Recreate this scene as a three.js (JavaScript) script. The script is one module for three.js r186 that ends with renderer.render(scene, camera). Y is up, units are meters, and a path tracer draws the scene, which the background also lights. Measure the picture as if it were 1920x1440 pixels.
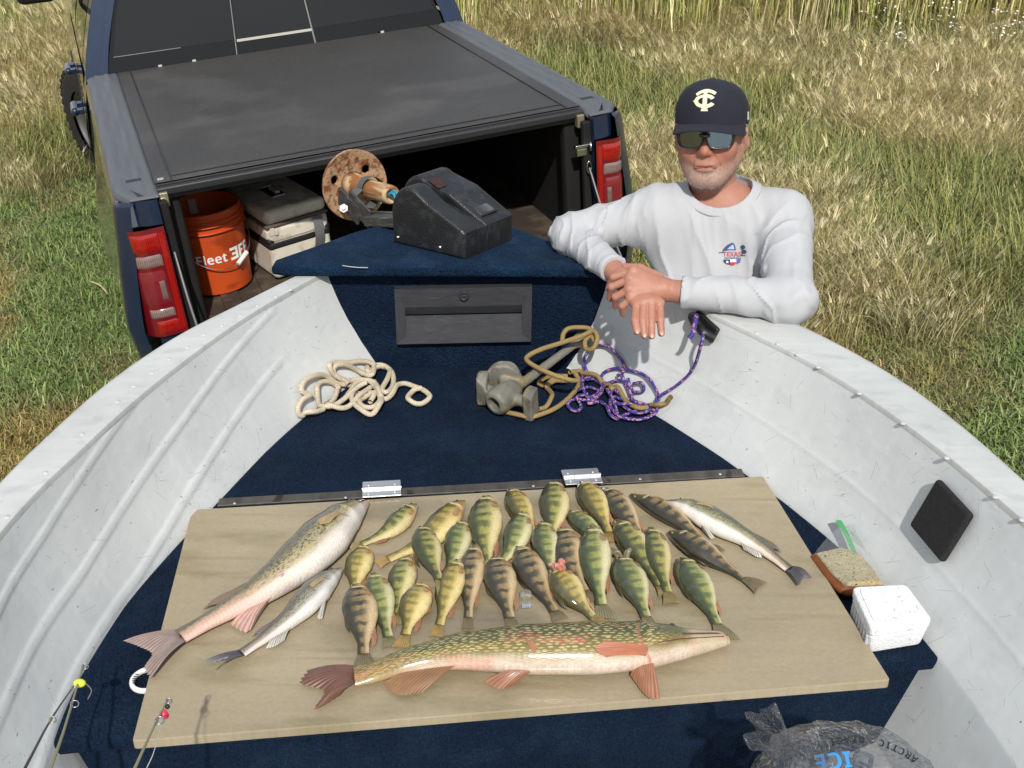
import * as THREE from 'three';
import { RoundedBoxGeometry } from 'three/addons/geometries/RoundedBoxGeometry.js';
import { mergeGeometries, mergeVertices, toCreasedNormals } from 'three/addons/utils/BufferGeometryUtils.js';

// ---------------------------------------------------------------- camera, sky, sun, exposure
const scene = new THREE.Scene();
const camera = new THREE.PerspectiveCamera(39.285, 4 / 3, 0.05, 400);
const CAM = new THREE.Vector3(0, 2.45, 0);
const CR = new THREE.Vector3(0.99996, 0.00812, -0.00412), CU = new THREE.Vector3(-0.0091, 0.89192, -0.45209), CB = new THREE.Vector3(0, 0.45211, 0.89196);
camera.position.copy(CAM);
camera.quaternion.setFromRotationMatrix(new THREE.Matrix4().makeBasis(CR, CU, CB));
camera.updateMatrixWorld(true);
scene.add(camera);
const SUN = new THREE.Vector3(0.05, 0.67, 0.74).normalize();
const renderer = new THREE.WebGLRenderer({ antialias: true });
renderer.setSize(1024, 768);
renderer.toneMapping = THREE.LinearToneMapping;
renderer.toneMappingExposure = 1.06;
renderer.shadowMap.enabled = true;
scene.environmentIntensity = 1;
const sun = new THREE.DirectionalLight(new THREE.Color(1.0, 0.955, 0.89), 3.75);
sun.position.copy(SUN).multiplyScalar(30).add(new THREE.Vector3(0, 1, -3));
sun.target.position.set(0, 1, -3);
sun.castShadow = true; sun.shadow.mapSize.set(4096, 4096); sun.shadow.radius = 2.5;
Object.assign(sun.shadow.camera, { left: -12, right: 12, top: 12, bottom: -12, near: 1, far: 80 });
scene.add(sun, sun.target);

// ---------------------------------------------------------------- small tools
const V = (x, y, z) => new THREE.Vector3(x, y, z);
function rngOf(seed) { let a = seed >>> 0; return () => { a = (a + 0x6D2B79F5) >>> 0; let t = Math.imul(a ^ (a >>> 15), 1 | a); t = (t + Math.imul(t ^ (t >>> 7), 61 | t)) ^ t; return ((t ^ (t >>> 14)) >>> 0) / 4294967296; }; }
const rnd = rngOf(11);
const rr = (a, b) => a + (b - a) * rnd();
const clamp = (x, a = 0, b = 1) => Math.min(b, Math.max(a, x));
const mix = (a, b, t) => a + (b - a) * t;
const sstep = (a, b, x) => { const t = clamp((x - a) / (b - a)); return t * t * (3 - 2 * t); };
function h3(x, y, z) { let n = Math.imul(x, 374761393) + Math.imul(y, 668265263) + Math.imul(z, 2147483647 - 1274126177); n = Math.imul(n ^ (n >>> 13), 1274126177); return ((n ^ (n >>> 16)) >>> 0) / 4294967296; }
function n3(x, y, z = 0) {
  const i = Math.floor(x), j = Math.floor(y), k = Math.floor(z); let u = x - i, v = y - j, w = z - k;
  u = u * u * (3 - 2 * u); v = v * v * (3 - 2 * v); w = w * w * (3 - 2 * w);
  const a = mix(mix(h3(i, j, k), h3(i + 1, j, k), u), mix(h3(i, j + 1, k), h3(i + 1, j + 1, k), u), v);
  if (w === 0) return a;
  const b = mix(mix(h3(i, j, k + 1), h3(i + 1, j, k + 1), u), mix(h3(i, j + 1, k + 1), h3(i + 1, j + 1, k + 1), u), v);
  return mix(a, b, w);
}
function fbm(x, y, z = 0, o = 4) { let s = 0, a = 0.5, t = 0; for (let i = 0; i < o; i++) { s += a * n3(x, y, z); t += a; a *= 0.5; x = x * 2.03 + 7.1; y = y * 2.03 + 3.7; z = z ? z * 2.03 + 1.3 : 0; } return s / t; }
// wrapped noise for tiling textures (p cells per tile)
function tn(x, y, p, q = p, s = 0) { const X = x * p, Y = y * q, i = Math.floor(X), j = Math.floor(Y); let u = X - i, v = Y - j; u = u * u * (3 - 2 * u); v = v * v * (3 - 2 * v); const m = (a, n) => ((a % n) + n) % n; return mix(mix(h3(m(i, p), m(j, q), s), h3(m(i + 1, p), m(j, q), s), u), mix(h3(m(i, p), m(j + 1, q), s), h3(m(i + 1, p), m(j + 1, q), s), u), v); }
function tfbm(x, y, p, q = p, o = 4, s = 0) { let a = 0.5, r = 0, t = 0; for (let i = 0; i < o; i++) { r += a * tn(x, y, p, q, s + i); t += a; a *= 0.5; p *= 2; q *= 2; } return r / t; }
function tex(w, h, fn, srgb = true, rx = 1, ry = 1) {
  const d = new Uint8Array(w * h * 4);
  for (let y = 0; y < h; y++) for (let x = 0; x < w; x++) { const c = fn((x + 0.5) / w, (y + 0.5) / h), o = (y * w + x) * 4; d[o] = clamp(c[0], 0, 255); d[o + 1] = clamp(c[1], 0, 255); d[o + 2] = clamp(c[2], 0, 255); d[o + 3] = c.length > 3 ? clamp(c[3], 0, 255) : 255; }
  const t = new THREE.DataTexture(d, w, h); t.wrapS = t.wrapT = THREE.RepeatWrapping; t.magFilter = THREE.LinearFilter; t.minFilter = THREE.LinearMipmapLinearFilter; t.generateMipmaps = true;
  t.colorSpace = srgb ? THREE.SRGBColorSpace : THREE.NoColorSpace; t.repeat.set(rx, ry); t.needsUpdate = true; return t;
}
// a pale late summer sky with thin drifting cloud, the same all round
{
  const W = 512, H = 256, d = new Float32Array(W * H * 4);
  for (let j = 0; j < H; j++) for (let i = 0; i < W; i++) {
    const el = ((j + 0.5) / H - 0.5) * Math.PI, az = (i + 0.5) / W * Math.PI * 2, y = Math.sin(el), c = Math.cos(el), x = c * Math.cos(az), z = c * Math.sin(az), o = (j * W + i) * 4;
    const up = clamp(y), k = Math.pow(1 - up, 2.2); let r = mix(0.27, 0.66, k), g = mix(0.35, 0.7, k), b = mix(0.47, 0.74, k);
    const q = 1 / (0.22 + up), n = fbm(x * q * 1.1 + 5, z * q * 1.1 + 2, 3.3, 5), cl = sstep(0.45, 0.72, n) * 0.75 * sstep(0, 0.12, y); r = mix(r, 0.8, cl); g = mix(g, 0.8, cl); b = mix(b, 0.81, cl);
    if (y < 0) { r = 0.3; g = 0.3; b = 0.24; }
    d[o] = r; d[o + 1] = g; d[o + 2] = b; d[o + 3] = 1;
  }
  const t = new THREE.DataTexture(d, W, H, THREE.RGBAFormat, THREE.FloatType); t.mapping = THREE.EquirectangularReflectionMapping; t.magFilter = t.minFilter = THREE.LinearFilter; t.needsUpdate = true; t.name = 'sky';
  scene.background = t; scene.environment = t;
}
const gray = (w, h, fn, rx = 1, ry = 1) => tex(w, h, (x, y) => { const g = fn(x, y) * 255; return [g, g, g]; }, false, rx, ry);
const col = (r, g, b) => new THREE.Color().setRGB(r, g, b);
const srgb = (r, g, b) => new THREE.Color().setRGB(r / 255, g / 255, b / 255, THREE.SRGBColorSpace);
function mat(c, rough = 0.6, o = {}) { return new THREE.MeshPhysicalMaterial({ color: c, roughness: rough, metalness: 0, ...o }); }

// a pixel of the 1920 x 1440 photograph to a point of the place
function ray(u, v) { return V(0, 0, 0).addScaledVector(CR, (u - 960) / 2017.24).addScaledVector(CU, -(v - 720) / 2017.24).sub(CB); }
const atY = (u, v, y) => { const r = ray(u, v); return CAM.clone().addScaledVector(r, (y - CAM.y) / r.y); };
const atD = (u, v, d) => CAM.clone().addScaledVector(ray(u, v), d);
const P3 = ([u, v, d]) => atD(u, v, d);
const toPix = (p) => { const q = p.clone().sub(CAM), z = -q.dot(CB); return [960 + 2017.24 * q.dot(CR) / z, 720 - 2017.24 * q.dot(CU) / z, z]; };

// ---------------------------------------------------------------- naming, parts
const counts = {};
function numbered(n) { counts[n] = (counts[n] ?? -1) + 1; return counts[n] ? `${n}_${String(counts[n]).padStart(3, '0')}` : n; }
const bases = new Map();
function thing(name, label, category, base, group) {
  const o = new THREE.Group(); o.name = numbered(name); o.position.copy(base); bases.set(o, base.clone());
  o.userData = { label, category }; if (group) o.userData.group = group; scene.add(o); return o;
}
function clean(g) {
  if (g.index) g = g.toNonIndexed();
  if (!g.attributes.normal) g.computeVertexNormals();
  if (!g.attributes.uv) g.setAttribute('uv', new THREE.BufferAttribute(new Float32Array(g.attributes.position.count * 2), 2));
  for (const k of Object.keys(g.attributes)) if (!['position', 'normal', 'uv', 'color'].includes(k)) g.deleteAttribute(k);
  g.morphAttributes = {}; return g;
}
function merged(list) {
  if (!Array.isArray(list)) return list; if (list.length === 1) return list[0];
  const c = list.map(clean); const hasC = c.some(g => g.attributes.color);
  if (hasC) for (const g of c) if (!g.attributes.color) g.setAttribute('color', new THREE.BufferAttribute(new Float32Array(g.attributes.position.count * 3).fill(1), 3));
  return mergeGeometries(c);
}
function obj(name, geos, material, parent, label) {
  const m = new THREE.Mesh(merged(geos), material); m.name = numbered(name); m.castShadow = m.receiveShadow = true;
  if (label) m.userData.label = label;
  const b = bases.get(parent); if (b) m.position.copy(b).negate();
  (parent ?? scene).add(m); return m;
}
function single(name, geos, material, base, label, category, group) { // a thing of one mesh, geometry given in world coordinates
  const g = merged(geos); g.translate(-base.x, -base.y, -base.z);
  const m = new THREE.Mesh(g, material); m.name = numbered(name); m.position.copy(base); m.castShadow = m.receiveShadow = true;
  m.userData = { label, category }; if (group) m.userData.group = group; scene.add(m); return m;
}

// ---------------------------------------------------------------- geometry makers
function gridGeo(nu, nv, fn, closeU = false) { // fn(u, v) -> [Vector3, uvx, uvy]
  const pos = [], uv = [], idx = [];
  for (let j = 0; j <= nv; j++) for (let i = 0; i <= nu; i++) { const [p, a, b] = fn(i / nu, j / nv); pos.push(p.x, p.y, p.z); uv.push(a ?? i / nu, b ?? j / nv); }
  const W = nu + 1;
  for (let j = 0; j < nv; j++) for (let i = 0; i < nu; i++) { const a = j * W + i; idx.push(a, a + 1, a + W, a + 1, a + W + 1, a + W); }
  const g = new THREE.BufferGeometry(); g.setAttribute('position', new THREE.Float32BufferAttribute(pos, 3)); g.setAttribute('uv', new THREE.Float32BufferAttribute(uv, 2)); g.setIndex(idx);
  g.computeVertexNormals();
  if (closeU) { const n = g.attributes.normal; for (let j = 0; j <= nv; j++) { const a = j * W, b = a + nu, x = n.getX(a) + n.getX(b), y = n.getY(a) + n.getY(b), z = n.getZ(a) + n.getZ(b), l = Math.hypot(x, y, z) || 1; n.setXYZ(a, x / l, y / l, z / l); n.setXYZ(b, x / l, y / l, z / l); } }
  return g;
}
function boxUV(g, s = 1) { // uv in metres / s from the dominant axis of each face
  g = clean(g); const p = g.attributes.position, uv = g.attributes.uv, a = V(), b = V(), c = V();
  for (let i = 0; i < p.count; i += 3) {
    a.fromBufferAttribute(p, i); b.fromBufferAttribute(p, i + 1); c.fromBufferAttribute(p, i + 2);
    const n = b.clone().sub(a).cross(c.clone().sub(a)); const x = Math.abs(n.x), y = Math.abs(n.y), z = Math.abs(n.z);
    [a, b, c].forEach((q, k) => { if (y >= x && y >= z) uv.setXY(i + k, q.x / s, q.z / s); else if (x >= z) uv.setXY(i + k, q.z / s, q.y / s); else uv.setXY(i + k, q.x / s, q.y / s); });
  }
  return g;
}
function box(w, h, d, p, r = 0.004, q) { // rounded box centred at p
  const g = new RoundedBoxGeometry(w, h, d, 2, Math.min(r, w / 2.01, h / 2.01, d / 2.01)); if (q) g.applyQuaternion(q); return g.translate(p.x, p.y, p.z);
}
function cyl(r0, r1, a, b, seg = 20, open = false) { // from a (radius r0) to b (radius r1)
  const d = b.clone().sub(a), L = d.length(); const g = new THREE.CylinderGeometry(r1, r0, L, seg, 1, open);
  return g.applyQuaternion(new THREE.Quaternion().setFromUnitVectors(V(0, 1, 0), d.normalize())).translate((a.x + b.x) / 2, (a.y + b.y) / 2, (a.z + b.z) / 2);
}
const sph = (r, p, w = 16, h = 12) => new THREE.SphereGeometry(r, w, h).translate(p.x, p.y, p.z);
function tube(pts, r, seg = 8, per = 6, closed = false, tension = 0.5) {
  const c = new THREE.CatmullRomCurve3(pts, closed, 'catmullrom', tension); const n = Math.max(8, pts.length * per);
  const g = new THREE.TubeGeometry(c, n, r, seg, closed);
  const L = c.getLength(), uv = g.attributes.uv; for (let i = 0; i < uv.count; i++) uv.setX(i, uv.getX(i) * L / 0.05);
  return g;
}
function lathe(prof, a, axis, seg = 40) { // prof [[r, h]...] about an axis from a
  const g = new THREE.LatheGeometry(prof.map(([r, h]) => new THREE.Vector2(Math.max(r, 1e-5), h)), seg);
  return g.applyQuaternion(new THREE.Quaternion().setFromUnitVectors(V(0, 1, 0), axis.clone().normalize())).translate(a.x, a.y, a.z);
}
function slab(pts, y0, y1, bevel = 0, seg = 2) { // polygon [x, z]... between two heights
  const s = new THREE.Shape(); pts.forEach(([x, z], i) => i ? s.lineTo(x, -z) : s.moveTo(x, -z)); s.closePath();
  const g = new THREE.ExtrudeGeometry(s, { depth: y1 - y0 - 2 * bevel, bevelEnabled: bevel > 0, bevelThickness: bevel, bevelSize: bevel, bevelOffset: -bevel, bevelSegments: seg, curveSegments: 8 });
  return g.rotateX(-Math.PI / 2).translate(0, y0 + bevel, 0);
}
function sampler(pts) { // Catmull-Rom through points, by arc length
  const c = new THREE.CatmullRomCurve3(pts, false, 'centripetal'); c.arcLengthDivisions = 400; return (t) => c.getPointAt(clamp(t));
}
const bins = new Map();
function binsOf(m) { // triangles of a mesh sorted by where they lie in the photograph
  if (bins.has(m)) return bins.get(m);
  m.updateWorldMatrix(true, false); const g = m.geometry.index ? m.geometry.toNonIndexed() : m.geometry, p = g.attributes.position, map = new Map(), t = [];
  const W = Array.from({ length: p.count }, (_, i) => V().fromBufferAttribute(p, i).applyMatrix4(m.matrixWorld)), Q = W.map(toPix);
  for (let i = 0; i < p.count; i += 3) { const q = [Q[i], Q[i + 1], Q[i + 2]]; if (q.some(k => k[2] < 0.05)) continue; const x = q.map(k => Math.floor(k[0] / 20)), y = q.map(k => Math.floor(k[1] / 20)); const x0 = Math.max(-20, Math.min(...x)), x1 = Math.min(120, Math.max(...x)), y0 = Math.max(-20, Math.min(...y)), y1 = Math.min(100, Math.max(...y)); for (let a = x0; a <= x1; a++) for (let c = y0; c <= y1; c++) { const k = a * 1000 + c; if (!map.has(k)) map.set(k, []); map.get(k).push(i); } }
  const r = { W, map }; bins.set(m, r); return r;
}
const theRay = new THREE.Ray();
function hit(u, v, meshes) { // the point that a pixel of the photograph shows on one of these meshes
  const d = ray(u, v).normalize(), k = Math.floor(u / 20) * 1000 + Math.floor(v / 20); theRay.set(CAM, d); let best = 1e9, out = null; const q = V();
  for (const m of meshes) { const { W, map } = binsOf(m); for (const i of map.get(k) ?? []) { if (!theRay.intersectTriangle(W[i], W[i + 1], W[i + 2], false, q)) continue; const l = q.distanceTo(CAM); if (l < best) { best = l; const n = W[i + 1].clone().sub(W[i]).cross(W[i + 2].clone().sub(W[i])).normalize(); if (n.dot(d) > 0) n.negate(); out = { p: q.clone(), n }; } } }
  return out;
}
// surface nets: a closed mesh of the zero level of a distance field
function surfaceNet(fn, lo, hi, cell, uvs = 1) {
  const nx = Math.ceil((hi.x - lo.x) / cell), ny = Math.ceil((hi.y - lo.y) / cell), nz = Math.ceil((hi.z - lo.z) / cell);
  const X = nx + 1, Y = ny + 1, Z = nz + 1, f = new Float32Array(X * Y * Z); const id = (i, j, k) => (k * Y + j) * X + i;
  for (let k = 0; k < Z; k++) for (let j = 0; j < Y; j++) for (let i = 0; i < X; i++) f[id(i, j, k)] = fn(lo.x + i * cell, lo.y + j * cell, lo.z + k * cell);
  const vid = new Int32Array(nx * ny * nz).fill(-1), pos = [], idx = []; const ci = (i, j, k) => (k * ny + j) * nx + i;
  for (let k = 0; k < nz; k++) for (let j = 0; j < ny; j++) for (let i = 0; i < nx; i++) {
    let m = 0; const c = [];
    for (let b = 0; b < 8; b++) { const q = f[id(i + (b & 1), j + ((b >> 1) & 1), k + (b >> 2))]; c.push(q); if (q < 0) m |= 1 << b; }
    if (m === 0 || m === 255) continue;
    let sx = 0, sy = 0, sz = 0, n = 0;
    for (let a = 0; a < 8; a++) for (const ax of [1, 2, 4]) { const b = a | ax; if (b === a) continue; if ((c[a] < 0) !== (c[b] < 0)) { const t = c[a] / (c[a] - c[b]); sx += (a & 1) + (ax === 1 ? t : 0); sy += ((a >> 1) & 1) + (ax === 2 ? t : 0); sz += (a >> 2) + (ax === 4 ? t : 0); n++; } }
    vid[ci(i, j, k)] = pos.length / 3; pos.push(lo.x + (i + sx / n) * cell, lo.y + (j + sy / n) * cell, lo.z + (k + sz / n) * cell);
  }
  const quad = (a, b, c, d, flip) => { if (a < 0 || b < 0 || c < 0 || d < 0) return; flip ? idx.push(a, c, b, a, d, c) : idx.push(a, b, c, a, c, d); };
  for (let k = 1; k < nz; k++) for (let j = 1; j < ny; j++) for (let i = 1; i < nx; i++) {
    const s = f[id(i, j, k)] < 0;
    if (i < nx && s !== (f[id(i + 1, j, k)] < 0)) quad(vid[ci(i, j - 1, k - 1)], vid[ci(i, j, k - 1)], vid[ci(i, j, k)], vid[ci(i, j - 1, k)], !s);
    if (s !== (f[id(i, j + 1, k)] < 0)) quad(vid[ci(i - 1, j, k - 1)], vid[ci(i - 1, j, k)], vid[ci(i, j, k)], vid[ci(i, j, k - 1)], !s);
    if (s !== (f[id(i, j, k + 1)] < 0)) quad(vid[ci(i - 1, j - 1, k)], vid[ci(i, j - 1, k)], vid[ci(i, j, k)], vid[ci(i - 1, j, k)], !s);
  }
  const g = new THREE.BufferGeometry(); g.setAttribute('position', new THREE.Float32BufferAttribute(pos, 3)); g.setIndex(idx);
  const nor = new Float32Array(pos.length), uv = new Float32Array(pos.length / 3 * 2), e = cell * 0.6;
  for (let i = 0; i < pos.length; i += 3) {
    const x = pos[i], y = pos[i + 1], z = pos[i + 2]; let a = fn(x + e, y, z) - fn(x - e, y, z), b = fn(x, y + e, z) - fn(x, y - e, z), c = fn(x, y, z + e) - fn(x, y, z - e); const l = Math.hypot(a, b, c) || 1;
    nor[i] = a / l; nor[i + 1] = b / l; nor[i + 2] = c / l; uv[i / 3 * 2] = (x + 0.4 * z) / uvs; uv[i / 3 * 2 + 1] = (y + 0.4 * z) / uvs;
  }
  g.setAttribute('normal', new THREE.BufferAttribute(nor, 3)); g.setAttribute('uv', new THREE.BufferAttribute(uv, 2)); return g;
}
const smin = (a, b, k) => { const h = Math.max(k - Math.abs(a - b), 0) / k; return Math.min(a, b) - h * h * k * 0.25; };
const smax = (a, b, k) => -smin(-a, -b, k);
function cap(px, py, pz, a, b, ra, rb) { const bx = b.x - a.x, by = b.y - a.y, bz = b.z - a.z, qx = px - a.x, qy = py - a.y, qz = pz - a.z; const t = clamp((qx * bx + qy * by + qz * bz) / (bx * bx + by * by + bz * bz)); return Math.hypot(qx - bx * t, qy - by * t, qz - bz * t) - mix(ra, rb, t); }
function ell(px, py, pz, c, rx, ry, rz) { const x = (px - c.x) / rx, y = (py - c.y) / ry, z = (pz - c.z) / rz, k0 = Math.hypot(x, y, z), k1 = Math.hypot(x / rx, y / ry, z / rz); return k0 < 1e-6 ? -Math.min(rx, ry, rz) : k0 * (k0 - 1) / k1; }

// ---------------------------------------------------------------- ground and grass
const gPlane = (x, z) => 0.0499 + 0.0739 * (x + 0.381) - 0.0654 * (z + 3.959);
const gY = (x, z) => { const r = Math.hypot(x, z + 3); const a = gPlane(x, z), f = 1 / (1 + Math.pow(r / 40, 2)); return a * f + 0.03 * (fbm(x * 0.7 + 9, z * 0.7 + 4) - 0.5) + 0.05 * (n3(x * 0.2, z * 0.2) - 0.5); };
{
  const xs = [], zs = []; const line = (a, lo, hi, d) => { for (let x = lo; x < hi - 1e-6; x += d) a.push(x); a.push(hi); };
  for (const q of [-180, -110, -70, -40, -25, -16, -11]) xs.push(q); line(xs, -8, 8, 0.25); for (const q of [11, 16, 25, 40, 70, 110, 180]) xs.push(q);
  for (const q of [-200, -130, -80, -50, -34, -26, -21]) zs.push(q); line(zs, -18, 3, 0.25); for (const q of [5, 9, 15, 25, 45, 80, 150]) zs.push(q);
  const pos = [], uv = [], cl = [], idx = [];
  zs.forEach(z => xs.forEach(x => {
    pos.push(x, gY(x, z), z); uv.push(x / 1.6, z / 1.6);
    const d = fbm(x * 0.9, z * 0.9), e = fbm(x * 0.35 + 5, z * 0.35); cl.push(mix(0.8, 1.15, d) * mix(0.85, 1.2, e), mix(0.9, 1.1, d), mix(0.9, 1.05, d));
  }));
  const W = xs.length; for (let j = 0; j < zs.length - 1; j++) for (let i = 0; i < W - 1; i++) { const a = j * W + i; idx.push(a, a + W, a + 1, a + 1, a + W, a + W + 1); }
  const g = new THREE.BufferGeometry(); g.setAttribute('position', new THREE.Float32BufferAttribute(pos, 3)); g.setAttribute('uv', new THREE.Float32BufferAttribute(uv, 2)); g.setAttribute('color', new THREE.Float32BufferAttribute(cl, 3)); g.setIndex(idx); g.computeVertexNormals();
  const t = tex(512, 512, (x, y) => { const a = tfbm(x, y, 8, 8, 5, 3), b = tfbm(x, y, 90, 30, 2, 9), c = tfbm(x, y, 30, 90, 2, 15); const k = a * 0.5 + Math.max(b, c) * 0.5; return [70 + 90 * k, 68 + 70 * k, 38 + 38 * k]; });
  const b = gray(512, 512, (x, y) => tfbm(x, y, 40, 40, 4, 21));
  const m = obj('ground', g, mat(0xffffff, 0.95, { map: t, bumpMap: b, bumpScale: 0.02, vertexColors: true })); m.userData.kind = 'structure';
}
function bladeInto(P, C, I, x, z, h, w, az, lean, curl, c0, c1, segs = 3, y0 = 0) {
  const dx = Math.cos(az), dz = Math.sin(az), sx = -dz, sz = dx; const o = P.length / 3;
  for (let k = 0; k <= segs; k++) {
    const t = k / segs, ww = w * (1 - 0.85 * t * t) * 0.5, off = lean * h * (t * (1 - curl) + curl * t * t), y = y0 + h * t * Math.sqrt(Math.max(0.05, 1 - Math.pow(lean * 0.75 * t, 2)));
    const cx = x + dx * off, cz = z + dz * off;
    P.push(cx - sx * ww, y, cz - sz * ww, cx + sx * ww, y + ww * 0.3, cz + sz * ww);
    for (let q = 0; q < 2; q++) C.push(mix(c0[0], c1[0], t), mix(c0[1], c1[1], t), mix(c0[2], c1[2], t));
    if (k < segs) { const a = o + 2 * k; I.push(a, a + 1, a + 2, a + 1, a + 3, a + 2); }
  }
}
function geoOf(P, C, I) { const g = new THREE.BufferGeometry(); g.setAttribute('position', new THREE.Float32BufferAttribute(P, 3)); g.setAttribute('color', new THREE.Float32BufferAttribute(C, 3)); g.setIndex(I); g.computeVertexNormals(); return g; }
const bladeMat = new THREE.MeshStandardMaterial({ color: 0xffffff, vertexColors: true, roughness: 0.75, side: THREE.DoubleSide });
function scatter(name, label, category, geos, list) { // list of [x, z, scale, turn, color, tilt]
  const root = new THREE.Group(); root.name = name; root.userData = { label, category, kind: 'stuff' }; scene.add(root);
  const d = new THREE.Object3D();
  geos.forEach((g, gi) => {
    const L = list.filter((_, i) => i % geos.length === gi); const im = new THREE.InstancedMesh(g, bladeMat, L.length); im.name = name + '_blades'; im.castShadow = im.receiveShadow = true; im.userData.kind = 'stuff';
    L.forEach(([x, z, s, a, c, sy], i) => { d.position.set(x, gY(x, z) - 0.01, z); d.rotation.set(0, a, 0); d.scale.set(s, s * (sy ?? 1), s); d.updateMatrix(); im.setMatrixAt(i, d.matrix); im.setColorAt(i, c); });
    im.instanceMatrix.needsUpdate = true; root.add(im);
  });
  return root;
}
// truck and boat footprints, kept clear of tall stems
const TO = V(-0.3811, 0.0499, -3.9589), TX = V(0.9242, 0.0925, -0.3706), TY = V(-0.0735, 0.9952, 0.0651), TZ = V(0.3748, -0.0329, 0.9265);
const truckLocal = (x, y, z) => { const q = V(x, y, z).sub(TO); return [q.dot(TX), q.dot(TY), q.dot(TZ)]; };
const underTruck = (x, z) => { const [a, , c] = truckLocal(x, gPlane(x, z), z); return Math.abs(a) < 1.02 && c < 0.2 && c > -6; };
const underBoat = (x, z) => z > -3.35 && Math.abs(x - (0.02 + (z + 1.56) * 0.111)) < 0.75;
const nearMan = (x, z) => Math.hypot(x - 0.62, z + 2.95) < 0.32;
{
  const pal = { tan: [0.52, 0.45, 0.23], straw: [0.66, 0.58, 0.34], olive: [0.33, 0.33, 0.105], green: [0.12, 0.18, 0.05], brown: [0.27, 0.2, 0.1] };
  const jit = (c, s = 0.2) => { const k = 1 + (rnd() - 0.5) * 2 * s; return [c[0] * k, c[1] * k * (1 + (rnd() - 0.5) * 0.1), c[2] * k]; };
  const pick = (w) => { let t = rnd(); for (const [k, p] of w) { if ((t -= p) < 0) return jit(pal[k]); } return jit(pal.tan); };
  const clump = (n, R, h0, h1, w0, w1, lean0, lean1, weights, bias = 0, heads = 0) => {
    const P = [], C = [], I = [];
    for (let i = 0; i < n; i++) {
      const a = rnd() * 6.283, r = R * Math.sqrt(rnd()), h = rr(h0, h1), c = pick(weights); const az = rnd() < bias ? rr(-0.7, 0.9) : rnd() * 6.283; const lean = rr(lean0, lean1), w = rr(w0, w1);
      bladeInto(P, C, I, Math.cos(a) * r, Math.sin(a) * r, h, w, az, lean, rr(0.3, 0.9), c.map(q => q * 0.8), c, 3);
      if (rnd() < heads) { const c2 = jit(pal.straw); const ex = Math.cos(a) * r + Math.cos(az) * lean * h * 0.9, ez = Math.sin(a) * r + Math.sin(az) * lean * h * 0.9; for (let q = 0; q < 3; q++) bladeInto(P, C, I, ex + rr(-0.008, 0.008), ez + rr(-0.008, 0.008), rr(0.04, 0.07), 0.0055, az + rr(-0.4, 0.4), rr(0.5, 1), 0.4, c2, c2, 2, h * 0.72); }
    }
    return geoOf(P, C, I);
  };
  // short mown grass
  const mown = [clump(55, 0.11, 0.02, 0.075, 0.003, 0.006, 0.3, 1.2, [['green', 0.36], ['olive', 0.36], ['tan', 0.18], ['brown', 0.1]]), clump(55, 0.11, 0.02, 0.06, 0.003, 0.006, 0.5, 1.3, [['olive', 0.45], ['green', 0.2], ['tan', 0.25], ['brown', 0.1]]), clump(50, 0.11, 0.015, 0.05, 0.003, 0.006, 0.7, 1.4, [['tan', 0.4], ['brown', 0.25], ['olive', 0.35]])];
  const tallAt = (x, z) => { // 0 mown .. 1 tall
    if (x < -1) return sstep(-7.4, -9.2, z + 0.5 * (n3(x * 1.3, z * 1.3) - 0.5) + (x + 3) * 0.15);
    return sstep(-4.6, -5.7, z + 0.7 * (n3(x * 1.1, z * 1.1) - 0.5) + (x - 1.8) * 0.1);
  };
  const L = []; const greenness = (x, z) => fbm(x * 0.8 + 30, z * 0.8 + 12, 0, 3);
  for (let i = 0; i < 26000; i++) {
    const left = rnd() < 0.6; const x = left ? rr(-6, 0) : rr(0, 4.5), z = left ? rr(-10, -1) : rr(-6.5, -1.2);
    if (underTruck(x, z) && rnd() < 0.7) continue; if (tallAt(x, z) > 0.8) continue;
    const g = greenness(x, z), k = rr(0.8, 1.25); const c = g > 0.56 ? col(0.58 * k, 0.82 * k, 0.64 * k) : g < 0.45 ? col(0.95 * k, 0.78 * k, 0.68 * k) : col(0.74 * k, 0.76 * k, 0.74 * k);
    L.push([x, z, rr(0.7, 1.3) * (g > 0.56 ? 1.3 : 1), rnd() * 6.28, c]);
  }
  scatter('mown_grass', 'short patchy mown grass around the boat and the truck', 'grass', mown, L);
  // long dry grass beyond
  const W1 = [['tan', 0.42], ['straw', 0.2], ['olive', 0.28], ['brown', 0.06], ['green', 0.04]], W2 = [['green', 0.4], ['olive', 0.4], ['tan', 0.2]];
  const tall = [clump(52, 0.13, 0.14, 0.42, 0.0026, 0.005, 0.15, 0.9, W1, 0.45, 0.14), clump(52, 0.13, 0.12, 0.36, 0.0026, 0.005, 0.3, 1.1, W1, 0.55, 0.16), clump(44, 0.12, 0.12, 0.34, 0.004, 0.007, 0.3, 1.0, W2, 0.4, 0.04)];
  const T1 = [], T2 = [];
  for (let i = 0; i < 42000; i++) {
    const z = rr(-17, -4.2), x = rr(-9.5, 8.2); const t = tallAt(x, z); if (rnd() > t) continue; if (underTruck(x, z)) continue;
    const g = greenness(x * 0.8, z * 0.8) + (x > 0.8 ? 0.1 * sstep(-8.3, -5.6, z) + 0.13 * Math.exp(-Math.pow((x - 2.7) / 1.3, 2) - Math.pow((z + 6.1) / 1.0, 2)) : 0.02); const k = rr(0.78, 1.25);
    const green = g > 0.61 + rr(-0.05, 0.05);
    (green ? T2 : T1).push([x, z, rr(0.75, 1.25) * mix(0.75, 1.0, t) * (1 + 0.9 * sstep(-8.8, -11.5, z) * rnd()), rnd() < 0.75 ? rr(-0.6, 0.6) : rnd() * 6.28, col(k * rr(0.95, 1.05), k, k * rr(0.85, 1.1)), rr(0.8, 1.1)]);
  }
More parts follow.
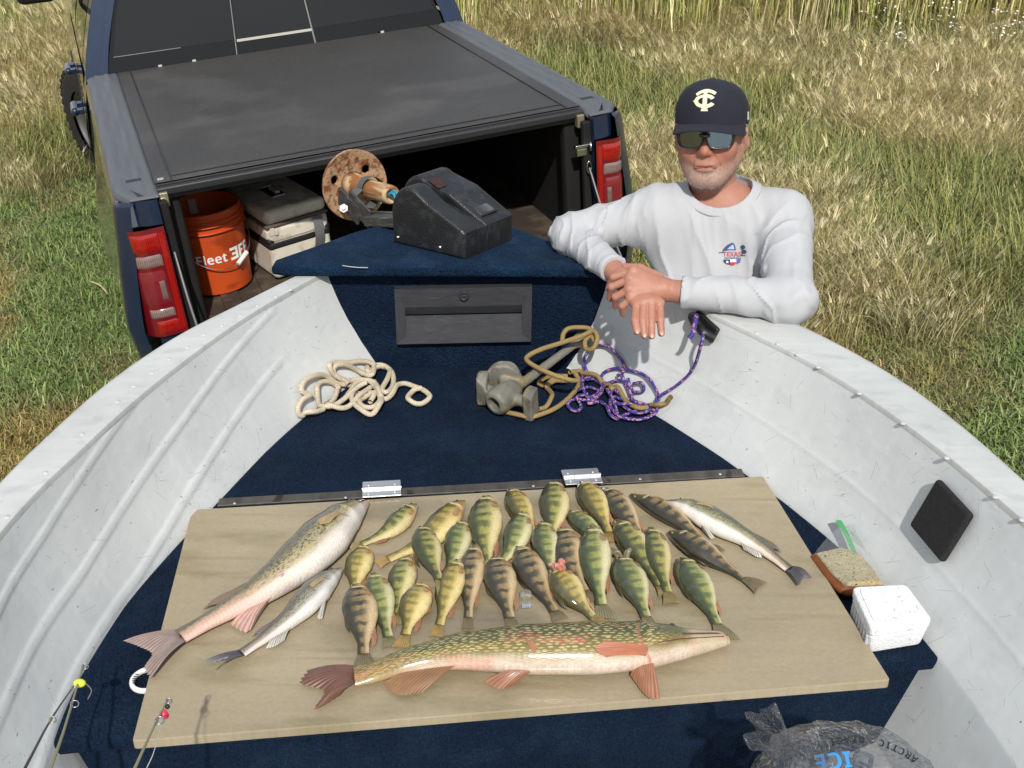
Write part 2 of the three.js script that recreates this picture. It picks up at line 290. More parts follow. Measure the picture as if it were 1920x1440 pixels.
  scatter('dry_grass', 'tall pale dry grass of the field behind the man and the truck', 'grass', tall.slice(0, 2), T1);
  scatter('green_grass', 'longer green grass tufts between the dry grass of the field', 'grass', [tall[2]], T2);
  // reed belt at the far edge
  const WR = [['straw', 0.26], ['olive', 0.42], ['tan', 0.16], ['green', 0.16]];
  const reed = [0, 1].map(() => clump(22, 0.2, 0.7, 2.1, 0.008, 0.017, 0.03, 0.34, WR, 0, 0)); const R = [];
  for (let i = 0; i < 5200; i++) { const x = rr(-12, 10), z = rr(-19, -9.9); const edge = -10.75 + 0.27 * x * (x > 0 ? 1 : 0.2) + 0.5 * (n3(x * 1.4, 3) - 0.5); if (z > Math.min(edge, -9.6) || x < -2.2) { if (!(x < -2.2 && z < -16.5)) continue; } const k = rr(1.0, 1.5); R.push([x, z, rr(0.75, 1.15), rnd() * 6.28, col(k, k * rr(0.97, 1.06), k * rr(0.8, 1))]); }
  scatter('reeds', 'belt of tall green and straw coloured reeds along the field edge', 'reeds', reed, R);
  // white asters in front of the reeds
  const flowerMat = mat(col(0.82, 0.8, 0.74), 0.7), stemMat = mat(col(0.12, 0.16, 0.05), 0.8);
  const FL = [[1240, 22, 'leftmost white wildflower plant, far edge of the field left of the cap'], [1655, 60, 'white wildflower plant with the widest spray, before the reeds'], [1672, 105, 'low white wildflower plant just below the widest spray'], [1755, 85, 'white wildflower plant with a loose spray right of the widest one'], [1858, 100, 'white wildflower plant second from the right edge of the field'], [1908, 95, 'white wildflower plant at the right edge of the photo']];
  for (const [u, v, label] of FL) {
    let p = atY(u, v + 45, 0.6); for (let k = 0; k < 6; k++) p = atY(u, v + 45, gY(p.x, p.z)); p.y = gY(p.x, p.z);
    const o = thing('white_wildflower', label, 'wildflower', p); const st = [], fl = []; const n = u === 1655 ? 30 : 14, sp = u === 1655 ? 0.26 : 0.14;
    for (let i = 0; i < n; i++) {
      const a = rnd() * 6.28, r = sp * Math.sqrt(rnd()), e = p.clone().add(V(Math.cos(a) * r, rr(0.3, 0.55), Math.sin(a) * r)); st.push(tube([p.clone().add(V(rr(-0.02, 0.02), 0, 0)), p.clone().lerp(e, 0.5).add(V(0, 0.04, 0)), e], 0.0022, 3, 2));
      for (let k = 0; k < 2; k++) { const c = e.clone().add(V(rr(-0.035, 0.035), rr(-0.02, 0.03), rr(-0.035, 0.035))); const nrm = V(rr(-0.5, 0.5), 1, rr(-0.2, 0.9)).normalize(); fl.push(lathe([[0, 0.003], [0.005, 0.002], [0.009, 0.003], [0.008, 0.001], [0, 0]], c, nrm, 7)); }
    }
    obj('stem', st, stemMat, o); obj('flower_head', fl, flowerMat, o);
  }
  const s0 = (() => { let p = atY(172, 542, 0); for (let k = 0; k < 5; k++) p = atY(172, 542, gY(p.x, p.z)); return p; })(), s1 = (() => { let p = atY(205, 566, 0); for (let k = 0; k < 5; k++) p = atY(205, 566, gY(p.x, p.z)); return p; })();
  s0.y = gY(s0.x, s0.z) + 0.05; s1.y = gY(s1.x, s1.z) + 0.05; single('dry_straw', [tube([s0, s0.clone().lerp(s1, 0.5).add(V(0.01, 0.012, 0)), s1], 0.005, 6)], mat(col(0.6, 0.47, 0.26), 0.7), s0.clone().lerp(s1, 0.5), 'pale dry straw lying on the mown grass left of the truck', 'straw');
}

// ---------------------------------------------------------------- boat
const DECK = 1.087, BOARD = 1.107, GUN = 1.38;
const B = {}; // boat meshes that other things rest on
const boat = thing('fishing_boat', 'open aluminium fishing boat with pale grey hull and navy carpeted bow', 'boat', V(0, 0.62, -1.6));
const zs_ = (a) => a.map(([x, z]) => V(x, 0, z));
const gunOutL = sampler(zs_([[-0.65, 1.2], [-0.78, 0.2], [-0.905, -0.8], [-0.945, -1.4], [-0.946, -1.69], [-0.926, -1.868], [-0.896, -2.055], [-0.851, -2.224], [-0.79, -2.381], [-0.709, -2.533], [-0.619, -2.701], [-0.49, -2.93], [-0.35, -3.13], [-0.19, -3.31]]));
const gunInL = sampler(zs_([[-0.57, 1.2], [-0.7, 0.2], [-0.825, -0.8], [-0.87, -1.4], [-0.873, -1.52], [-0.861, -1.662], [-0.838, -1.797], [-0.804, -1.984], [-0.752, -2.19], [-0.675, -2.43], [-0.57, -2.672], [-0.45, -2.9], [-0.32, -3.08], [-0.18, -3.24]]));
const gunOutR = sampler(zs_([[1.34, 1.2], [1.23, 0.2], [1.1, -0.8], [1.02, -1.4], [0.966, -1.73], [0.925, -1.947], [0.874, -2.129], [0.802, -2.294], [0.693, -2.48], [0.55, -2.66], [0.39, -2.81], [0.22, -2.94], [0.02, -3.12], [-0.19, -3.31]]));
const gunInR = sampler(zs_([[1.25, 1.2], [1.14, 0.2], [1.02, -0.8], [0.95, -1.4], [0.906, -1.588], [0.843, -1.837], [0.748, -2.1], [0.668, -2.256], [0.572, -2.405], [0.487, -2.526], [0.36, -2.68], [0.255, -2.8], [0.02, -3.02], [-0.18, -3.24]]));
const deckL = sampler(zs_([[-0.42, 1.2], [-0.58, 0.2], [-0.7, -0.8], [-0.755, -1.25], [-0.778, -1.45], [-0.762, -1.711], [-0.712, -1.93], [-0.675, -2.068], [-0.557, -2.462], [-0.391, -2.776], [-0.29, -2.95], [-0.2, -3.08], [-0.16, -3.14]]));
const deckR = sampler(zs_([[1.12, 1.2], [1.0, 0.2], [0.89, -0.8], [0.84, -1.3], [0.806, -1.56], [0.72, -1.9], [0.568, -2.217], [0.407, -2.48], [0.157, -2.801], [0.02, -2.95], [-0.08, -3.06], [-0.15, -3.14]]));
const at_ = (f, t, y) => { const p = f(t); p.y = y; return p; };
// hull side: t from stern to bow, s from gunwale (0) over deck level (1) to floor (1.9)
const zOf = (f, z) => { let a = 0, b = 1; for (let i = 0; i < 26; i++) { const m = (a + b) / 2; f(m).z > z ? a = m : b = m; } return (a + b) / 2; };
const tabs = new Map();
function zAt(f, z, y) { let T = tabs.get(f); if (!T) { T = Array.from({ length: 1500 }, (_, i) => f(i / 1499)); tabs.set(f, T); } let lo = 0, hi = 1499; while (hi - lo > 1) { const m = (lo + hi) >> 1; T[m].z > z ? lo = m : hi = m; } const p = T[lo].clone().lerp(T[hi], clamp((T[lo].z - z) / Math.max(1e-6, T[lo].z - T[hi].z))); p.y = y; return p; }
function hullPoint(side, t, s) {
  const gi = side < 0 ? gunInL : gunInR, dk = side < 0 ? deckL : deckR; const z = mix(1.2, -3.24, t), zd = mix(1.2, -3.14, t);
  const a = zAt(gi, z, 1.37), b = zAt(dk, zd, DECK); const c = b.clone().add(V(side < 0 ? 0.13 : -0.13, -0.47, 0.02));
  const bulge = 0.012 * Math.sin(Math.PI * clamp(s)); const p = s <= 1 ? a.clone().lerp(b, s) : b.clone().lerp(c, (s - 1) / 0.9); p.x += side * bulge; return p;
}
const hullTex = (() => {
  const spots = []; const q = rngOf(5); for (let i = 0; i < 320; i++) spots.push([q(), q(), 0.0005 + 0.0017 * q() * q(), q() * 6.28, 1 + 5 * q() * q(), q()]);
  const scr = []; for (let i = 0; i < 220; i++) scr.push([q(), q(), q() * 3.14, 0.01 + 0.05 * q(), q()]);
  const N = 1024, A = new Float32Array(N * N);
  for (const [cx, cy, r, a, e, k] of spots) { const R = Math.ceil(r * e * N) + 1; for (let j = -R; j <= R; j++) for (let i = -R; i <= R; i++) { const x = i * Math.cos(a) + j * Math.sin(a), y = -i * Math.sin(a) + j * Math.cos(a); const d = Math.hypot(x / e, y) / (r * N); if (d < 1) { const X = (Math.floor(cx * N) + i + N) % N, Y = (Math.floor(cy * N) + j + N) % N; A[Y * N + X] = Math.max(A[Y * N + X], (0.35 + 0.65 * k) * (1 - d * d)); } } }
  for (const [cx, cy, a, L, k] of scr) for (let t = 0; t < L * N; t += 0.5) { const X = (Math.floor(cx * N + Math.cos(a) * t) + N) % N, Y = (Math.floor(cy * N + Math.sin(a) * t) + N) % N; A[Y * N + X] = Math.max(A[Y * N + X], 0.12 + 0.2 * k); }
  return tex(N, N, (x, y) => {
    const a = tfbm(x, y, 5, 5, 5, 2), b = tfbm(x, y, 60, 9, 3, 7), d = sstep(0.58, 0.74, tfbm(x, y, 14, 14, 4, 31)), w = sstep(0.66, 0.7, tfbm(x, y, 26, 40, 3, 44)); const s = A[Math.floor(y * N) * N + Math.floor(x * N)];
    let k = 0.935 + 0.05 * (a - 0.5) + 0.025 * (b - 0.5); k -= 0.022 * d; k += 0.014 * w; const f = 1 - 0.7 * s; return [224 * k * f, 227 * k * f, 226 * k * f];
  });
})();
const hullMat = mat(0xffffff, 0.5, { map: hullTex, bumpMap: gray(256, 256, (x, y) => tfbm(x, y, 30, 30, 3, 8)), bumpScale: 0.0006 });
const gunMat = mat(col(0.68, 0.69, 0.69), 0.45, { metalness: 0.12, map: tex(512, 512, (x, y) => { const a = tfbm(x, y, 6, 6, 4, 12), b = tfbm(x, y, 40, 12, 3, 18), s = sstep(0.62, 0.75, tfbm(x, y, 22, 22, 3, 3)); const k = 236 + 22 * (a - 0.5) + 14 * (b - 0.5) - 9 * s; return [k, k, k * 0.985]; }), bumpMap: hullMat.bumpMap, bumpScale: 0.0005 });
{
  const ribs = [[[0, 1137], [83, 1000], [180, 852], [285, 708]], [[0, 1345], [150, 1080], [201, 1000], [347, 785], [514, 582]], [[75, 1440], [260, 1080], [309, 1000], [399, 851], [531, 674]]];
  const lookup = (u, v) => { let best = 1e9, r = [0, 0]; for (let i = 30; i <= 100; i++) for (let j = 0; j <= 44; j++) { const t = i / 100, s = j / 40, q = toPix(hullPoint(-1, t, s)); const d = Math.hypot(q[0] - u, q[1] - v); if (d < best) { best = d; r = [t, s]; } } for (let st = 0.006; st > 0.0004; st /= 2) for (let k = 0; k < 6; k++) for (const [a, b] of [[1, 0], [-1, 0], [0, 1], [0, -1]]) { const q = toPix(hullPoint(-1, r[0] + a * st, r[1] + b * st * 2)), d = Math.hypot(q[0] - u, q[1] - v); if (d < best) { best = d; r = [r[0] + a * st, r[1] + b * st * 2]; } } return r; };
  const curves = ribs.map(R => R.map(([u, v]) => lookup(u, v)));
  const sOn = (c, t) => { const a = c[0], n = c.length; if (t < a[0]) { const b = c[1]; return a[1] + (t - a[0]) * (b[1] - a[1]) / (b[0] - a[0]); } for (let i = 0; i < n - 1; i++) if (t <= c[i + 1][0]) return mix(c[i][1], c[i + 1][1], (t - c[i][0]) / (c[i + 1][0] - c[i][0])); return null; };
  for (const side of [-1, 1]) {
    const nt = 200, ns = 150; const g = gridGeo(nt, ns, (a, b) => {
      const s = b * 1.9, p = hullPoint(side, a, s); let d = 0;
      if (side < 0) for (const c of curves) { const q = sOn(c, a); if (q === null) continue; const e = Math.abs(s - q) / 0.034; if (e < 1.6) d = Math.max(d, 0.0026 * sstep(1.5, 0.4, e)); }
      else { const q = 0.62 - 0.25 * (a - 0.6), e = Math.abs(s - q) / 0.02; d = 0.0009 * Math.exp(-e * e); }
      const dent = 0.0022 * (fbm(p.x * 5 + 3, p.y * 5, p.z * 5) - 0.5);
      p.x -= side * (d + dent) * 0.8; p.y += (d + dent) * 0.45; return [p, p.z / 0.9 + (side > 0 ? 0.37 : 0), s * 0.4 / 0.9 + (side > 0 ? 0.5 : 0)];
    });
    B[side < 0 ? 'hullL' : 'hullR'] = obj('hull_side', g, hullMat, boat, side < 0 ? 'left hull side with three pressed ribs' : 'right hull side, scuffed and smooth');
    // outer skin down to the keel
    const go = side < 0 ? gunOutL : gunOutR; const o = gridGeo(120, 24, (a, b) => { const t = a, q = at_(go, t, 1.355); const cx = 0.02 + (q.z + 1.56) * 0.111; const keel = 0.56 + 0.62 * Math.pow(sstep(-1.6, -3.35, q.z), 1.6); const chine = V(mix(q.x, cx, 0.22), mix(1.355, keel, 0.62), q.z + 0.03), kp = V(cx, keel, q.z + 0.06); const p = b < 0.6 ? q.clone().lerp(chine, b / 0.6) : chine.clone().lerp(kp, (b - 0.6) / 0.4); return [p, p.z, p.y]; });
    obj('hull_skin', o, gunMat, boat);
    // gunwale: a rolled rim and a flat strip with rivets
    const gi = side < 0 ? gunInL : gunInR; const prof = [[0, -0.012], [0.0, 0.002], [0.04, 0.0045], [0.86, 0.0045], [0.96, 0.002], [1.0, -0.005], [1.02, -0.02], [1.0, -0.036], [0.95, -0.04]];
    const zAll = Array.from({ length: 161 }, (_, i) => i / 160);
    const G = gridGeo(160, prof.length - 1, (a, b) => { const i = Math.round(b * (prof.length - 1)), [k, y] = prof[i]; const z = mix(1.2, -3.24, a), p = zAt(gi, z, GUN + 0.002), dz = mix(1.2, -3.31, a), q = zAt(go, dz, GUN); const r = p.clone().lerp(q, k); r.y = GUN + y; return [r, r.z / 0.6, k * 0.15]; });
    const gm = obj('gunwale', G, gunMat, boat, side < 0 ? 'left riveted gunwale' : 'right riveted gunwale'); B[side < 0 ? 'gunL' : 'gunR'] = gm;
    const px = side < 0 ? [[13, 970], [85, 887], [154, 815], [220, 754], [251, 725], [285, 700], [317, 674], [351, 652], [382, 628], [416, 611], [450, 592], [483, 574], [517, 557], [545, 544]] : [[1419, 625], [1458, 645], [1495, 665], [1534, 689], [1611, 738], [1693, 794], [1775, 859], [1866, 932], [1916, 975]];
    const rg = new THREE.SphereGeometry(0.0062, 10, 6, 0, 6.2832, 0, 1.5708).scale(1, 0.6, 1);
    for (const [u, v] of px) { const p = atY(u, v, GUN + 0.0035); const r = new THREE.Mesh(rg, gunMat); r.name = numbered('rivet'); r.position.copy(p); r.castShadow = r.receiveShadow = true; gm.add(r); }
  }
}
// carpets
const carpetTex = (r, g, b, dust, seed, N = 1024) => tex(N, N, (x, y) => { const a = tfbm(x, y, 4, 4, 4, seed), f = tn(x, y, 330, 330, seed + 3), f2 = tn(x, y, 200, 90, seed + 5), d = sstep(0.5, 0.8, tfbm(x, y, 9, 9, 4, seed + 9)) * dust, sp = tn(x, y, 420, 420, seed + 20) > 0.988 ? dust * 1.6 : 0, lint = tn(x, y, 240, 240, seed + 27) > 0.9975 - 0.002 * dust ? 1 : 0; const k = 0.68 + 0.42 * f + 0.3 * (f2 - 0.5) + 0.4 * (a - 0.5); return [r * k + 60 * d + 70 * sp + 120 * lint, g * k + 58 * d + 70 * sp + 118 * lint, b * k + 46 * d + 64 * sp + 104 * lint]; });
const carpetBump = gray(512, 512, (x, y) => 0.6 * tn(x, y, 170, 170, 4) + 0.4 * tn(x, y, 90, 90, 6));
const deckMat = mat(0xffffff, 1, { specularIntensity: 0.25, map: carpetTex(15, 31, 52, 0.1, 40), bumpMap: carpetBump, bumpScale: 0.006, sheen: 0.3, sheenColor: col(0.03, 0.06, 0.12), sheenRoughness: 0.6 });
const bowMat = mat(0xffffff, 1, { specularIntensity: 0.25, map: carpetTex(18, 41, 65, 0.16, 60), bumpMap: carpetBump, bumpScale: 0.006, sheen: 0.4, sheenColor: col(0.05, 0.1, 0.18), sheenRoughness: 0.6 });  // bow carpet, coloured a lighter blue than the lower deck
{
  // main deck: outline just outside the hull's inner skin
  const out = []; for (const z of [-1.335, -1.5, -1.7, -1.9, -2.1, -2.3, -2.5, -2.65, -2.77]) { const p = zAt(deckL, z, 0); out.push([p.x - 0.006, z]); }
  out.push([-0.38, -2.83], [0.17, -2.83]);
  for (const z of [-2.79, -2.65, -2.5, -2.3, -2.1, -1.9, -1.7, -1.57]) { const p = zAt(deckR, z, 0); out.push([p.x + 0.006, z]); }
  B.deck = obj('deck', boxUV(slab(out, DECK - 0.03, DECK, 0.008), 0.5), deckMat, boat, 'navy carpeted lower bow deck');
  // step face below the deck edge
  const a = V(-0.754, 0, -1.345), b = V(0.806, 0, -1.575); const fa = gridGeo(60, 20, (u, v) => { const p = a.clone().lerp(b, u); p.y = DECK - 0.012 - 0.44 * v; const w = Math.sin(Math.PI * u); p.x = mix(p.x, mix(p.x, 0.03, 0.16), v); p.z -= 0.02 + 0.002 * fbm(u * 30, v * 12); return [p, u * 3, v]; });
  B.step = obj('step_face', fa, deckMat, boat, 'dark carpeted front of the lower deck');
  const fl = []; for (const z of [1.15, 0, -1, -1.45]) fl.push([zAt(deckL, z, 0).x + 0.1, z]); for (const z of [-1.6, -1, 0, 1.15]) fl.push([zAt(deckR, z, 0).x - 0.1, z]);
  B.floor = obj('boat_floor', boxUV(slab(fl, 0.6, 0.632, 0.004), 0.5), deckMat, boat, 'dark carpeted boat floor');
  const zr = -2.79; // riser
  const rp = (x, y) => V(x, y, zr + 0.004 * fbm(x * 20, y * 20));
  const rg = gridGeo(60, 24, (u, v) => { const y = mix(1.392, DECK - 0.005, v), xl = mix(-0.622, -0.384, v), xr = mix(0.33, 0.152, v); const p = rp(mix(xl, xr, u), y); return [p, p.x / 0.5, p.y / 0.5]; });
  B.riser = obj('riser_panel', rg, deckMat, boat, 'upright navy carpet panel under the bow deck');
  // bow deck with a rolled carpet lip
  const bo = [[-0.655, -2.742], [-0.655, -2.785], [-0.56, -2.905], [-0.47, -3.025], [-0.36, -3.13], [-0.27, -3.2], [-0.19, -3.235], [-0.1, -3.19], [0.0, -3.09], [0.085, -2.985], [0.2, -2.87], [0.31, -2.78], [0.315, -2.745], [0.28, -2.735], [0.0, -2.738], [-0.3, -2.735], [-0.62, -2.73]];
  const bg = boxUV(slab(bo, 1.384, 1.416, 0.013, 4), 0.5); B.bow = obj('bow_deck', bg, bowMat, boat, 'lighter blue carpeted bow deck');
  obj('carpet_tear', [tube([atY(642, 498, 1.416), atY(665, 501, 1.4165), atY(690, 502, 1.416)], 0.0011, 5)], mat(col(0.5, 0.5, 0.45), 1), boat, 'pale fray on the carpet lip');
  // storage hatch
  const hm = mat(col(0.052, 0.054, 0.06), 0.55, { map: tex(256, 256, (x, y) => { const k = 215 + 50 * (tfbm(x, y, 8, 8, 4, 5) - 0.5) + 40 * sstep(0.6, 0.8, tfbm(x, y, 20, 20, 3, 15)); return [k, k, k]; }) });
  const x0 = -0.327, x1 = 0.053, y0 = 1.178, y1 = 1.345, z = zr + 0.017; const hp = (x, y, d) => V(mix(x0, x1, x), mix(y0, y1, y) + 0.014 * (x - 0.5) * 0.9, z + d);
  const quad = (a, b, c, d) => gridGeo(1, 1, (u, v) => [a.clone().lerp(b, u).lerp(d.clone().lerp(c, u), v), u, v]);
  const F = 0.01, D = -0.008; const fr = [];
  fr.push(quad(hp(0, 1, F), hp(1, 1, F), hp(0.93, 0.66, F * 0.6), hp(0.07, 0.66, F * 0.6)), quad(hp(0, 0, F), hp(0, 1, F), hp(0.07, 0.66, F * 0.6), hp(0.07, 0.1, F * 0.6)), quad(hp(1, 1, F), hp(1, 0, F), hp(0.93, 0.1, F * 0.6), hp(0.93, 0.66, F * 0.6)));
  fr.push(quad(hp(0, 0, F), hp(0.004, 0, F), hp(0.07, 0.1, F * 0.6), hp(0.07, 0.1, F * 0.6)));
  for (const [a, b] of [[[0, 0], [1, 0]], [[1, 0], [1, 1]], [[1, 1], [0, 1]], [[0, 1], [0, 0]]]) fr.push(quad(hp(...a, -0.02), hp(...b, -0.02), hp(...b, F), hp(...a, F)));
  const hatch = obj('storage_hatch', fr, hm, boat, 'dark grey plastic hatch with a slanted pull recess');
  obj('recess_lip', [quad(hp(0.07, 0.66, F * 0.6), hp(0.93, 0.66, F * 0.6), hp(0.93, 0.5, D), hp(0.07, 0.5, D)), quad(hp(0.075, 0.5, -0.011), hp(0.925, 0.5, -0.011), hp(0.925, 0.485, -0.011), hp(0.075, 0.485, -0.011))], hm, hatch);
  obj('recess_slope', [quad(hp(0.07, 0.485, -0.004), hp(0.93, 0.485, -0.004), hp(1, 0, F), hp(0, 0, F)), quad(hp(0.07, 0.66, F * 0.6), hp(0.07, 0.485, -0.011), hp(0.07, 0.1, 0), hp(0.07, 0.1, F * 0.6))], hm, hatch);
  const lc = hp(0.505, 0.87, F); obj('lock', [cyl(0.013, 0.013, lc, lc.clone().add(V(0, 0, 0.005)), 20), new THREE.TorusGeometry(0.0115, 0.0022, 8, 24).translate(lc.x, lc.y, lc.z + 0.006), box(0.012, 0.003, 0.003, lc.clone().add(V(0, 0, 0.006)), 0.0005)], mat(col(0.03, 0.03, 0.032), 0.4), hatch);
  // hinge strip and hinges
  const metal = mat(col(0.78, 0.78, 0.77), 0.28, { metalness: 0.9 }), dullMetal = mat(col(0.12, 0.115, 0.11), 0.6, { metalness: 0.2, map: tex(256, 64, (x, y) => { const k = 200 + 110 * (tfbm(x, y, 12, 4, 4, 9) - 0.5) - 90 * sstep(0.6, 0.7, tfbm(x, y, 9, 3, 4, 19)); return [k, k * 0.98, k * 0.94]; }) });
  const s0 = [atY(412, 938, DECK), atY(1390, 882, DECK), atY(1396, 896, DECK), atY(408, 952, DECK)];
  const st = obj('hinge_strip', boxUV(slab(s0.map(p => [p.x, p.z]), DECK + 0.001, DECK + 0.006, 0.0015, 1), 0.3), dullMetal, boat, 'dull scratched metal strip behind the tan board');
  for (const [u, v] of [[440, 944], [648, 933], [1350, 889], [1000, 911], [1200, 898]]) { const p = atY(u, v, DECK + 0.0065); obj('screw', [new THREE.SphereGeometry(0.004, 10, 6).scale(1, 0.5, 1).translate(p.x, p.y, p.z)], metal, st); }
  for (const [u, v, w] of [[716, 919, 0.088], [1091, 896, 0.088]]) {
    const c = atY(u, v, BOARD + 0.004), yaw = new THREE.Quaternion().setFromAxisAngle(V(0, 1, 0), 0.125); const put = (dx, dy, dz) => V(dx, dy, dz).applyQuaternion(yaw).add(c);
    const h = obj('hinge', [box(w, 0.0025, 0.036, put(0, 0.0015, -0.019), 0.001, yaw), box(w, 0.0025, 0.03, put(0, 0.0035, 0.017), 0.001, yaw)], metal, boat, u < 900 ? 'bright hinge behind the big walleye snout' : 'bright hinge at the top of the perch pile');
    for (const [a, b] of [[-0.5, -0.22], [-0.2, 0.2], [0.22, 0.5]]) obj('knuckle', [cyl(0.0055, 0.0055, put(a * w, 0.0055, 0), put(b * w, 0.0055, 0), 14)], metal, h);
    for (const [a, b] of [[-0.34, -0.02], [0.34, -0.02], [-0.34, 0.02], [0.34, 0.02]]) obj('screw', [new THREE.SphereGeometry(0.0035, 10, 6).scale(1, 0.45, 1).translate(...put(a * w, b < 0 ? 0.003 : 0.005, b).toArray())], metal, h);
  }
  // fairlead for the dock line on the right hull side
  const black = mat(col(0.012, 0.012, 0.013), 0.45);
  scene.updateMatrixWorld(true);
  const f0 = hit(1325, 612, [B.hullR]) ?? { p: atY(1325, 612, 1.35), n: V(-0.7, 0.5, 0.3) }; const fn = f0.n.clone(), ft = V(0.75, -0.32, 0.5).projectOnPlane(fn).normalize(), fb = fn.clone().cross(ft);
  const fp = (a, b, c) => f0.p.clone().addScaledVector(ft, a).addScaledVector(fb, b).addScaledVector(fn, c); const qf = new THREE.Quaternion().setFromRotationMatrix(new THREE.Matrix4().makeBasis(ft, fb, fn));
  const fl2 = obj('fairlead', [new RoundedBoxGeometry(0.088, 0.046, 0.014, 4, 0.006).applyQuaternion(qf).translate(...fp(0, 0, 0.007).toArray())], black, boat, 'black plastic line holder on the right hull side');
  obj('fairlead_horn', [tube([fp(-0.045, 0, 0.012), fp(-0.024, 0.006, 0.032), fp(0, 0.002, 0.03), fp(0.024, 0.0, 0.034), fp(0.045, -0.004, 0.012)], 0.012, 10)], black, fl2);
  B.fair = fp;
  // black square pad fixed to the right hull side
  const pc = [[1713, 1000], [1767, 905], [1840, 960], [1785, 1043]].map(([u, v]) => (hit(u, v, [B.hullR]) ?? { p: atY(u, v, 1.2) }).p); const c = pc.reduce((s, p) => s.add(p), V(0, 0, 0)).multiplyScalar(0.25);
  const hn = (hit(1776, 977, [B.hullR]) ?? { n: V(-0.8, 0.5, 0) }).n; const ux = pc[1].clone().sub(pc[0]).add(pc[2].clone().sub(pc[3])).multiplyScalar(0.5), uy = pc[2].clone().sub(pc[1]).add(pc[3].clone().sub(pc[0])).multiplyScalar(0.5);
  const lx = ux.length(), ly = uy.length(), nx = ux.clone().normalize(), nn = ux.clone().cross(uy).normalize(); if (nn.dot(hn) < 0) nn.negate(); const ny = nn.clone().cross(nx); const qp = new THREE.Quaternion().setFromRotationMatrix(new THREE.Matrix4().makeBasis(nx, ny, nn));
  const pad = obj('square_pad', [boxUV(new RoundedBoxGeometry(lx, ly, 0.017, 4, 0.008), 0.2).applyQuaternion(qp).translate(...c.clone().addScaledVector(nn, 0.0135).toArray())], mat(col(0.022, 0.02, 0.022), 0.8, { map: tex(256, 256, (x, y) => { const k = 185 + 90 * (tfbm(x, y, 40, 40, 3, 3) - 0.5); return [k, k, k]; }), bumpMap: carpetBump, bumpScale: 0.002 }), boat, 'black square pad on the right hull side');
  obj('pad_mount', [box(lx * 0.75, ly * 0.75, 0.012, V(0, 0, 0), 0.002).applyQuaternion(qp).translate(...c.clone().addScaledVector(nn, 0.003).toArray())], black, pad);
  B.metal = metal; B.black = black;
}

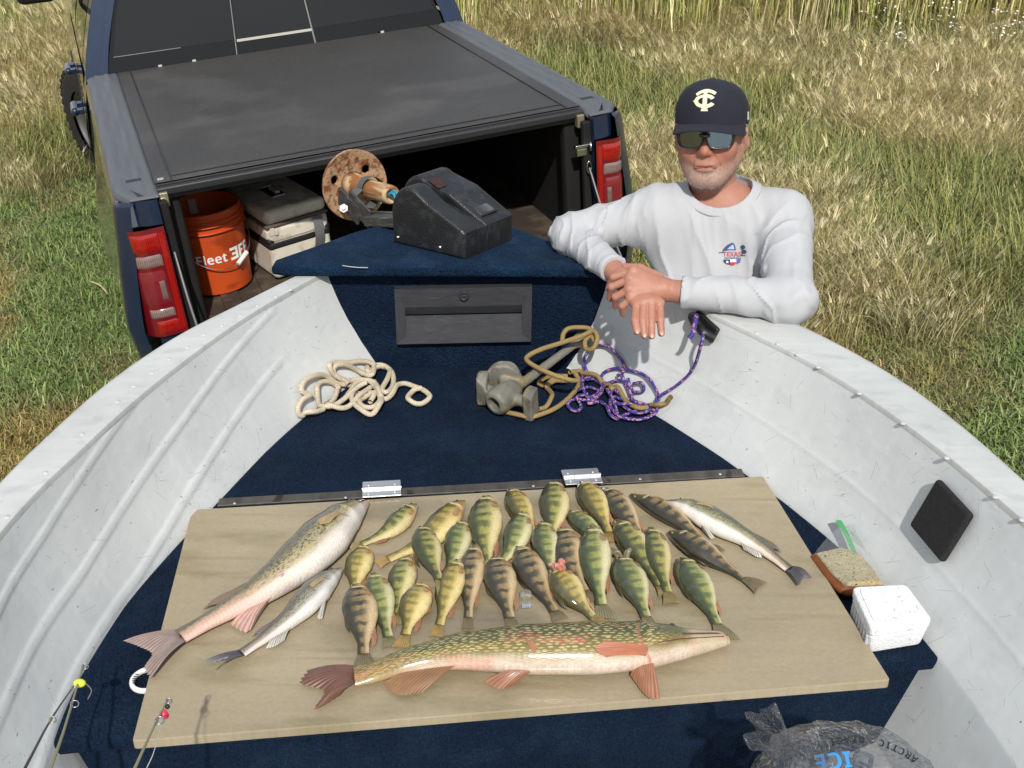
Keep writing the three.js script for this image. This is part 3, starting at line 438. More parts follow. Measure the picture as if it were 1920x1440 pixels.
// ---------------------------------------------------------------- pickup truck (built in its own frame: x right, y up, z to the rear)
const TM = new THREE.Matrix4().makeBasis(TX, TY, TZ).setPosition(TO);
const tW = (x, y, z) => V(x, y, z).applyMatrix4(TM);
const truckQ = new THREE.Quaternion().setFromRotationMatrix(TM);
const truck = new THREE.Group(); truck.name = 'pickup_truck'; truck.position.copy(TO); truck.quaternion.copy(truckQ);
truck.userData = { label: 'dark blue pickup truck with black bed cover and open tailgate', category: 'pickup truck' }; scene.add(truck);
const T = {};
{
  const paint = mat(col(0.012, 0.03, 0.085), 0.32, { metalness: 0.3, clearcoat: 1, clearcoatRoughness: 0.04, map: tex(256, 256, (x, y) => { const k = 225 + 40 * (tfbm(x, y, 6, 6, 4, 9) - 0.5), d = 28 * sstep(0.55, 0.8, tfbm(x, y, 12, 5, 4, 29)); return [k + d, k + d, k]; }) });
  const dust = tex(1024, 1024, (x, y) => { const a = tfbm(x, y, 4, 4, 5, 13), b = sstep(0.5, 0.8, tfbm(x, y, 7, 5, 5, 3)), c = sstep(0.56, 0.75, tfbm(x, y, 3, 6, 4, 23)), f = tn(x, y, 300, 300, 5), sc = sstep(0.93, 0.99, tn(x, y, 20, 260, 8)) * sstep(0.45, 0.6, tfbm(x, y, 5, 5, 3, 50)); const k = 58 + 12 * (a - 0.5) + 13 * b + 9 * c + 8 * (f - 0.5) + 14 * sc; return [k * 1.02, k, k * 0.98]; });
  const vinyl = mat(0xffffff, 0.62, { map: dust, bumpMap: gray(512, 512, (x, y) => tn(x, y, 160, 160, 3) * 0.6 + tfbm(x, y, 5, 5, 3, 7) * 0.4), bumpScale: 0.0012 });
  const railPl = mat(col(0.14, 0.15, 0.17), 0.55, { map: tex(256, 256, (x, y) => { const k = 215 + 60 * (tfbm(x, y, 3, 30, 4, 5) - 0.5); return [k, k, k]; }) });
  const blackPl = mat(col(0.016, 0.016, 0.017), 0.5), liner = mat(col(0.011, 0.0105, 0.01), 0.8, { map: tex(256, 256, (x, y) => { const k = 190 + 120 * (tfbm(x, y, 8, 8, 4, 2) - 0.5); return [k, k * 0.97, k * 0.9]; }) });
  const floorM = mat(col(0.12, 0.1, 0.085), 0.85, { map: tex(512, 512, (x, y) => { const a = tfbm(x, y, 6, 6, 5, 3), b = sstep(0.5, 0.75, tfbm(x, y, 12, 12, 4, 33)); const k = 150 + 110 * (a - 0.5) + 50 * b; return [k, k * 0.93, k * 0.84]; }) });
  const glass = mat(col(0.012, 0.013, 0.014), 0.03, { specularIntensity: 1, ior: 1.5 }), frit = mat(col(0.006, 0.006, 0.006), 0.12);
  const chrome = mat(col(0.75, 0.75, 0.74), 0.2, { metalness: 1 });
  const ad = (n, g, m, p = truck, l) => obj(n, g, m, p, l);
  // bed sides: lofted section, with a wheel opening
  const arch = (z) => { const d = Math.abs(z + 1.02); return d < 0.52 ? 0.42 + Math.sqrt(0.52 * 0.52 - d * d) * 0.98 : 0.58; };
  for (const s of [-1, 1]) {
    const prof = [[0.935, 1.402], [0.95, 1.385], [0.958, 1.33], [0.968, 1.25], [0.985, 1.14], [1.0, 1.02], [1.008, 0.94], [1.0, 0.86], [0.985, 0.75], [0.975, 0.66], [0.965, 0.58]];
    const g = gridGeo(60, prof.length - 1, (a, b) => { const [x0, y0] = prof[Math.round(b * (prof.length - 1))]; let z = mix(-1.735, 0.1, a); const e = clamp((z - 0.02) / 0.08); const flare = 0.03 * Math.exp(-Math.pow((z + 1.02) / 0.5, 4)) * sstep(1.15, 0.95, y0); let x = x0 - 0.055 * (1 - Math.sqrt(Math.max(0, 1 - e * e))) + flare; const y = Math.max(y0, arch(z)); return [V(s * x, y, z), z, y]; });
    const side = ad('bed_side', g, paint, truck, s < 0 ? 'left bed side' : 'right bed side');
    // rear corner post around the light
    const post = [];
    post.push(gridGeo(6, 1, (a, b) => { const x = mix(0.805, 0.885, a); return [V(s * x, mix(1.402, 1.315, b), 0.1 + 0.004 * b - 0.02 * Math.pow(a, 3)), a, b]; }));
    post.push(gridGeo(6, 1, (a, b) => { const x = mix(0.805, 0.905, a); return [V(s * x, mix(0.915, 0.6, b), 0.104 - 0.012 * Math.pow(a, 3)), a, b]; }));
    post.push(gridGeo(1, 6, (a, b) => [V(s * 0.805, mix(1.402, 0.6, b), mix(0.0, 0.102, a)), a, b]));
    obj('corner_post', post, paint, side);
    obj('inner_wall', [boxUV(box(0.02, 0.56, 1.72, V(s * 0.77, 1.125, -0.87), 0.004), 0.5), boxUV(box(0.075, 0.53, 0.05, V(s * 0.765, 1.12, -0.03), 0.015), 0.5), boxUV(box(0.035, 0.5, 0.03, V(s * 0.79, 1.13, 0.06), 0.008), 0.5)], liner, side);
    // rail cap with ribs and a stake pocket
    const rp = [[0.795, 1.405], [0.797, 1.418], [0.812, 1.424], [0.838, 1.424], [0.842, 1.427], [0.856, 1.427], [0.86, 1.424], [0.885, 1.424], [0.889, 1.427], [0.902, 1.427], [0.906, 1.423], [0.925, 1.42], [0.938, 1.412], [0.94, 1.4]];
    const rc = gridGeo(30, rp.length - 1, (a, b) => { const [x, y] = rp[Math.round(b * (rp.length - 1))]; const z = mix(-1.735, 0.075, a), e = clamp((z - 0.0) / 0.075); const y2 = y > 1.4235 ? mix(y, 1.4235, sstep(-0.2, -0.12, z)) : y; return [V(s * (x - (x > 0.88 ? 0.045 * e * e : 0)), y2 - 0.012 * e * e, z), z * 2, x * 2]; });
    const cap_ = ad('rail_cap', [rc, gridGeo(1, 4, (a, b) => [V(s * mix(0.797, 0.89, a), mix(1.412, 1.396, b), 0.075 + 0.012 * Math.sin(b * 3.1)), a, b])], railPl, truck, s < 0 ? 'left bed rail cap' : 'right bed rail cap');
    obj('stake_pocket', [box(0.052, 0.004, 0.03, V(s * 0.862, 1.4225, -0.075), 0.001)], blackPl, cap_);
    // tail light: a curved lens with bands
    const lensX = (a) => { const x = mix(0.806, 0.945, a); const e = clamp((x - 0.86) / 0.09); return [x, 0.115 - 0.075 * e * e * e]; };
    const lens = (a0, a1, y0, y1, out, m) => gridGeo(14, 6, (a, b) => { const A = mix(a0, a1, a), [x, z] = lensX(A); const y = mix(y1, y0, b) - 0.006 * A; const bx = 0.0 + 0.012 * (1.31 - y); const ed = Math.min(1, Math.min(a, 1 - a, b, 1 - b) * 14); return [V(s * (x + bx * A), y, z + out * ed + 0.008 * (1.3 - y)), a, b]; });
    const lensM = (r, g, b, o = {}) => mat(col(r, g, b), 0.12, { clearcoat: 1, clearcoatRoughness: 0.03, ...o });
    const ribT = tex(128, 128, (x, y) => { const k = 200 + 50 * Math.sin(x * 90) * 0.5 + 40 * (tfbm(x, y, 10, 10, 3, 3) - 0.5); return [k, k, k]; });
    const tl = ad('tail_light', [lens(0, 1, 0.915, 1.312, 0.001, 0)], lensM(0.16, 0.006, 0.012), truck, s < 0 ? 'left red tail light' : 'right red tail light');
    obj('red_band', [lens(0.15, 0.86, 1.23, 1.295, 0.0052), lens(0.03, 0.17, 0.93, 1.295, 0.005), lens(0.15, 0.7, 0.925, 0.975, 0.0052)].map(g => s < 0 ? g : g), lensM(0.55, 0.012, 0.01, { map: ribT }), tl);
    for (const q of [lens(0.2, 0.9, 1.175, 1.22, 0.005), lens(0.2, 0.8, 0.985, 1.02, 0.005)]) obj('clear_band', q, lensM(0.38, 0.26, 0.24, { map: ribT }), tl);
    obj('dark_lens', [lens(0.21, 0.9, 1.035, 1.165, 0.006)], lensM(0.2, 0.015, 0.025), tl);
    obj('side_reflector', [lens(0.27, 0.42, 1.045, 1.135, 0.0085)], lensM(0.3, 0.2, 0.17, { map: ribT }), tl);
    // tailgate cable and latch on the post
    obj('tailgate_cable', [tube([V(s * 0.79, 1.2, 0.085), V(s * 0.785, 1.05, 0.22), V(s * 0.77, 0.89, 0.46)], 0.0045, 6)], mat(col(0.2, 0.2, 0.2), 0.5, { metalness: 0.5 }), side);
    if (s > 0) obj('latch', [box(0.06, 0.014, 0.02, V(s * 0.765, 1.29, 0.075), 0.003), box(0.045, 0.03, 0.016, V(s * 0.765, 1.265, 0.07), 0.004), new THREE.TorusGeometry(0.018, 0.005, 8, 16).rotateY(1.2).translate(s * 0.8, 1.285, 0.08), new THREE.TorusGeometry(0.016, 0.004, 8, 16).scale(0.6, 1.4, 1).translate(s * 0.787, 1.205, 0.088)], chrome, side);
    if (s > 0) obj('latch_striker', [box(0.06, 0.02, 0.03, V(s * 0.77, 1.0, 0.08), 0.005), box(0.015, 0.05, 0.02, V(s * 0.775, 0.975, 0.08), 0.004)], mat(col(0.4, 0.33, 0.24), 0.6, { metalness: 0.4 }), side);
  }
  // bed floor, front wall, tailgate
  ad('bed_floor', [boxUV(box(1.54, 0.03, 1.8, V(0, 0.855, -0.83), 0.004), 0.6), ...Array.from({ length: 9 }, (_, i) => boxUV(box(0.07, 0.012, 1.76, V(-0.62 + i * 0.155, 0.872, -0.83), 0.005), 0.6))], floorM, truck, 'dusty ribbed bed floor');
  ad('bed_front', [boxUV(box(1.6, 0.54, 0.02, V(0, 1.125, -1.735), 0.004), 0.5)], liner, truck);
  T.gate = ad('tailgate', [boxUV(box(1.54, 0.05, 0.48, V(0, 0.815, 0.34), 0.012), 0.6)], paint, truck, 'tailgate folded down under the boat bow');
  obj('gate_liner', [boxUV(box(1.46, 0.01, 0.42, V(0, 0.846, 0.34), 0.003), 0.6)], floorM, T.gate);
  ad('bumper', [box(1.9, 0.18, 0.16, V(0, 0.62, 0.2), 0.05)], paint, truck);
  // tonneau cover with its rear rail
  const tg = gridGeo(40, 40, (a, b) => { const x = mix(-0.797, 0.797, a), z = mix(-1.735, 0.0, b); const sag = -0.006 * Math.sin(Math.PI * a) * Math.sin(Math.PI * b) + 0.003 * (fbm(x * 2.2, z * 2.2) - 0.5); return [V(x, 1.4235 + sag, z), x / 1.6, z / 1.6]; });
  const cover = ad('tonneau_cover', [tg, box(1.594, 0.014, 1.73, V(0, 1.41, -0.868), 0.004)], vinyl, truck, 'dusty black soft cover stretched over the bed');
  obj('rear_rail', [box(1.6, 0.03, 0.04, V(0, 1.399, 0.012), 0.008), box(1.594, 0.018, 0.02, V(0, 1.376, 0.004), 0.004)], mat(col(0.03, 0.03, 0.032), 0.45, { metalness: 0.2 }), cover);
  obj('seam', [box(0.006, 0.003, 1.72, V(-0.74, 1.4255, -0.868), 0.001), box(0.006, 0.003, 1.72, V(0.74, 1.4255, -0.868), 0.001), box(1.47, 0.003, 0.006, V(0, 1.4255, -0.05), 0.001)], blackPl, cover);
  obj('corner_clip', [box(0.022, 0.004, 0.02, V(-0.775, 1.4255, -0.03), 0.001)], chrome, cover);
  obj('cover_clamp', [box(0.03, 0.05, 0.03, V(-0.78, 1.375, 0.03), 0.004), new THREE.TorusGeometry(0.014, 0.005, 8, 14).translate(-0.785, 1.37, 0.05), box(0.03, 0.05, 0.03, V(0.78, 1.375, 0.03), 0.004)], mat(col(0.35, 0.3, 0.2), 0.45, { metalness: 0.6 }), cover);
  // cab
  const cabS = [[-1.76, 0.94, 0.9], [-1.9, 0.96, 0.94], [-3.4, 0.965, 0.95], [-4.0, 0.95, 0.93]];
  const body = [];
  for (const s of [-1, 1]) {
    const pr = [[0.945, 1.4], [0.97, 1.3], [1.0, 1.1], [1.005, 0.95], [0.985, 0.75], [0.96, 0.55]];
    body.push(gridGeo(10, pr.length - 1, (a, b) => { const [x, y] = pr[Math.round(b * (pr.length - 1))]; return [V(s * x, y, mix(-6.1, -1.75, a)), a * 4, y]; }));
    body.push(gridGeo(4, 8, (a, b) => { const y = mix(1.4, 1.9, b); const x = 0.945 - 0.19 * Math.pow(b, 1.25); const z = -1.75 - 0.1 * b; return [V(s * x, y, z - a * 0.26), a, b]; })); // rear pillar
    body.push(gridGeo(2, 8, (a, b) => { const y = mix(1.4, 1.9, b); const x = 0.945 - 0.19 * Math.pow(b, 1.25); return [V(s * mix(x - 0.1, x, a), y, -1.752 - 0.1 * b + 0.012 * (1 - a)), a, b]; }));
  }
  body.push(gridGeo(12, 10, (a, b) => { const x = mix(-0.77, 0.77, a); return [V(x, 1.9 + 0.06 * (1 - Math.pow(2 * a - 1, 2)), mix(-3.5, -1.84, b)), a, b]; }));
  body.push(box(1.86, 0.06, 0.04, V(0, 1.37, -1.755), 0.01));
  const cab = ad('cab', body, paint, truck, 'dark blue double cab');
  ad('hood', [gridGeo(12, 10, (a, b) => [V(mix(-0.9, 0.9, a), 1.4 - 0.12 * b + 0.05 * (1 - Math.pow(2 * a - 1, 4)), mix(-4.4, -6.15, b)), a, b]), box(1.9, 0.7, 0.1, V(0, 0.98, -6.12), 0.05), box(1.9, 0.1, 4.3, V(0, 0.6, -3.9), 0.03)], paint, truck);
  ad('windscreen', [gridGeo(8, 6, (a, b) => [V(mix(-0.86, 0.86, a) * mix(1, 0.86, b), mix(1.38, 1.89, b), mix(-4.35, -3.5, b)), a, b])], glass, truck);
  // rear window: fixed panes, slider, black border
  const gz = (y) => -1.757 - 0.1 * (y - 1.4) / 0.5; const gx = (y) => 0.84 - 0.17 * (y - 1.42) / 0.5;
  const pane = (x0, x1, y0, y1, o) => gridGeo(8, 6, (a, b) => { const y = mix(y0, y1, b), k = gx(y) / 0.84; return [V(mix(x0, x1, a) * k, y, gz(y) + o + 0.012 * (1 - Math.pow(mix(x0, x1, a) / 0.84, 2))), a, b]; });
  const win = ad('rear_window', [pane(-0.84, 0.84, 1.412, 1.88, 0)], frit, truck, 'dark rear window with a sliding centre pane');
  obj('pane', [pane(-0.82, -0.24, 1.49, 1.86, 0.004)], glass, win); obj('pane', [pane(0.165, 0.82, 1.49, 1.86, 0.004)], glass, win); obj('sliding_pane', [pane(-0.225, 0.15, 1.49, 1.86, 0.003)], glass, win);
  obj('pale_strip', [pane(-0.225, 0.155, 1.478, 1.49, 0.007)], mat(col(0.45, 0.44, 0.38), 0.5), win); for (const q of [pane(0.153, 0.161, 1.42, 1.86, 0.006), pane(-0.236, -0.231, 1.42, 1.86, 0.006), pane(-0.82, -0.5, 1.488, 1.491, 0.006)]) obj('pane_frame', q, mat(col(0.2, 0.2, 0.2), 0.4), win);  // thin pale strip along the bottom of the sliding pane, then frames
  for (const x of [-0.6, -0.44, 0.5]) obj('drip_drop', [box(0.018, 0.012, 0.004, V(x, 1.4265, -1.728), 0.002)], mat(col(0.5, 0.5, 0.48), 0.5), win);
  // doors with handles, windows, mirror
  for (const s of [-1, 1]) for (const [z0, z1, zh] of [[-2.9, -1.98, -2.16], [-3.95, -2.92, -3.1]]) {
    const d = ad('door', [gridGeo(8, 8, (a, b) => { const y = mix(0.62, 1.4, b); const x = y > 1.1 ? mix(1.004, 0.951, (y - 1.1) / 0.3) : mix(0.975, 1.009, clamp((y - 0.62) / 0.4)); return [V(s * x, y, mix(z0, z1, a)), a, y]; })], paint, truck);
    obj('handle', [new THREE.CapsuleGeometry(0.022, 0.14, 6, 12).rotateX(Math.PI / 2).scale(0.9, 1, 1).translate(s * 1.035, 1.19, zh), box(0.04, 0.03, 0.03, V(s * 1.01, 1.19, zh - 0.07), 0.008), box(0.04, 0.03, 0.03, V(s * 1.01, 1.19, zh + 0.07), 0.008)], paint, d);
    obj('side_window', [gridGeo(4, 4, (a, b) => { const y = mix(1.42, 1.85, b); return [V(s * (0.947 - 0.19 * Math.pow((y - 1.4) / 0.5, 1.25)), y, mix(z0 + 0.04, z1 - 0.04, a) - 0.03 * b), a, b]; })], glass, d);
  }
  for (const s of [-1, 1]) { const m = ad('side_mirror', [box(0.24, 0.24, 0.12, V(s * 1.12, 1.56, -3.92), 0.045), box(0.16, 0.05, 0.07, V(s * 0.98, 1.5, -3.95), 0.02)], blackPl, truck); obj('mirror_glass', [box(0.19, 0.18, 0.006, V(s * 1.12, 1.57, -3.858), 0.003)], mat(col(0.5, 0.52, 0.54), 0.03, { metalness: 1 }), m); }
  // wheels: tread blocks round a tyre
  const rubber = mat(col(0.022, 0.021, 0.02), 0.9, { map: tex(128, 128, (x, y) => { const k = 200 + 90 * (tfbm(x, y, 8, 8, 4, 2) - 0.5); return [k, k * 0.97, k * 0.9]; }) });
  const tyre = lathe([[0.24, -0.13], [0.34, -0.14], [0.385, -0.13], [0.398, -0.1], [0.4, 0], [0.398, 0.1], [0.385, 0.13], [0.34, 0.14], [0.24, 0.13]], V(0, 0, 0), V(1, 0, 0), 48);
  const blocks = []; for (let i = 0; i < 36; i++) for (const [x, o, w] of [[-0.105, 0, 0.06], [-0.035, 0.5, 0.058], [0.035, 0, 0.058], [0.105, 0.5, 0.06]]) { const b = new RoundedBoxGeometry(w, 0.026, 0.056, 1, 0.005); b.rotateY((x > 0 ? 0.3 : -0.3)).translate(x, Math.abs(x) > 0.1 ? 0.394 : 0.404, 0).rotateX((i + o) / 36 * Math.PI * 2); blocks.push(b); }
  const rim = lathe([[0.0, 0.07], [0.06, 0.08], [0.07, 0.06], [0.2, 0.05], [0.235, 0.1], [0.245, 0.12], [0.24, -0.12]], V(0, 0, 0), V(1, 0, 0), 32);
  for (const [x, z, st] of [[-0.93, -4.95, 0.34], [0.93, -4.95, 0.34], [-0.84, -1.02, 0], [0.84, -1.02, 0]]) {
    const w = new THREE.Group(); w.name = numbered('wheel'); w.position.set(x, 0.4, z); w.rotation.y = (x > 0 ? 0 : Math.PI) + st; truck.add(w);
    const ty = obj('tyre', tyre, rubber, w); obj('tread', blocks, rubber, w).userData.kind = 'stuff'; obj('rim', rim, mat(col(0.2, 0.2, 0.2), 0.4, { metalness: 0.8 }), w);
  }
  for (const s of [-1, 1]) ad('fender', [gridGeo(16, 4, (a, b) => { const an = Math.PI * a; return [V(s * mix(0.93, 1.03, b), 0.42 + 0.5 * Math.sin(an), -4.95 + 0.53 * Math.cos(an)), a, b]; })], blackPl, truck);
  // ---- the bucket and the cooler standing in the bed
  const bucketM = mat(col(0.72, 0.1, 0.018), 0.42, { side: THREE.DoubleSide, map: tex(512, 256, (x, y) => { const k = 225 + 30 * (tfbm(x, y, 8, 6, 4, 4) - 0.5) - 45 * sstep(0.6, 0.78, tfbm(x, y, 9, 18, 4, 14)); return [k, k * 0.98, k * 0.95]; }) });
  const bb = tW(-0.638, 0.879, -0.33), up = TY.clone();
  const bucket = thing('bucket', 'orange plastic bucket with white lettering in the truck bed', 'bucket', bb);
  const bq = new THREE.Quaternion().setFromUnitVectors(V(0, 1, 0), up);
  const bl = (p, seg = 56) => lathe(p, bb, up, seg);
  obj('bucket_wall', [bl([[0, 0], [0.122, 0], [0.128, 0.006], [0.138, 0.25], [0.1385, 0.255]]), bl([[0.1385, 0.255], [0.1385, 0.312], [0.14, 0.325], [0.136, 0.33], [0.132, 0.326], [0.122, 0.012], [0, 0.01]])], bucketM, bucket);
  for (const h of [0.255, 0.28, 0.298]) obj('rim_rib', [bl([[0.138, h - 0.003], [0.147, h - 0.002], [0.147, h + 0.003], [0.138, h + 0.004]])], bucketM, bucket);
  obj('inner_tab', [box(0.028, 0.06, 0.004, bb.clone().addScaledVector(up, 0.285).addScaledVector(TX, -0.03).addScaledVector(TZ, -0.118), 0.001, truckQ)], mat(col(0.55, 0.5, 0.45), 0.6), bucket);
  { // lettering on the wall facing the tailgate
    const cv = document.createElement('canvas'); cv.width = 512; cv.height = 160; const c = cv.getContext('2d'); c.clearRect(0, 0, 512, 160); c.fillStyle = '#f2ece8'; c.font = 'bold 108px sans-serif'; c.fillText('Fleet', 4, 120);
    const F = (x, w, fl) => { c.save(); c.translate(x, 0); if (fl) { c.translate(w, 0); c.scale(-1, 1); } c.beginPath(); c.moveTo(0, 22); c.lineTo(w, 22); c.lineTo(w, 46); c.lineTo(26, 46); c.lineTo(26, 66); c.lineTo(w * 0.8, 66); c.lineTo(w * 0.8, 88); c.lineTo(26, 88); c.lineTo(26, fl ? 104 : 126); if (fl) { c.lineTo(w, 104); c.lineTo(w, 128); } c.lineTo(0, 128); c.closePath(); c.fill(); c.restore(); };
    F(296, 78, true); F(384, 60, false); F(452, 56, false);
    const tx = new THREE.CanvasTexture(cv); tx.colorSpace = THREE.SRGBColorSpace;
    const g = gridGeo(30, 4, (a, b) => { const an = mix(-0.62, 1.15, a), h = mix(0.115, 0.19, b) + 0.0 * a, r = 0.1285 + 0.0098 * h / 0.25 + 0.0012; return [V(r * Math.sin(an), h, r * Math.cos(an)).applyQuaternion(truckQ).add(bb), a, b]; });
    obj('lettering', [g], mat(0xffffff, 0.5, { map: tx, alphaTest: 0.5, transparent: false }), bucket);
    const bail = []; for (let i = 0; i <= 12; i++) { const an = mix(-1.25, 1.75, i / 12), h = 0.235 - 0.125 * Math.sin(Math.PI * i / 12); bail.push(V(Math.sin(an) * (0.147 + 0.006 * Math.sin(Math.PI * i / 12)), h, Math.cos(an) * 0.15).applyQuaternion(truckQ).add(bb)); }
    const ba = obj('bail', [tube(bail, 0.0022, 6)], chrome, bucket); obj('bail_grip', [cyl(0.009, 0.009, bail[7], bail[8].clone().lerp(bail[9], 0.6), 14)], mat(col(0.8, 0.78, 0.75), 0.5), ba);
  }
  // cooler
  const cw = mat(col(0.82, 0.8, 0.75), 0.5, { map: tex(512, 512, (x, y) => { const a = tfbm(x, y, 6, 6, 5, 4), d = sstep(0.5, 0.8, tfbm(x, y, 8, 8, 4, 34)); const k = 236 + 24 * (a - 0.5) - 44 * d; return [k, k * 0.975, k * 0.92]; }) });
  const cq = truckQ.clone().multiply(new THREE.Quaternion().setFromAxisAngle(V(0, 1, 0), 0.24)); const cc = tW(-0.352, 0.879, -0.452);
  const cp = (x, y, z) => V(x, y, z).applyQuaternion(cq).add(cc);
  const rb = (w, h, d, x, y, z, r) => boxUV(new RoundedBoxGeometry(w, h, d, 5, r), 0.4).applyQuaternion(cq).translate(...cp(x, y, z).toArray());
  const cooler = thing('cooler', 'dirty white cooler with black band standing beside the bucket', 'cooler', cc);
  obj('cooler_body', [rb(0.262, 0.216, 0.4, 0, 0.108, 0, 0.022)], cw, cooler);
  obj('black_band', [rb(0.267, 0.046, 0.405, 0, 0.14, 0, 0.02), rb(0.267, 0.03, 0.2, 0, 0.158, 0.1, 0.012)], blackPl, cooler);
  obj('zip_band', [rb(0.266, 0.014, 0.404, 0, 0.219, 0, 0.0065)], mat(col(0.1, 0.075, 0.06), 0.8), cooler);
  const lid = obj('lid', [rb(0.264, 0.056, 0.402, 0, 0.252, 0, 0.024)], cw, cooler);
  obj('lid_handle', [rb(0.06, 0.004, 0.13, 0.0, 0.2785, -0.01, 0.002)], blackPl, lid); obj('handle_bar', [rb(0.02, 0.012, 0.075, 0.008, 0.285, -0.005, 0.005), rb(0.05, 0.006, 0.008, 0.0, 0.281, 0.06, 0.003), rb(0.05, 0.006, 0.008, 0.0, 0.281, -0.075, 0.003)], mat(col(0.5, 0.49, 0.46), 0.5), lid);
  obj('side_strap', [gridGeo(2, 10, (a, b) => [cp(mix(0.06, 0.1, a) - 0.01 * b, mix(0.215, 0.09, b), 0.206 + 0.016 * Math.sin(b * 3.1)), a, b])], mat(col(0.13, 0.13, 0.13), 0.9, { side: THREE.DoubleSide }), cooler);
  obj('zip_pull', [box(0.018, 0.03, 0.006, cp(-0.11, 0.2, 0.2), 0.002, cq), box(0.012, 0.022, 0.006, cp(-0.095, 0.196, 0.205), 0.002, cq)], mat(col(0.6, 0.56, 0.48), 0.5), cooler);
}

// ---------------------------------------------------------------- the tan board and the catch
const boardTex = (() => {
  const q = rngOf(77), bl = []; for (let i = 0; i < 46; i++) bl.push([q(), q(), 0.02 + 0.09 * q(), 0.003 + 0.012 * q(), q()]);
  return tex(1280, 860, (x, y) => {
    const a = tfbm(x, y, 5, 4, 5, 3), g = tfbm(x, y, 6, 80, 4, 9), d = sstep(0.54, 0.8, tfbm(x, y, 7, 13, 5, 22)), e = sstep(0.6, 0.78, tfbm(x, y, 10, 60, 4, 35)); let s = 0;
    for (const [cx, cy, w, h, k] of bl) { const X = (x - cx) / w, Y = (y - cy + 0.01 * (a - 0.5)) / h, dd = X * X + Y * Y; if (dd < 1) s = Math.max(s, k * (1 - dd) * (0.4 + g)); }
    const wet = sstep(0.5, 0.7, tfbm(x, y, 6, 6, 4, 61)) * Math.exp(-Math.pow((x - 0.47) / 0.27, 4)) * Math.exp(-Math.pow((y - 0.42) / 0.32, 4));
    const bld = sstep(0.66, 0.74, tfbm(x, y, 9, 7, 5, 71)) * Math.exp(-Math.pow((x - 0.5) / 0.32, 4)); let k = 1 - 0.07 * bld + 0.16 * (a - 0.5) + 0.025 * (g - 0.5) - 0.11 * d - 0.01 * e - 0.1 * s - 0.2 * wet + 0.05 * (tn(x, y, 300, 260, 5) - 0.5); return [160 * k, 147 * k * (1 - 0.03 * s), 121 * k * (1 - 0.08 * s - 0.05 * d)];
  });
})();
const boardMat = mat(0xffffff, 0.55, { map: boardTex, bumpMap: gray(512, 512, (x, y) => 0.6 * tfbm(x, y, 6, 60, 4, 9) + 0.4 * tn(x, y, 120, 120, 3)), bumpScale: 0.0007, roughnessMap: gray(512, 512, (x, y) => 0.95 - 0.6 * sstep(0.5, 0.66, tfbm(x, y, 7, 7, 5, 4))) });
{
  const c = [[-0.626, -1.324], [0.685, -1.487], [0.597, -2.179], [-0.713, -2.015]].map(([x, z]) => V(x, 0, z)); const P = []; const r = 0.007;
  c.forEach((p, i) => { const a = c[(i + 3) % 4].clone().sub(p).normalize(), b = c[(i + 1) % 4].clone().sub(p).normalize(); for (let k = 0; k <= 5; k++) { const t = k / 5, q = p.clone().addScaledVector(a, r * (1 - t) * (1 - t)).addScaledVector(b, r * t * t); P.push([q.x, q.z]); } });
  const g = clean(slab(P, DECK + 0.001, BOARD, 0.002, 2)); const pos = g.attributes.position, uv = g.attributes.uv; for (let i = 0; i < pos.count; i++) uv.setXY(i, (pos.getX(i) + 0.72) / 1.42, (pos.getZ(i) + 2.19) / 0.9);
  single('cutting_board', [g], boardMat, V(-0.01, DECK, -1.75), 'large stained tan board on the navy deck carrying the whole catch', 'board');
}
const rayTex = tex(256, 64, (x, y) => { const r = Math.pow(Math.abs(Math.sin(x * Math.PI * 16)), 0.6); const k = 150 + 90 * r + 50 * (tfbm(x, y, 8, 4, 3, 3) - 0.5); return [k, k, k]; });
const finM = (r, g, b, ro = 0.42) => mat(col(r, g, b), ro, { map: rayTex, side: THREE.DoubleSide, clearcoat: 0.4, clearcoatRoughness: 0.25 });
const scaleBump = gray(512, 256, (x, y) => { const X = x * 70, Y = y * 34 + (Math.floor(X) % 2) * 0.5; const u = X - Math.floor(X) - 0.5, v = Y - Math.floor(Y) - 0.5; return clamp(0.75 - Math.hypot(u, v) + 0.15 * tn(x, y, 90, 60, 3)); });
const fishMat = (t, o = {}) => mat(0xffffff, 0.38, { map: t, bumpMap: scaleBump, bumpScale: 0.0009, clearcoat: 0.8, clearcoatRoughness: 0.13, ...o });
const L3 = (a, b, t) => [mix(a[0], b[0], t), mix(a[1], b[1], t), mix(a[2], b[2], t)];
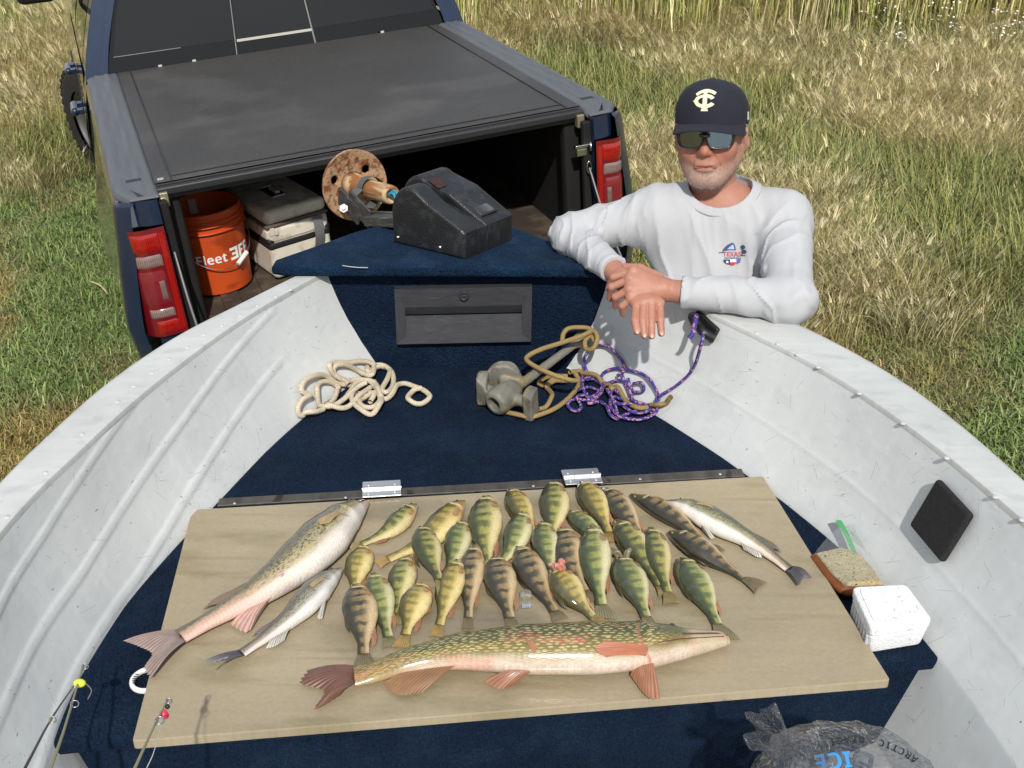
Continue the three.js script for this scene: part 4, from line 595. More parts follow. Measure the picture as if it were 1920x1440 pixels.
// uv: x from snout to tail, y from belly (0) to back (1)
function perchTex(seed, back, flank, belly, bar, barK, orange) {
  return tex(512, 256, (t, y) => {
    const q = y * 2 - 1, n = tfbm(t, y, 12, 8, 4, seed), f = tn(t, y, 190, 100, seed + 4); const qq = q + 0.3 * (n - 0.5);
    let c = qq > 0.15 ? L3(flank, back.map(k => k * 0.72), sstep(0.12, 0.72, qq)) : L3(belly, flank, sstep(-0.75, 0.1, qq));
    let b = 0; for (let i = 0; i < 7; i++) { const p = 0.245 + i * 0.112 + 0.03 * (n - 0.5) + 0.018 * (tn(t, y, 3, 5, seed + i) - 0.5), w = 0.03 + 0.01 * Math.sin(i * 2.3 + seed); const low = -0.5 + 0.35 * h3(i, seed, 3); b = Math.max(b, (1 - sstep(w * 0.45, w * 1.15, Math.abs(t - p))) * sstep(low - 0.15, low + 0.45, q)); }
    c = L3(c, bar, b * barK * (0.55 + 0.5 * n)); c = L3(c, back, 0.35 * sstep(0.5, 0.75, tfbm(t, y, 26, 14, 3, seed + 60)) * sstep(-0.5, 0.2, q));
    const head = 1 - sstep(0.17, 0.2, t + 0.04 * q * q); c = L3(c, L3(c, q > 0 ? [88, 84, 56] : [188, 164, 128], 0.6), head * 0.85);
    if (orange) { const o = Math.exp(-Math.pow((t - 0.27) / 0.07, 2) - Math.pow((q + 0.72) / 0.3, 2)); c = L3(c, [214, 138, 72], o * orange * 0.7); const o2 = Math.exp(-Math.pow((t - 0.12) / 0.05, 2) - Math.pow((q + 0.6) / 0.3, 2)); c = L3(c, [222, 150, 110], o2 * 0.6 * orange); }
    const ge = Math.exp(-Math.pow((t + 0.05 * q * q - 0.205) / 0.008, 2)) * sstep(0.75, 0.3, Math.abs(q)); c = L3(c, [226, 208, 170], 0.75 * ge);
    const k = 0.86 + 0.28 * f + 0.12 * (n - 0.5); return [c[0] * k, c[1] * k, c[2] * k];
  });
}
const perchMats = [fishMat(perchTex(1, [70, 74, 36], [140, 136, 64], [208, 192, 140], [52, 58, 30], 0.85, 0.85)), fishMat(perchTex(2, [64, 58, 40], [132, 112, 70], [202, 176, 136], [38, 38, 28], 1.0, 0.9)), fishMat(perchTex(3, [94, 86, 40], [166, 144, 66], [216, 196, 136], [72, 76, 34], 0.65, 1.0)), fishMat(perchTex(4, [70, 78, 42], [136, 138, 70], [208, 200, 156], [56, 72, 46], 0.75, 0.6))];
function walleyeTex(seed, back, mid, belly, pink) {
  return tex(640, 320, (t, y) => {
    const q = y * 2 - 1, n = tfbm(t, y, 10, 8, 5, seed), a = tn(t, y, 150, 60, seed + 3), b = tn(t, y, 90, 44, seed + 8); const edge = q + 0.55 + 0.22 * (n - 0.5);
    let c = L3(belly, mid, sstep(-0.2, 0.25, edge)); c = L3(c, back, sstep(0.25, 0.9, edge)); const fleck = sstep(0.5, 0.72, a * 0.6 + b * 0.4) * sstep(-0.1, 0.4, edge) * sstep(0.14, 0.24, t); c = L3(c, [54, 50, 34], fleck * 0.65); const gold = sstep(0.55, 0.8, 1 - a) * sstep(0.0, 0.3, edge) * sstep(0.9, 0.5, edge); c = L3(c, [206, 184, 112], gold * 0.4);
    c = L3(c, [226, 176, 158], pink * (sstep(0.5, 0.95, t) * sstep(0.4, -0.3, q) * 0.75 + (1 - sstep(0.03, 0.12, t)) * 0.8)); if (pink > 0.5) { const s = Math.exp(-Math.pow((t - 0.62) / 0.012, 2) - Math.pow((q + 0.6) / 0.06, 2)); c = L3(c, [150, 60, 90], s * 0.8 * sstep(0.4, 0.6, b)); }
    const gl = Math.exp(-Math.pow((t - 0.05 * (1 - q * q) - 0.2) / 0.005, 2)) * sstep(0.8, 0.4, Math.abs(q)); c = L3(c, [120, 90, 70], gl * 0.7); const jaw = Math.exp(-Math.pow((q + 0.25 - t) / 0.03, 2)) * (1 - sstep(0.08, 0.1, t)); c = L3(c, [120, 80, 70], jaw * 0.8);
    const k = 0.95 + 0.1 * (tn(t, y, 240, 120, seed) - 0.5) + 0.06 * (n - 0.5); return [c[0] * k, c[1] * k, c[2] * k];
  });
}
function pikeTex() {
  const q0 = rngOf(9), beans = [], N = 1; for (let r = 0; r < 17; r++) for (let i = 0; i < 46; i++) { const q = 0.95 - r * 0.1; beans.push([(i + (r % 2) * 0.5 + 0.6 * (q0() - 0.5)) / 46, q + 0.05 * (q0() - 0.5), 0.0062 + 0.003 * q0(), 0.026 + 0.012 * q0(), q0()]); }
  const cell = Array.from({ length: 48 }, () => []); for (const b of beans) cell[Math.floor(clamp(b[0], 0, 0.999) * 48)].push(b);
  const blood = []; for (let i = 0; i < 22; i++) blood.push([0.22 + 0.5 * q0(), -0.5 + 1.2 * q0(), 0.004 + 0.012 * q0(), 0.03 + 0.07 * q0()]);
  return tex(1024, 512, (t, y) => {
    const q = y * 2 - 1, n = tfbm(t, y, 10, 8, 5, 5); const edge = q + 0.72 + 0.25 * (n - 0.5); const back = [80, 80, 44], mid = [126, 112, 62], belly = [226, 206, 190];
    let c = L3(belly, mid, sstep(-0.35, 0.12, edge)); c = L3(c, back, sstep(0.15, 0.85, edge)); if (t > 0.82) c = L3(c, [150, 116, 54], sstep(0.82, 0.95, t) * 0.6);
    const ci = Math.floor(clamp(t, 0, 0.999) * 48); let s = 0; for (let k = Math.max(0, ci - 1); k <= Math.min(47, ci + 1); k++) for (const [bt, bq, w, h, kk] of cell[k]) { const X = (t - bt) / w, Y = (q - bq) / h, d = X * X + Y * Y; if (d < 1.2) s = Math.max(s, (0.6 + 0.4 * kk) * sstep(1.2, 0.5, d)); }
    const headT = 1 - sstep(0.17, 0.22, t); s *= sstep(-0.88, -0.55, q) * (1 - 0.75 * headT); c = L3(c, [216, 198, 130], s * 0.9); c = L3(c, [70, 66, 40], headT * sstep(0.5, 0.62, tfbm(t, y, 50, 26, 3, 41)) * sstep(0.1, 0.4, q) * 0.7);
    for (const [bt, bq, w, h] of blood) { const X = (t - bt) / w, Y = (q - bq + 0.1 * (n - 0.5)) / h, d = X * X + Y * Y; if (d < 1) c = L3(c, [178, 60, 46], 0.55 * (1 - d)); }
    if (t < 0.3) { const g = Math.exp(-Math.pow((t - 0.225 - 0.035 * (1 - q * q) + 0.02 * q) / 0.0045, 2)); c = L3(c, [190, 110, 92], g * 0.6); const j = Math.exp(-Math.pow((q + 0.12 + 0.45 * t) / 0.02, 2)) * (1 - sstep(0.13, 0.15, t)), j2 = Math.exp(-Math.pow((q + 0.42 + 0.2 * t) / 0.015, 2)) * (1 - sstep(0.16, 0.2, t)); c = L3(c, [150, 96, 84], Math.max(j, 0.7 * j2)); c = L3(c, [204, 188, 158], (1 - sstep(0.1, 0.15, t)) * sstep(0.75, 0.3, q) * 0.8 * (1 - j)); const sp = tn(t, y, 90, 50, 13) > 0.95 ? 0.6 * (1 - sstep(0.1, 0.15, t)) : 0; c = L3(c, [90, 60, 50], sp); }
    c = L3(c, [230, 150, 130], 0.35 * sstep(0.5, 0.7, tfbm(t, y, 9, 5, 4, 71)) * sstep(0.1, -0.3, q)); const k = 0.95 + 0.12 * (tn(t, y, 220, 120, 2) - 0.5); return [c[0] * k, c[1] * k, c[2] * k];
  });
}
const eyeM = mat(col(0.35, 0.3, 0.16), 0.15, { clearcoat: 1 }), pupilM = mat(col(0.01, 0.01, 0.01), 0.08, { clearcoat: 1 });
const lerpProf = (P, t, k) => { for (let i = 0; i < P.length - 1; i++) if (t <= P[i + 1][0]) { const u = (t - P[i][0]) / (P[i + 1][0] - P[i][0]), s = u * u * (3 - 2 * u); return mix(P[i][k], P[i + 1][k], mix(u, s, 0.35)); } return P[P.length - 1][k]; };
function makeFish(o) { // o: path (pixels, snout to tail), prof [t, back, belly, half thickness] in units of size, dors (+1: back on the left of the swimming direction)
  const hmax = o.size * Math.max(...o.prof.map(p => p[3])); const cum = o.path.map(() => 0); for (let i = 1; i < cum.length; i++) cum[i] = cum[i - 1] + Math.hypot(o.path[i][0] - o.path[i - 1][0], (o.path[i][1] - o.path[i - 1][1]) * 1.4);
  const ctl = o.path.map(([u, v], i) => { const t = cum[i] / cum[cum.length - 1]; const p = atY(u, v, BOARD + lerpProf(o.prof, t, 3) * o.size * 1.05 + hmax * 0.22 + mix(o.lift?.[0] ?? 0, o.lift?.[1] ?? 0, t)); p.y = 0; return p; }); const curve = new THREE.CatmullRomCurve3(ctl, false, 'centripetal'); curve.arcLengthDivisions = 200; const Lb = curve.getLength();
  const frame = (t) => { const c = curve.getPointAt(clamp(t)), T = curve.getTangentAt(clamp(t)); const D = V(-T.z, 0, T.x).multiplyScalar(o.dors ?? 1); const th = lerpProf(o.prof, t, 3) * o.size; c.y = BOARD + th * 0.75 + hmax * 0.22 + mix(o.lift?.[0] ?? 0, o.lift?.[1] ?? 0, t); const roll = o.roll ?? 0; const Dr = D.clone().multiplyScalar(Math.cos(roll)).add(V(0, Math.sin(roll), 0)), U = V(0, Math.cos(roll), 0).addScaledVector(D, -Math.sin(roll)); return { c, T, D: Dr, U, th, hd: lerpProf(o.prof, t, 1) * o.size, hb: lerpProf(o.prof, t, 2) * o.size }; };
  const gill = o.gill ?? 0.2;
  const skin = (t, a, k = 1) => { const f = frame(t); const ca = Math.cos(a), sa = Math.sin(a); const g = t < gill ? 1 + 0.13 * sstep(gill - 0.12, gill, t) * Math.abs(sa) : 1; const p = f.c.clone().addScaledVector(f.D, (ca > 0 ? f.hd : f.hb) * Math.sign(ca) * Math.pow(Math.abs(ca), 0.92) * k).addScaledVector(f.U, f.th * Math.sign(sa) * Math.pow(Math.abs(sa), 0.95) * g * k); return p; };
  const onSkin = (t, q, out = 0.0008) => { const a = Math.acos(clamp(q, -1, 1)); const p = skin(t, a); const f = frame(t); return p.addScaledVector(f.U, out); };
  const root = thing(o.name, o.label, o.cat, V(frame(0.4).c.x, BOARD, frame(0.4).c.z), o.group);
  const nu = 28, nv = o.seg ?? 64; obj('body', gridGeo(nu, nv, (a, b) => { const t = Math.pow(b, 1.0); const an = a * Math.PI * 2; return [skin(t, an), t * 0.998 + 0.001, 0.5 + 0.5 * Math.cos(an) * 0.998]; }, true), o.mat, root);
  // eye on the upper flank
  const e = o.eye; if (e) { const p = onSkin(e[0], e[1], -e[2] * 0.35), f = frame(e[0]); const em = obj('eye', [new THREE.SphereGeometry(e[2], 14, 10).scale(1, 0.6, 1).translate(p.x, p.y, p.z)], e[3] ?? eyeM, root); obj('pupil', [new THREE.SphereGeometry(e[2] * 0.58, 12, 8).scale(1, 0.7, 1).translate(p.x, p.y + e[2] * 0.3, p.z)], pupilM, em); }
  const tipPoint = (x, t) => { if (x.length === 2) return atY(x[0], x[1], BOARD + 0.006); const f = frame(t); const p = f.c.clone().addScaledVector(f.T, x[0]).addScaledVector(f.D, x[1]); p.y = BOARD + (x[2] ?? 0.005) + (o.lift?.[1] ?? 0) * 0.7; return p; };
  for (const fn of o.fins ?? []) {
    const b = fn.base.map(([t, q]) => fn.side ? onSkin(t, q, 0.001) : (() => { const f = frame(t); return f.c.clone().addScaledVector(f.D, (q > 0 ? f.hd : f.hb) * q * 0.96); })());
    const tp = fn.tip.map((x, i) => { if (fn.side) { const p = onSkin(x[0], x[1], x[2] ?? 0.004); return p; } return tipPoint(x, fn.base[Math.min(i, fn.base.length - 1)][0]); });
    const bs = sampler(b.length < 3 ? [b[0], b[0].clone().lerp(b[1], 0.5), b[1]] : b), ts = sampler(tp.length < 3 ? [tp[0], tp[0].clone().lerp(tp[1], 0.5), tp[1]] : tp); const n = fn.rays ?? 12;
    const g = gridGeo(n * 4, 8, (a, v) => { const p = bs(a).lerp(ts(a), v); const rp = Math.sin(a * n * Math.PI * 2); p.y += 0.0006 * rp * Math.min(1, v * 3) + (fn.puff ?? 0.006) * Math.sin(Math.PI * v * 0.9) * (0.6 + 0.6 * n3(a * 4, v * 2, o.seed ?? 1)); if (v > 0.85) p.lerp(bs(a), 0.05 * (0.5 - 0.5 * rp) * (v - 0.85) / 0.15); return [p, a * n / 16, v]; });
    obj(fn.name, g, fn.mat, root, fn.label);
  }
  for (const ln of o.lines ?? []) obj(ln.name, [tube(ln.pts.map(([t, q]) => onSkin(t, q, -0.0002)), ln.r, 5, 5)], ln.mat, root);
  return { root, frame, onSkin, Lb };
}
const mouthM = mat(col(0.12, 0.05, 0.035), 0.5);
{
  const big = [[0, 0.012, 0.012, 0.012], [0.04, 0.026, 0.026, 0.026], [0.1, 0.048, 0.046, 0.044], [0.2, 0.08, 0.075, 0.062], [0.34, 0.1, 0.105, 0.074], [0.48, 0.094, 0.098, 0.07], [0.62, 0.072, 0.07, 0.054], [0.76, 0.052, 0.046, 0.036], [0.9, 0.036, 0.034, 0.022], [1, 0.042, 0.038, 0.012]];
  const w1 = fishMat(walleyeTex(3, [112, 106, 84], [176, 164, 126], [238, 228, 216], 1)), w2 = fishMat(walleyeTex(6, [104, 104, 94], [164, 160, 146], [236, 232, 226], 0.3)), w3 = fishMat(walleyeTex(8, [84, 88, 66], [150, 150, 118], [242, 238, 228], 0.5));
  const brown = finM(0.26, 0.17, 0.1), greyF = finM(0.2, 0.16, 0.15), pinkF = finM(0.66, 0.4, 0.33), tanF = finM(0.5, 0.36, 0.18), paleF = finM(0.62, 0.58, 0.52), darkF = finM(0.085, 0.075, 0.085);
  makeFish({ name: 'walleye', label: 'largest walleye, gold flecked with pink tail, along the left of the board', cat: 'fish', path: [[688, 940], [640, 974], [570, 1032], [480, 1102], [400, 1154], [338, 1192]], prof: big, size: 0.545, mat: w1, eye: [0.085, 0.5, 0.0075, mat(col(0.16, 0.12, 0.1), 0.2)], seed: 3, seg: 90,
    fins: [{ name: 'tail_fin', base: [[0.985, 0.9], [1, 0], [0.985, -0.9]], tip: [[229, 1204], [262, 1216], [284, 1229], [270, 1256], [282, 1276]], mat: finM(0.34, 0.25, 0.22), rays: 18, puff: 0.012 }, { name: 'dorsal_fin', base: [[0.62, 0.96], [0.72, 0.97], [0.82, 0.97]], tip: [[0.03, 0.052], [0.035, 0.07], [0.03, 0.05]].map(x => [...x, 0.006]), mat: brown, rays: 14 }, { name: 'spiny_dorsal_fin', base: [[0.27, 0.98], [0.42, 0.98], [0.55, 0.98]], tip: [[0.05, 0.052, 0.02], [0.05, 0.056, 0.015], [0.03, 0.045, 0.012]], mat: brown, rays: 12, puff: 0.002 }, { name: 'anal_fin', base: [[0.63, -0.95], [0.69, -0.96], [0.75, -0.96]], tip: [[508, 1122], [486, 1156], [462, 1188], [430, 1172]], mat: pinkF, rays: 13, label: 'pink anal fin' }, { name: 'pectoral_fin', side: true, base: [[0.235, -0.05], [0.25, -0.3]], tip: [[0.35, 0.12, 0.004], [0.37, -0.1, 0.005], [0.34, -0.3, 0.003]], mat: tanF, rays: 10, puff: 0.004 }, { name: 'pelvic_fin', base: [[0.28, -0.94], [0.33, -0.97]], tip: [[632, 1048], [612, 1066], [600, 1066]], mat: tanF, rays: 8 }], lines: [{ name: 'mouth', pts: [[0.004, -0.2], [0.03, -0.28], [0.07, -0.36], [0.1, -0.4]], r: 0.0016, mat: mouthM }] });
  makeFish({ name: 'walleye', label: 'small silvery walleye lying below and right of the largest walleye', cat: 'fish', path: [[642, 1066], [600, 1098], [550, 1146], [500, 1190], [453, 1224]], prof: big, size: 0.3, mat: w2, eye: [0.1, 0.5, 0.005, mat(col(0.12, 0.1, 0.1), 0.2)], seed: 5,
    fins: [{ name: 'tail_fin', base: [[0.985, 0.9], [1, 0], [0.985, -0.9]], tip: [[375, 1245], [402, 1243], [424, 1240], [415, 1250], [402, 1259]], mat: darkF, rays: 12, puff: 0.008 }, { name: 'dorsal_fin', base: [[0.6, 0.96], [0.72, 0.97], [0.82, 0.97]], tip: [[0.02, 0.028, 0.005], [0.02, 0.032, 0.005], [0.015, 0.025, 0.005]], mat: greyF, rays: 10 }, { name: 'anal_fin', base: [[0.66, -0.95], [0.72, -0.96], [0.78, -0.96]], tip: [[0.03, -0.028, 0.005], [0.035, -0.028, 0.005], [0.03, -0.02, 0.005]], mat: paleF, rays: 8 }, { name: 'pectoral_fin', side: true, base: [[0.25, -0.1], [0.26, -0.35]], tip: [[0.38, 0.1, 0.003], [0.4, -0.2, 0.003]], mat: tanF, rays: 8, puff: 0.003 }, { name: 'pelvic_fin', base: [[0.3, -0.94], [0.36, -0.96]], tip: [[612, 1130], [602, 1164], [594, 1160]], mat: paleF, rays: 7 }] });
  makeFish({ name: 'walleye', label: 'white bellied walleye lying alone at the upper right of the board', cat: 'fish', dors: -1, path: [[1248, 940], [1300, 953], [1360, 982], [1420, 1018], [1480, 1066]], prof: big, size: 0.32, mat: w3, eye: [0.1, 0.5, 0.0055, mat(col(0.5, 0.48, 0.4), 0.15)], seed: 6,
    fins: [{ name: 'tail_fin', base: [[0.985, 0.9], [1, 0], [0.985, -0.9]], tip: [[1524, 1086], [1512, 1086], [1506, 1088], [1500, 1096], [1497, 1102]], mat: darkF, rays: 12, puff: 0.01 }, { name: 'dorsal_fin', base: [[0.58, 0.96], [0.7, 0.97], [0.8, 0.97]], tip: [[0.03, 0.034, 0.005], [0.03, 0.04, 0.005], [0.02, 0.03, 0.005]], mat: finM(0.17, 0.14, 0.1), rays: 10 }, { name: 'anal_fin', base: [[0.62, -0.95], [0.7, -0.96], [0.76, -0.96]], tip: [[0.02, -0.026, 0.005], [0.03, -0.026, 0.005], [0.02, -0.018, 0.005]], mat: paleF, rays: 8 }, { name: 'pectoral_fin', side: true, base: [[0.24, 0.12], [0.25, -0.12]], tip: [[0.36, 0.2, 0.003], [0.38, 0.02, 0.003]], mat: tanF, rays: 8, puff: 0.003 }, { name: 'pelvic_fin', base: [[0.3, -0.94], [0.36, -0.96]], tip: [[1318, 997], [1334, 1012], [1340, 1010]], mat: paleF, rays: 7 }], lines: [{ name: 'mouth', pts: [[0.004, -0.2], [0.03, -0.26], [0.07, -0.32], [0.1, -0.36]], r: 0.0011, mat: mouthM }] });
  // the pike
  const pk = [[0, 0.014, 0.02, 0.016], [0.02, 0.022, 0.03, 0.026], [0.06, 0.028, 0.04, 0.034], [0.11, 0.038, 0.05, 0.044], [0.16, 0.064, 0.062, 0.054], [0.24, 0.098, 0.08, 0.062], [0.38, 0.104, 0.092, 0.068], [0.55, 0.098, 0.086, 0.066], [0.7, 0.076, 0.066, 0.052], [0.82, 0.056, 0.05, 0.036], [0.93, 0.042, 0.04, 0.024], [1, 0.046, 0.044, 0.014]];
  const red = finM(0.5, 0.17, 0.085), orangeF = finM(0.36, 0.18, 0.075), tailF = finM(0.19, 0.085, 0.055), rust = finM(0.45, 0.2, 0.11);
  makeFish({ name: 'northern_pike', label: 'long spotted pike lying across the front of the board below the perch', cat: 'fish', path: [[1364, 1196], [1262, 1200], [1170, 1206], [1000, 1210], [850, 1216], [760, 1236], [705, 1256], [664, 1266]], prof: pk, size: 0.57, mat: fishMat(pikeTex(), { bumpScale: 0.0006 }), eye: [0.15, 0.72, 0.0068, mat(col(0.1, 0.085, 0.04), 0.12)], gill: 0.24, seed: 9, seg: 110,
    fins: [{ name: 'tail_fin', base: [[0.985, 0.9], [1, 0], [0.985, -0.9]], tip: [[576, 1258], [562, 1284], [606, 1300], [588, 1334], [636, 1308]], mat: tailF, rays: 17, puff: 0.012, label: 'dark red forked tail fin' }, { name: 'anal_fin', base: [[0.73, -0.95], [0.8, -0.96], [0.87, -0.96]], tip: [[792, 1300], [748, 1306], [716, 1286]], mat: orangeF, rays: 12 }, { name: 'dorsal_fin', base: [[0.74, 0.96], [0.8, 0.97], [0.86, 0.97]], tip: [[0.04, 0.02, 0.012], [0.05, 0.025, 0.012], [0.04, 0.02, 0.01]], mat: finM(0.16, 0.1, 0.04), rays: 10, puff: 0.002 }, { name: 'pelvic_fin', base: [[0.52, -0.93], [0.57, -0.95]], tip: [[970, 1284], [935, 1294], [906, 1280]], mat: rust, rays: 8 }, { name: 'far_pelvic_fin', side: true, base: [[0.52, -0.55], [0.535, -0.78]], tip: [[0.585, 0.0, 0.006], [0.57, 0.02, 0.005], [0.56, -0.15, 0.004]], mat: rust, rays: 6, puff: 0.003 }, { name: 'pectoral_fin', side: true, base: [[0.245, -0.72], [0.255, -0.93]], tip: [[0.36, -0.52, 0.006], [0.385, -0.76, 0.009], [0.355, -0.95, 0.007]], mat: red, rays: 11, puff: 0.006, label: 'red pectoral fin on the flank' }, { name: 'lower_pectoral_fin', base: [[0.235, -0.9], [0.27, -0.95]], tip: [[1238, 1312], [1220, 1314], [1180, 1268]], mat: rust, rays: 10, label: 'red lower pectoral fin' }], lines: [{ name: 'mouth', pts: [[0.003, -0.1], [0.04, -0.16], [0.09, -0.2], [0.14, -0.24]], r: 0.0018, mat: mouthM }, { name: 'jaw_fold', pts: [[0.02, -0.5], [0.08, -0.5], [0.16, -0.56], [0.22, -0.62]], r: 0.0012, mat: mouthM }] });
}
{
  // thirty yellow perch: [snout px, tail px, fatness, look, [lift at snout, at tail], bend px, label]
  const K = [
    [781, 946, 678, 1020, 0.85, 0, [0, 0], 6, 'leftmost perch of the top row, slanting beside the big walleye head'],
    [870, 940, 728, 1048, 0.98, 2, [0, 0], 10, 'yellow perch with snout up right, second of the top row'],
    [789, 990, 824, 1086, 1.0, 0, [0.034, 0.03], 0, 'perch lying on top of the second perch of the top row'],
    [870, 978, 838, 1075, 0.95, 3, [0, 0], 0, 'perch tucked between the slanted yellow perch and the tallest upright one'],
    [914, 932, 914, 1062, 1.12, 0, [0.008, 0], -4, 'fat upright perch in the top row, third from the left'],
    [955, 920, 1002, 1002, 0.98, 2, [0, 0], 4, 'perch leaning right in the top row, fourth from the left'],
    [985, 962, 936, 1060, 0.95, 3, [0.014, 0.004], 4, 'perch leaning left just below the fourth of the top row'],
    [1039, 905, 1030, 1010, 1.05, 0, [0.006, 0], 6, 'upright perch with orange flush, left of the right hinge'],
    [1018, 980, 1034, 1080, 0.95, 3, [0.016, 0.004], 0, 'upright perch in the middle of the pile, under the top row'],
    [1056, 990, 1096, 1108, 1.02, 1, [0.004, 0], -4, 'dark barred perch in the middle of the pile, right of centre'],
    [1062, 960, 1140, 1028, 0.88, 3, [0, 0], 8, 'perch mostly hidden behind the upright one right of centre'],
    [1088, 905, 1142, 998, 1.0, 2, [0.004, 0], 8, 'bright perch lying just in front of the right hinge'],
    [1125, 916, 1206, 1012, 0.92, 1, [0, 0], 10, 'perch right of the right hinge, leaning to the right'],
    [1182, 928, 1330, 1022, 0.78, 1, [0, 0], 12, 'long slim perch beside the white bellied walleye'],
    [1254, 998, 1394, 1084, 0.95, 1, [0.006, 0], 8, 'rightmost long perch with amber tail below the white bellied walleye'],
    [1154, 976, 1238, 1098, 0.95, 0, [0.008, 0], 8, 'perch with clear bars leaning right, centre right of the pile'],
    [1219, 990, 1252, 1110, 0.95, 0, [0.01, 0], 2, 'upright perch left of the amber tailed one'],
    [1113, 987, 1128, 1134, 1.0, 3, [0.018, 0.004], -2, 'long upright perch over its neighbours, centre right'],
    [1160, 1048, 1212, 1156, 1.12, 3, [0.006, 0.002], 8, 'fat green perch with open gill, behind the pike head'],
    [1274, 1048, 1346, 1170, 1.06, 3, [0.0, 0], 8, 'rightmost upright perch with its tail touching the pike snout'],
    [1034, 1070, 1112, 1156, 1.05, 2, [0.024, 0.002], 6, 'perch with bloody open gills above the middle of the pike'],
    [970, 1024, 1040, 1146, 0.98, 1, [0.006, 0], 2, 'dark barred perch slanting right beside the ice cube'],
    [928, 1046, 956, 1158, 1.08, 1, [0.004, 0], 2, 'strongly striped grey perch left of the ice cube'],
    [893, 1020, 878, 1158, 0.82, 1, [0.008, 0], -4, 'slim brownish perch left of the strongly striped grey one'],
    [864, 1050, 824, 1172, 0.9, 2, [0.012, 0], -6, 'perch with pink raised head in the front row'],
    [800, 1098, 760, 1190, 1.1, 2, [0.004, 0.002], -8, 'plump yellow perch behind the pike back, third of the front row'],
    [768, 1046, 744, 1150, 0.98, 0, [0.002, 0], -6, 'perch in the second row above the plump yellow one'],
    [700, 1076, 728, 1194, 0.98, 3, [0.002, 0], 2, 'pale green perch in the front row, second from the left'],
    [689, 1026, 664, 1112, 1.0, 2, [0.0, 0], -8, 'speckled yellow perch right of the small walleye head'],
    [668, 1097, 682, 1226, 1.08, 1, [0.018, 0.0], 4, 'leftmost perch of the front row, dark barred with reddish head']];
  const pr = [[0, 0.02, 0.024, 0.02], [0.05, 0.042, 0.04, 0.036], [0.12, 0.072, 0.066, 0.056], [0.2, 0.098, 0.09, 0.07], [0.3, 0.124, 0.116, 0.082], [0.42, 0.138, 0.13, 0.086], [0.54, 0.128, 0.124, 0.078], [0.66, 0.1, 0.098, 0.06], [0.78, 0.064, 0.062, 0.039], [0.88, 0.043, 0.042, 0.026], [1, 0.046, 0.042, 0.012]];
  const dF = finM(0.1, 0.085, 0.035), tF = [finM(0.3, 0.23, 0.09), finM(0.22, 0.17, 0.09), finM(0.4, 0.26, 0.08), finM(0.26, 0.22, 0.11)], oF = finM(0.52, 0.34, 0.15), rF = finM(0.42, 0.2, 0.11), perchEye = mat(col(0.3, 0.25, 0.1), 0.15);
  K.forEach(([u0, v0, u1, v1, fat, look, lift, bend, label], i) => {
    const nx = -(v1 - v0), ny = u1 - u0, nl = Math.hypot(nx, ny); const mu = (u0 + u1) / 2 + nx / nl * bend * -1, mv = (v0 + v1) / 2 + ny / nl * bend * -1; const a = atY(u0, v0, BOARD), b = atY(u1, v1, BOARD), L = a.distanceTo(b); const size = fat * mix(0.205, L, 0.35) * 1.15;
    const r = rngOf(100 + i), t0 = 0.042 * (0.9 + 0.3 * r()); const F = [];
    F.push({ name: 'tail_fin', base: [[0.985, 0.9], [1, 0], [0.985, -0.9]], tip: (([w, l]) => [[l, w, 0.004], [l * 0.8, 0.0, 0.004], [l, -w, 0.004]])([14, 19, 17, 29].includes(i) ? [0.022 + 0.006 * r(), t0 * 1.1] : [0.012 + 0.006 * r(), t0 * 0.8]), mat: tF[look], rays: 9, puff: 0.004 });
    F.push({ name: 'dorsal_fin', base: [[0.28, 0.97], [0.42, 0.98], [0.56, 0.98]], tip: [[0.02, size * 0.125, 0.014], [0.03, size * 0.125, 0.012], [0.02, size * 0.1, 0.01]], mat: dF, rays: 9, puff: 0.001 });
    F.push({ name: 'anal_fin', base: [[0.66, -0.95], [0.72, -0.96], [0.78, -0.96]], tip: [[0.022, -size * 0.1, 0.006], [0.028, -size * 0.08, 0.006], [0.02, -size * 0.06, 0.006]], mat: rF, rays: 7, puff: 0.002 });
    F.push({ name: 'pectoral_fin', side: true, base: [[0.225, -0.5], [0.24, -0.76]], tip: [[0.355, -0.42 + 0.1 * r(), 0.0015], [0.37, -0.62, 0.002], [0.34, -0.8, 0.0015]], mat: oF, rays: 7, puff: 0.0025 });
    F.push({ name: 'pelvic_fin', base: [[0.27, -0.93], [0.32, -0.95]], tip: [[0.03, -size * 0.13, 0.006], [0.035, -size * 0.1, 0.006]], mat: rF, rays: 5, puff: 0.001 });
    const f = makeFish({ name: 'perch', label, cat: 'fish', group: 'yellow perch piled on the tan board', path: [[u0, v0], [mu, mv], [u1, v1]], prof: pr, size, mat: perchMats[look], eye: [0.085, 0.42, 0.0052 * Math.sqrt(fat), perchEye], lift, seed: i, roll: (r() - 0.5) * 0.3, fins: F, seg: 46, lines: [{ name: 'mouth', pts: [[0.004, -0.25], [0.03, -0.35], [0.055, -0.42]], r: 0.0011, mat: mouthM }] });
    const gl = mat(col(0.4, 0.33, 0.17), 0.35, { clearcoat: 0.6 }); // gill cover edge
    obj('gill_cover', gridGeo(10, 5, (a2, b2) => { const q = mix(0.5, -0.7, a2), t = mix(0.125, 0.205 + 0.02 * Math.sin(Math.PI * a2), b2); return [f.onSkin(t, q, 0.0012 * Math.sin(b2 * 2.2)), t, q * 0.5 + 0.5]; }), perchMats[look], f.root);
